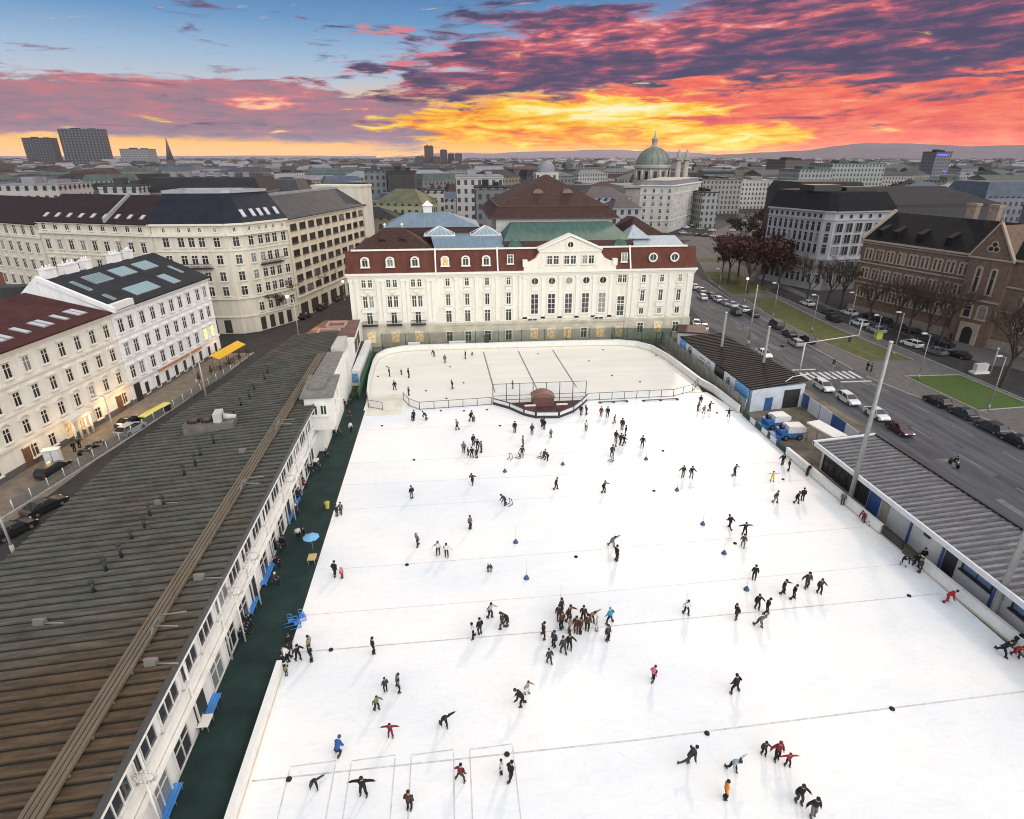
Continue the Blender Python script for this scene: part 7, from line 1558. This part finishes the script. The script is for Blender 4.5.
def pose(key, lf, rf, lh, rh, lean=0., hz=.93, side=0., kb=.10, sit=False):
    V3 = Vector; pel = V3((0, 0, hz)); ch = V3((lean*.62, side*.6, hz+.34*math.cos(min(1.3, lean)))); nk = V3((lean, side, hz+.54*math.cos(min(1.35, lean*1.05)))); hd = nk+V3((.04+lean*.10, side*.1, .13)); ht = nk+V3((.03+lean*.14, side*.1, .26))
    V = [pel, (pel+ch)/2, ch, nk, hd, ht]; E_ = [(0, 1), (1, 2), (2, 3), (3, 4), (4, 5)]; rad = [.145, .135, .155, .06, .105, .075]
    feet = []
    for s, f in ((1, V3(lf)), (-1, V3(rf))):
        hip = pel+V3((0, s*.10, -.04)); kn = (hip+f)/2+V3((kb+.25*max(0, .85-(hip-f).length), s*.02, .02)); n = len(V)
        if sit: kn = V3((hip.x+.42, hip.y+s*.05, hip.z))
        V += [hip, kn, f+V3((0, 0, .08))]; E_ += [(0, n), (n, n+1), (n+1, n+2)]; rad += [.115, .085, .058]; feet.append(f)
    J0 = len(V); hands = []
    for s, h in ((1, V3(lh)), (-1, V3(rh))):
        sh = ch+V3((lean*.08, s*.19, .08)); el = (sh+h)/2+V3((-.07, s*.05, -.05)); n = len(V)
        V += [sh, el, h, h+(h-el).normalized()*.09]; E_ += [(2, n), (n, n+1), (n+1, n+2), (n+2, n+3)]; rad += [.07, .05, .036, .032]; hands.append(h)
    def pick(c):
        if (c-hd).length < .19 or (c-nk).length < .09: return 1
        if any((c-h).length < .11 for h in hands): return 1
        return 0
    body = skin_mesh('body', V, E_, rad, [CM['k'], skinm], pick)
    jv = [V[0]-V3((0, 0, .06)), V[1], V[2], V[3]-V3((0, 0, .03))]; je = [(0, 1), (1, 2), (2, 3)]; jr = [.195, .185, .20, .085]
    for k in range(2):
        a = J0+k*4; n = len(jv); jv += [V[a], V[a+1], V[a+2]-(V[a+2]-V[a+1])*.1]; je += [(2, n), (n, n+1), (n+1, n+2)]; jr += [.10, .078, .06]
    jacket = skin_mesh('jacket', jv, je, jr, [CM['k']])
    h_ = MB(); up = (ht-hd).normalized(); ax = up.orthogonal().normalized(); bx = up.cross(ax); rings = []
    for (r, z) in ((.112, -.01), (.122, .05), (.112, .10), (.07, .145), (.0, .16)): rings.append([hd+V3((-.012, 0, 0))+ax*math.cos(t)*r+bx*math.sin(t)*r+up*z for t in [2*PI*i/10 for i in range(10)]])
    for a, c in zip(rings, rings[1:]):
        for i in range(10): j = (i+1) % 10; h_.face([a[i], a[j], c[j], c[i]], 0, True)
    # nose and eyes keep the face readable close up
    f_ = MB(); fx = hd+V3((.105, 0, .0)); f_.hexa([fx+V3((-.02, -.015, -.03)), fx+V3((.025, -.012, -.03)), fx+V3((.025, .012, -.03)), fx+V3((-.02, .015, -.03)), fx+V3((-.02, -.01, .03)), fx+V3((.0, -.008, .03)), fx+V3((.0, .008, .03)), fx+V3((-.02, .01, .03))], 0)
    POSE[key] = dict(body=body, jacket=jacket, hat=h_.mesh('hat', [CM['k']]), face=f_.mesh('nose', [skinm]), feet=feet)
s_ = MB(); s_.hexa([(-.12, -.05, .06), (.19, -.045, .06), (.19, .045, .06), (-.12, .05, .06), (-.1, -.05, .30), (.02, -.05, .28), (.02, .05, .28), (-.1, .05, .30)], 0); s_.hexa([(.02, -.05, .06), (.19, -.045, .06), (.19, .045, .06), (.02, .05, .06), (.02, -.05, .28), (.17, -.04, .13), (.17, .04, .13), (.02, .05, .28)], 0); s_.box(-.14, .2, -.008, .008, 0, .06, 1)
s_.v = [v*.86 for v in s_.v]; SKATE = s_.mesh('skate', [bootm, blade])
pose('stand', (0, .11, 0), (0, -.11, 0), (.12, .27, .82), (.1, -.27, .82))
pose('glide', (.16, .16, 0), (-.2, -.14, 0), (.1, .34, .88), (-.02, -.34, .86), .12, .9)
pose('stride', (.34, .14, 0), (-.42, -.24, .06), (-.22, .38, .95), (.38, -.28, 1.0), .24, .85)
pose('strideb', (-.44, .26, .08), (.3, -.14, 0), (.4, .26, 1.0), (-.2, -.38, .92), .24, .85)
pose('wide', (.0, .36, 0), (.02, -.34, 0), (.1, .48, .95), (.1, -.46, .95), .08, .86)
pose('armsout', (.05, .2, 0), (-.05, -.2, 0), (.05, .80, 1.32), (.05, -.80, 1.22), .05, .92)
pose('armup', (.1, .14, 0), (-.15, -.16, 0), (.55, .3, 1.28), (-.05, -.34, .88), .1, .91)
pose('bend', (.12, .2, 0), (-.18, -.2, 0), (.62, .26, .62), (.55, -.28, .58), .46, .84)
pose('bendarm', (.2, .16, 0), (-.32, -.2, 0), (.2, .82, 1.22), (.5, -.3, .7), .44, .82)
pose('spiral', (.06, .08, 0), (-.85, -.16, .62), (.45, .5, 1.05), (.1, -.62, 1.0), .42, .88)
pose('holdl', (.08, .14, 0), (-.1, -.12, 0), (.1, .56, .92), (.1, -.3, .84), .06, .92)
pose('holdr', (-.08, .13, 0), (.1, -.14, 0), (.1, .3, .84), (.1, -.56, .92), .06, .92)
pose('sit', (.45, .14, 0), (.48, -.14, 0), (.36, .2, .62), (.36, -.2, .62), .14, .50, 0, .1, True)
pose('crouch', (.2, .18, 0), (-.1, -.18, 0), (.5, .18, .55), (.5, -.18, .5), .36, .55, 0, .2)
def person(px, py, ps, jk, tr, label, sc=1., hd=None, hat='k', group=None, z=0., xy=None):
    x, y = xy if xy else G(px, py, z); P = POSE[ps]; hd = R.uniform(0, 360) if hd is None else hd
    o = bpy.data.objects.new('person', P['body']); COL.objects.link(o); o.location = (x, y, z+.06*sc*0); o.rotation_euler.z = math.radians(hd); o.scale = (sc, sc, sc)
    tag(o, label, 'person', group); o.material_slots[0].link = 'OBJECT'; o.material_slots[0].material = CM[tr]
    local('jacket', P['jacket'], o, m=CM[jk]); local('hat' if hat != 'h' else 'hair', P['hat'], o, m=hairm if hat == 'h' else CM[hat]); local('nose', P['face'], o)
    for f in P['feet']: local('skate', SKATE, o, f)
    return o
# position, pose, jacket, trousers, label, scale, heading, hat.  People heights follow the photograph (children smaller).
PEOPLE = [
 # hockey rink
 (389.5, 376.5, 'stand', 'k', 'k', 'skater in black standing alone near left curve of hockey boards'), (401.5, 375, 'stand', 'g', 'd', 'thin grey child between two black skaters on hockey ice', .7), (408.7, 378, 'stand', 'k', 'k', 'black clad skater right of thin grey child on hockey ice', 1.1),
 (395, 390, 'glide', 'k', 'k', 'black skater in the worn opening of the hockey rink'), (409, 395.5, 'stand', 'd', 'd', 'dark skater just inside the left railing fence', .9), (452.5, 389, 'glide', 'd', 'd', 'dark skater in middle of left half of hockey ice'), (434, 356.5, 'bend', 'd', 'g', 'bent skater beside far hockey boards'),
 (445, 363, 'stand', 'g', 'g', 'grey clad skater below the bent one on hockey ice'), (465.5, 359, 'stand', 'k', 'd', 'dark skater close to black box on hockey boards'), (512.5, 389, 'stand', 'd', 'd', 'dark skater behind the tall glass screen', .9), (472, 355.5, 'crouch', 'd', 'd', 'small crouching child near far hockey boards', .65),
 # along the fence
 (413.8, 420.5, 'glide', 'k', 'k', 'adult in black below left end of railing fence'), (412.3, 421, 'stand', 'd', 'k', 'small child beside adult below left end of railing fence', .6), (426.5, 420, 'bend', 'd', 'd', 'bent dark skater right of adult and child at railing'), (471, 421.5, 'glide', 'k', 'k', 'adult in black before middle of left railing fence', 1.1), (474, 422, 'stand', 'g', 'k', 'small child beside adult before middle of left railing', .65),
 (457.5, 430, 'glide', 'g', 'k', 'grey jacketed skater alone below the left railing fence'),
 # group left of the kiosk
 (464, 453, 'stand', 'g', 'k', 'grey skater at left edge of the group of seven'), (468, 455.5, 'stand', 'd', 'd', 'short child second from left in the group of seven', .7), (472, 457.5, 'glide', 'k', 'k', 'black skater in front row of the group of seven', .9), (476.8, 458, 'stand', 'd', 'k', 'dark skater lowest right in the group of seven', .9), (473.4, 445.5, 'stand', 'k', 'k', 'tall black figure at top of the group of seven'), (477.5, 450, 'holdr', 'k', 'd', 'black figure right of tallest in the group of seven'), (481, 452.5, 'stand', 'g', 'd', 'grey figure at right edge of the group of seven'),
 (514.7, 432.5, 'stand', 'k', 'k', 'upright black skater left below the maroon deck', 1.05), (532, 434.6, 'stand', 'd', 'k', 'narrow dark skater below centre of maroon deck'), (522, 457, 'glide', 'd', 'k', 'lower of two figures stacked below the kiosk', .95), (522.7, 447, 'stand', 'g', 'd', 'upper of two figures stacked below the kiosk'),
 (544, 429.3, 'stand', 'k', 'k', 'black skater below right side of the maroon deck'), (541.8, 426.5, 'stand', 'd', 'd', 'partly hidden skater behind black one below the deck', .9), (550.8, 437.6, 'stand', 'g', 'd', 'small skater right below the maroon deck', .8), (581, 415.2, 'stand', 'k', 'd', 'left of two skaters at right tip of the maroon deck'), (586.3, 414.8, 'glide', 'd', 'k', 'right of two skaters at right tip of the maroon deck'),
 (586, 431, 'stand', 'w', 'k', 'white jacketed skater alone right of the kiosk'), (601, 416.3, 'stand', 'm', 'd', 'maroon clad skater beside dark partner under right railing', .95), (607.3, 417.5, 'stand', 'k', 'k', 'dark partner of maroon clad skater under right railing', 1.05),
 (614, 423.3, 'glide', 'g', 'd', 'grey skater above the dark family right of kiosk', .85), (622, 430, 'stand', 'k', 'k', 'top black figure of the dark family right of kiosk', 1.1), (625.5, 436, 'stand', 'k', 'd', 'second black figure of the dark family at its right edge'), (615.8, 441.5, 'stand', 'k', 'k', 'left figure in middle of the dark family'), (620, 444.5, 'glide', 'd', 'k', 'centre figure of the dark family'), (624, 445, 'stride', 'k', 'k', 'striding figure at right of the dark family'), (616, 447, 'stand', 'g', 'd', 'grey child low in the dark family', .75), (611.7, 457, 'bend', 'd', 'k', 'bent figure pushing skating aid below the dark family'),
 (642, 447.7, 'glide', 'k', 'd', 'lone black skater above practice pole toward right boards', 1.05), (543.8, 459.3, 'crouch', 'd', 'd', 'crouching adult right of the stacked figures'), (547.5, 460.5, 'glide', 'k', 'k', 'child skating beside crouching adult below kiosk', .75),
 (697.8, 411, 'stand', 'd', 'd', 'left child of four by the grey panel fence', .85), (700, 405, 'stand', 'k', 'k', 'adult at back of four by the grey panel fence'), (703.5, 413.5, 'glide', 'g', 'd', 'front child of four by the grey panel fence', .85), (709, 411, 'armup', 'k', 'd', 'right figure of four by the grey panel fence'), (728.3, 417, 'armsout', 'k', 'k', 'small black skater with arms out close to yard fence', .85),
 # right third, upper
 (682.6, 477.3, 'holdr', 'k', 'g', 'left skater of black jacketed couple with grey trousers'), (691, 478, 'holdl', 'k', 'g', 'right skater of black jacketed couple with grey trousers'), (733.8, 476, 'armup', 'd', 'k', 'dark skater pointing sideways right of the couple'), (771.8, 481.3, 'armsout', 'y', 'y', 'child in bright yellow suit near right barrier', .85), (782, 465, 'holdr', 'k', 'k', 'black skater left of companion at end of yard fence'), (788, 471, 'stand', 'k', 'k', 'black skater nearest barrier corner beside companion'), (806.5, 475.5, 'bend', 'k', 'k', 'dark figure leaning on barrier below white canopy'),
 (774.8, 502.8, 'glide', 'd', 'g', 'grey trousered skater left of black pair near barrier'), (796, 503.5, 'glide', 'k', 'k', 'left skater of black pair near right barrier'), (802.2, 500.8, 'stand', 'k', 'k', 'right skater of black pair near right barrier'), (729.8, 528.8, 'strideb', 'k', 'k', 'black skater gliding right of bright blue pole base'), (744, 535, 'armsout', 'k', 'k', 'adult with spread arms behind child on joint line', .95), (742.6, 547.2, 'glide', 'd', 'g', 'child before adult with spread arms on joint line', .9),
 (842, 505, 'stand', 'g', 'd', 'grey figure leaning on right barrier beside the mast'), (863, 521.8, 'bend', 'm', 'd', 'maroon clad figure leaning at right barrier'), (869, 525.5, 'crouch', 'd', 'd', 'small child beside maroon clad figure at barrier', .8),
 # centre left, upper middle
 (412, 498.5, 'stand', 'k', 'g', 'black jacketed skater alone on upper left ice'), (472.6, 484, 'stride', 'd', 'k', 'striding dark skater above the centre left ice'), (555.6, 489.5, 'glide', 'k', 'k', 'black skater gliding below right practice pole'), (603.4, 492.8, 'armup', 'k', 'k', 'slim black skater with one arm raised'), (505.3, 505, 'bend', 'd', 'd', 'bent dark skater pushing aid in mid ice'), (470, 529, 'stand', 'g', 'k', 'grey jacketed skater above the holding white pair'), (418, 546.3, 'glide', 'g', 'd', 'grey skater with legs apart on left ice'),
 (438.4, 555, 'holdr', 'w', 'd', 'left one of pair in white holding hands'), (446.8, 557, 'holdl', 'w', 'd', 'right one of pair in white holding hands'), (611.5, 546.3, 'bendarm', 'g', 'g', 'grey skater leaning with arm stretched sideways'), (616, 561, 'stand', 'k', 'k', 'stocky black skater below leaning grey skater', 1.1), (488.3, 572, 'stand', 'd', 'g', 'left child of tiny pair in left centre', .55), (490.9, 572, 'stand', 'd', 'g', 'right child of tiny pair in left centre', .55),
 # centre left lower
 (490, 617.8, 'armup', 'l', 'k', 'pale blue jacketed skater with arm out above two couples'), (473.8, 638, 'glide', 'w', 'k', 'white jacketed skater beside dark friend left of crowd'), (480, 634.2, 'stand', 'k', 'd', 'dark friend right of white jacketed skater'), (502.5, 628.6, 'glide', 'd', 'd', 'grey dark adult bending beside friend left of crowd', 1.05), (507.5, 625, 'bend', 'k', 'd', 'bending friend behind grey dark adult'),
 (385.8, 691.5, 'stand', 'd', 'k', 'small dark child left of adult on lower left ice', .8), (398, 690.3, 'wide', 'g', 'k', 'grey jacketed adult with legs apart on lower left ice'), (522.6, 705.5, 'bend', 'k', 'k', 'dark skater bending with child below the crowd', 1.05), (527, 694, 'armup', 't', 'w', 'pale trousered child behind dark bending skater', .8),
 # brown crowd in the middle
 (542.8, 637.5, 'wide', 'b', 'k', 'brown skater legs apart on joint line left of crowd'), (554, 647, 'stand', 'd', 'k', 'dark skater low at left of the brown crowd'), (549.4, 663.5, 'glide', 'd', 'k', 'skater lowest of all, in front of the brown crowd', .85), (563.4, 653.6, 'glide', 'd', 'd', 'left skater of two just below the brown crowd'), (569.2, 649.6, 'holdl', 'k', 'k', 'right skater of two just below the brown crowd'), (558.8, 620.5, 'stand', 'b', 'b', 'brown figure at left edge of crowd'), (561.6, 629.3, 'stand', 'b', 'k', 'tall brown figure in front left of crowd', 1.1), (561, 613.5, 'stand', 'd', 'k', 'topmost figure of the crowd under white pole'),
 (568.4, 621.5, 'armup', 'b', 'b', 'brown figure with raised arms at centre top of crowd', 1.1), (569.7, 633, 'stand', 't', 'b', 'tan jacketed figure at centre front of crowd'), (576, 633, 'stand', 'b', 'b', 'brown figure right of tan jacket in the crowd', 1.05), (580.6, 633.8, 'stand', 'b', 'k', 'brown figure second from right front of crowd'), (587, 631, 'stand', 'b', 'k', 'dark brown figure at right front of crowd', 1.05), (583, 621.5, 'stand', 'd', 'k', 'dark pointed hat figure at right back of crowd'), (590.8, 622, 'bendarm', 't', 'b', 'brown figure stretching an arm right of crowd'), (597, 630.5, 'stand', 'w', 'w', 'figure in white right of brown crowd'),
 (609.8, 623.5, 'wide', 'c', 'n', 'figure in turquoise jacket beside white pole right of crowd'), (607.2, 640.8, 'stand', 'd', 'k', 'dark skater below turquoise jacket figure'), (685.6, 614.3, 'glide', 'w', 'k', 'white jacketed skater carrying dark bag by white pole'), (652.5, 681.3, 'glide', 'p', 'k', 'child in pink jacket alone right of centre', .9),
 # right middle
 (753.7, 580, 'stand', 'k', 'k', 'tall lone skater in black above a blue pole base'), (782.2, 594, 'armup', 'k', 'k', 'black skater reaching sideways left of holding pair'), (792.3, 599.3, 'glide', 'k', 'k', 'black skater bending below reaching skater'), (806, 588, 'holdr', 'd', 'd', 'taller one of dark pair holding hands at right', 1.1), (818.7, 593.3, 'holdl', 'd', 'k', 'shorter one of dark pair holding hands at right'), (756.6, 609, 'holdl', 'k', 'k', 'upper left skater of the dark trio with grey one'), (765.6, 614, 'glide', 'k', 'k', 'right skater of the dark trio with grey one', 1.05), (758.2, 626.3, 'bendarm', 'g', 'd', 'grey skater with both arms spread below dark trio'), (736, 618.7, 'glide', 'k', 'd', 'black skater on joint line left of grey arm spreader'), (735, 692.6, 'wide', 'k', 'k', 'black skater with rucksack legs apart on lower right ice', 1.05),
 # right barrier lower
 (903, 565.6, 'bend', 'k', 'w', 'leaning black figure at barrier gap, outermost'), (915, 566.6, 'glide', 'k', 'k', 'black figure in middle of barrier gap'), (918.5, 572.5, 'stand', 'd', 'd', 'dark figure lowest at barrier gap'), (921.5, 562.5, 'stand', 'k', 'k', 'black figure at back of barrier gap'), (945.5, 602.3, 'bend', 'r', 'r', 'figure in full red suit beside white barrier'), (1001, 655, 'strideb', 'k', 'k', 'black clad figure stretching legs at lower right barrier', 1.1), (1014.5, 656.5, 'bend', 'r', 'd', 'red jacketed figure at right edge beside barrier'), (1012.5, 646, 'bend', 'k', 'k', 'black figure leaning on barrier behind red jacket'),
 # bottom
 (373.6, 653.8, 'stand', 'k', 'k', 'slim black skater on the left joint line'), (376.9, 710, 'armup', 'G', 'k', 'yellow green jacketed skater lower left', .85), (391, 737, 'armsout', 'm', 'm', 'child in dark red with arms low, lower left', .8), (337.4, 755.6, 'crouch', 'B', 'n', 'bulky figure in bright blue near the ice lanes', 1.05), (315, 788, 'bendarm', 'd', 'k', 'bent dark skater in first ice lane', .85), (364, 795.3, 'armsout', 'k', 'k', 'black skater with arms wide open in second ice lane', 1.05), (409.6, 810, 'stand', 'b', 'k', 'dark slim skater between lanes at bottom edge'), (460.4, 781, 'wide', 'm', 'd', 'skater in dark red between third and fourth lane', .9), (444, 726.3, 'bendarm', 'k', 'k', 'black skater bowed forward with arm stretched'),
 (501.5, 774, 'stand', 'w', 'k', 'white jacketed child beside black figure in fourth lane', .8), (509.8, 780.3, 'glide', 'k', 'k', 'black figure beside white child in fourth lane'), (687.7, 765, 'spiral', 'd', 'd', 'grey dark skater with one leg lifted behind'), (731.4, 770.3, 'bendarm', 'l', 'k', 'pale blue jacketed skater leaning with arm stretched'), (724.5, 799, 'stand', 'o', 'k', 'figure in bright orange jacket', 1.0), (763, 755, 'holdl', 'd', 'k', 'dark child holding hand of red checked adult', .8), (776, 759.5, 'holdr', 'm', 'k', 'adult in dark red jacket leading dark child', 1.05), (786.9, 766, 'armsout', 'r', 'k', 'red jacketed child right of adult in dark red', .75), (798, 803, 'holdl', 'k', 'd', 'upper of black jacketed couple at bottom right', 1.05), (812, 816, 'holdr', 'k', 'g', 'lower of black jacketed couple at bottom right', 1.05),
 # left edge
 (334.9, 576.3, 'glide', 'k', 'k', 'black adult leading pink child near left ice edge'), (342, 578.3, 'stand', 'p', 'r', 'small pink child led by black adult', .75), (337, 516.5, 'stand', 'd', 'd', 'left of dark pair near yellow bin at ice edge', .9), (341, 514.5, 'glide', 'g', 'd', 'right of grey pair near yellow bin at ice edge', .9), (311.3, 661.6, 'stand', 'k', 'k', 'dark coated figure standing left on joint line'), (310.3, 652, 'stand', 't', 'k', 'tan coated figure behind dark coated figure'), (298.5, 660.3, 'armup', 'k', 'k', 'black figure reaching right beside seated white one'), (290.5, 650, 'stand', 'k', 'd', 'black figure at top of group by barrier end'), (290.3, 660, 'bend', 'w', 'k', 'white jacketed figure bending at barrier end'), (285, 667.3, 'crouch', 'k', 'w', 'crouching figure lowest at barrier end', .9), (286.5, 676, 'stand', 'G', 'd', 'tiny child beside end of lower left barrier', .6)]
SIT = [(300, 500, 'stand', 'd', 'visitor in dark coat on path right of blue bench', 1), (303.5, 487, 'sit', 'r', 'seated visitor in red jacket at far blue bench', 0), (295, 514, 'sit', 'k', 'seated visitor with white cap between two blue benches', 0), (281, 545, 'sit', 'k', 'seated black visitor topmost of four at hall front', 0), (285, 549, 'stand', 'k', 'standing black visitor beside four sitters at hall front', 1), (277.5, 552, 'sit', 'd', 'seated dark visitor second of four at hall front', 0), (275.5, 566, 'sit', 'k', 'seated visitor with white scarf third of four at hall front', 0), (274.5, 583, 'sit', 'd', 'seated visitor in pale cap lowest of four at hall front', 0),
 (299, 540, 'stand', 'w', 'standing visitor in white at middle of rubber path', 1), (304.5, 540, 'stand', 'k', 'standing visitor in black at middle of rubber path', 1), (246.5, 626, 'sit', 'k', 'seated visitor uppermost of dark trio below blue bench', 0), (243.5, 633, 'sit', 'd', 'seated visitor middle of dark trio below blue bench', 0), (241, 640, 'sit', 'k', 'seated visitor lowest of dark trio below blue bench', 0), (334, 436, 'sit', 'k', 'black visitor seated left at table under stair tower', 0), (338.5, 434.5, 'sit', 'd', 'dark visitor seated right at table under stair tower', 0), (325.5, 457, 'sit', 'k', 'dark visitor seated between wooden and white tables', 0), (312, 476, 'stand', 'n', 'standing visitor in navy below white table', 1), (318, 470, 'sit', 'd', 'visitor seated right of white table at hall front', 0), (350.5, 420, 'stand', 'b', 'brown clad visitor standing on path beside left boards', 1), (345, 409, 'stand', 'k', 'black visitor near bicycle cluster', 1), (351, 432, 'stand', 'w', 'visitor in white walking near top of path', 1)]
for t in PEOPLE:
    px, py, ps, jk, tr, lab = t[:6]; sc = (t[6] if len(t) > 6 else 1.)*1.04
    hd = {'spiral': 10, 'bendarm': -70, 'armup': -40, 'armsout': -95, 'holdl': -95, 'holdr': -95}.get(ps)
    if hd is None: hd = R.choice([-150, -110, -70, -30, 20, 70, 120, 170])+R.uniform(-15, 15)
    person(px, py, ps, jk, tr, lab, sc, hd, R.choice(['k', 'k', 'd', 'h', 'h', jk]), group='skaters on the ice')
for px, py, ps, jk, lab, st in SIT:
    person(px, py, ps, jk, R.choice('kdn'), lab, 1.02, R.uniform(-20, 20) if ps == 'sit' else R.uniform(0, 360), 'w' if 'white cap' in lab or 'pale cap' in lab else R.choice('kdh'), group='visitors on the rubber path', xy=None)
# stools under the sitters
sm_ = MB(); sm_.box(-.2, .2, -.2, .2, .33, .38)
for a in (-.16, .16):
    for c in (-.16, .16): sm_.tube((a, c, 0), (a, c, .33), .02, .02, 5)
STOOL = sm_.mesh('stool', [deepblue])
for px, py, ps, jk, lab, st in SIT:
    if ps == 'sit': x, y = G(px, py); inst('stool', STOOL, None, (x, y, 0), label='low dark stool beneath a seated visitor at the hall front', cat='stool', group='stools along the hall front')
# white poles carried on the ice
for px, py, lab in ((607.8, 623.5, 'white stick held upright by turquoise jacket figure'), (684.8, 613.5, 'white stick held upright by white jacketed skater'), (560.3, 608, 'white pole rising above topmost figure of the crowd')):
    x, y = G(px, py); e = empty('stick', (x, y, 0), label=lab, cat='stick'); q = MB(); q.tube((0, 0, 0), (0, 0, 2.5), .03, .03, 6); local('shaft', q.mesh('shaft', [pw]), e); q = MB(); q.tube((0, 0, 2.5), (0, 0, 2.56), .05, .05, 6); local('tip', q.mesh('tip', [pw]), e)
# rider, pedestrians
o = person(0, 0, 'sit', 'k', 'd', 'rider in black on motorcycle on the avenue', 1., -92, 'k', xy=RIDER, z=.34)
for (px, py, jk, lab) in ((867, 370, 'k', 'pedestrian in black at pavement corner near zebra crossing'), (870.5, 371.5, 'd', 'pedestrian in dark grey at pavement corner near zebra crossing'), (75, 452, 'k', 'dark pedestrian at porch of the cream house'), (80, 448, 'd', 'dark pedestrian beside first parked motorcycle'), (950, 339.5, 'k', 'dark pedestrian before the school portal'), (693, 338, 'd', 'pedestrian behind the small white hut')):
    person(px, py, 'stand', jk, 'k', lab, 1., None, R.choice('kh'), group='pedestrians')
for o in [o for o in bpy.data.objects if o.get('category') == 'person' and (o.get('group') == 'pedestrians' or o.get('label', '').startswith('rider'))]:
    for c in list(o.children):
        if c.name.startswith('skate'): c.name = 'shoe'
# ---------------------------------------------------------------- lit lamps of the left street
lf_ = [tuple(FW.p(t, o, z))+(p,) for t, o, z, p in ((9, 2.0, 3.0, 90), (13.5, 1.6, 2.7, 190), (18.5, 1.8, 2.9, 190), (22.5, 1.6, 2.7, 150), (4.5, 1.8, 2.6, 60), (52, 2.0, 2.6, 90))]
for x, y, z, pw_ in lf_+[(-33, 128, 8.5, 420), (-27, 118, 7.8, 160)]:
    l = bpy.data.lights.new('street_light', 'POINT'); l.energy = pw_; l.color = (1., .58, .22); l.shadow_soft_size = .3; o = bpy.data.objects.new('street_light', l); COL.objects.link(o); o.location = (x, y, z)
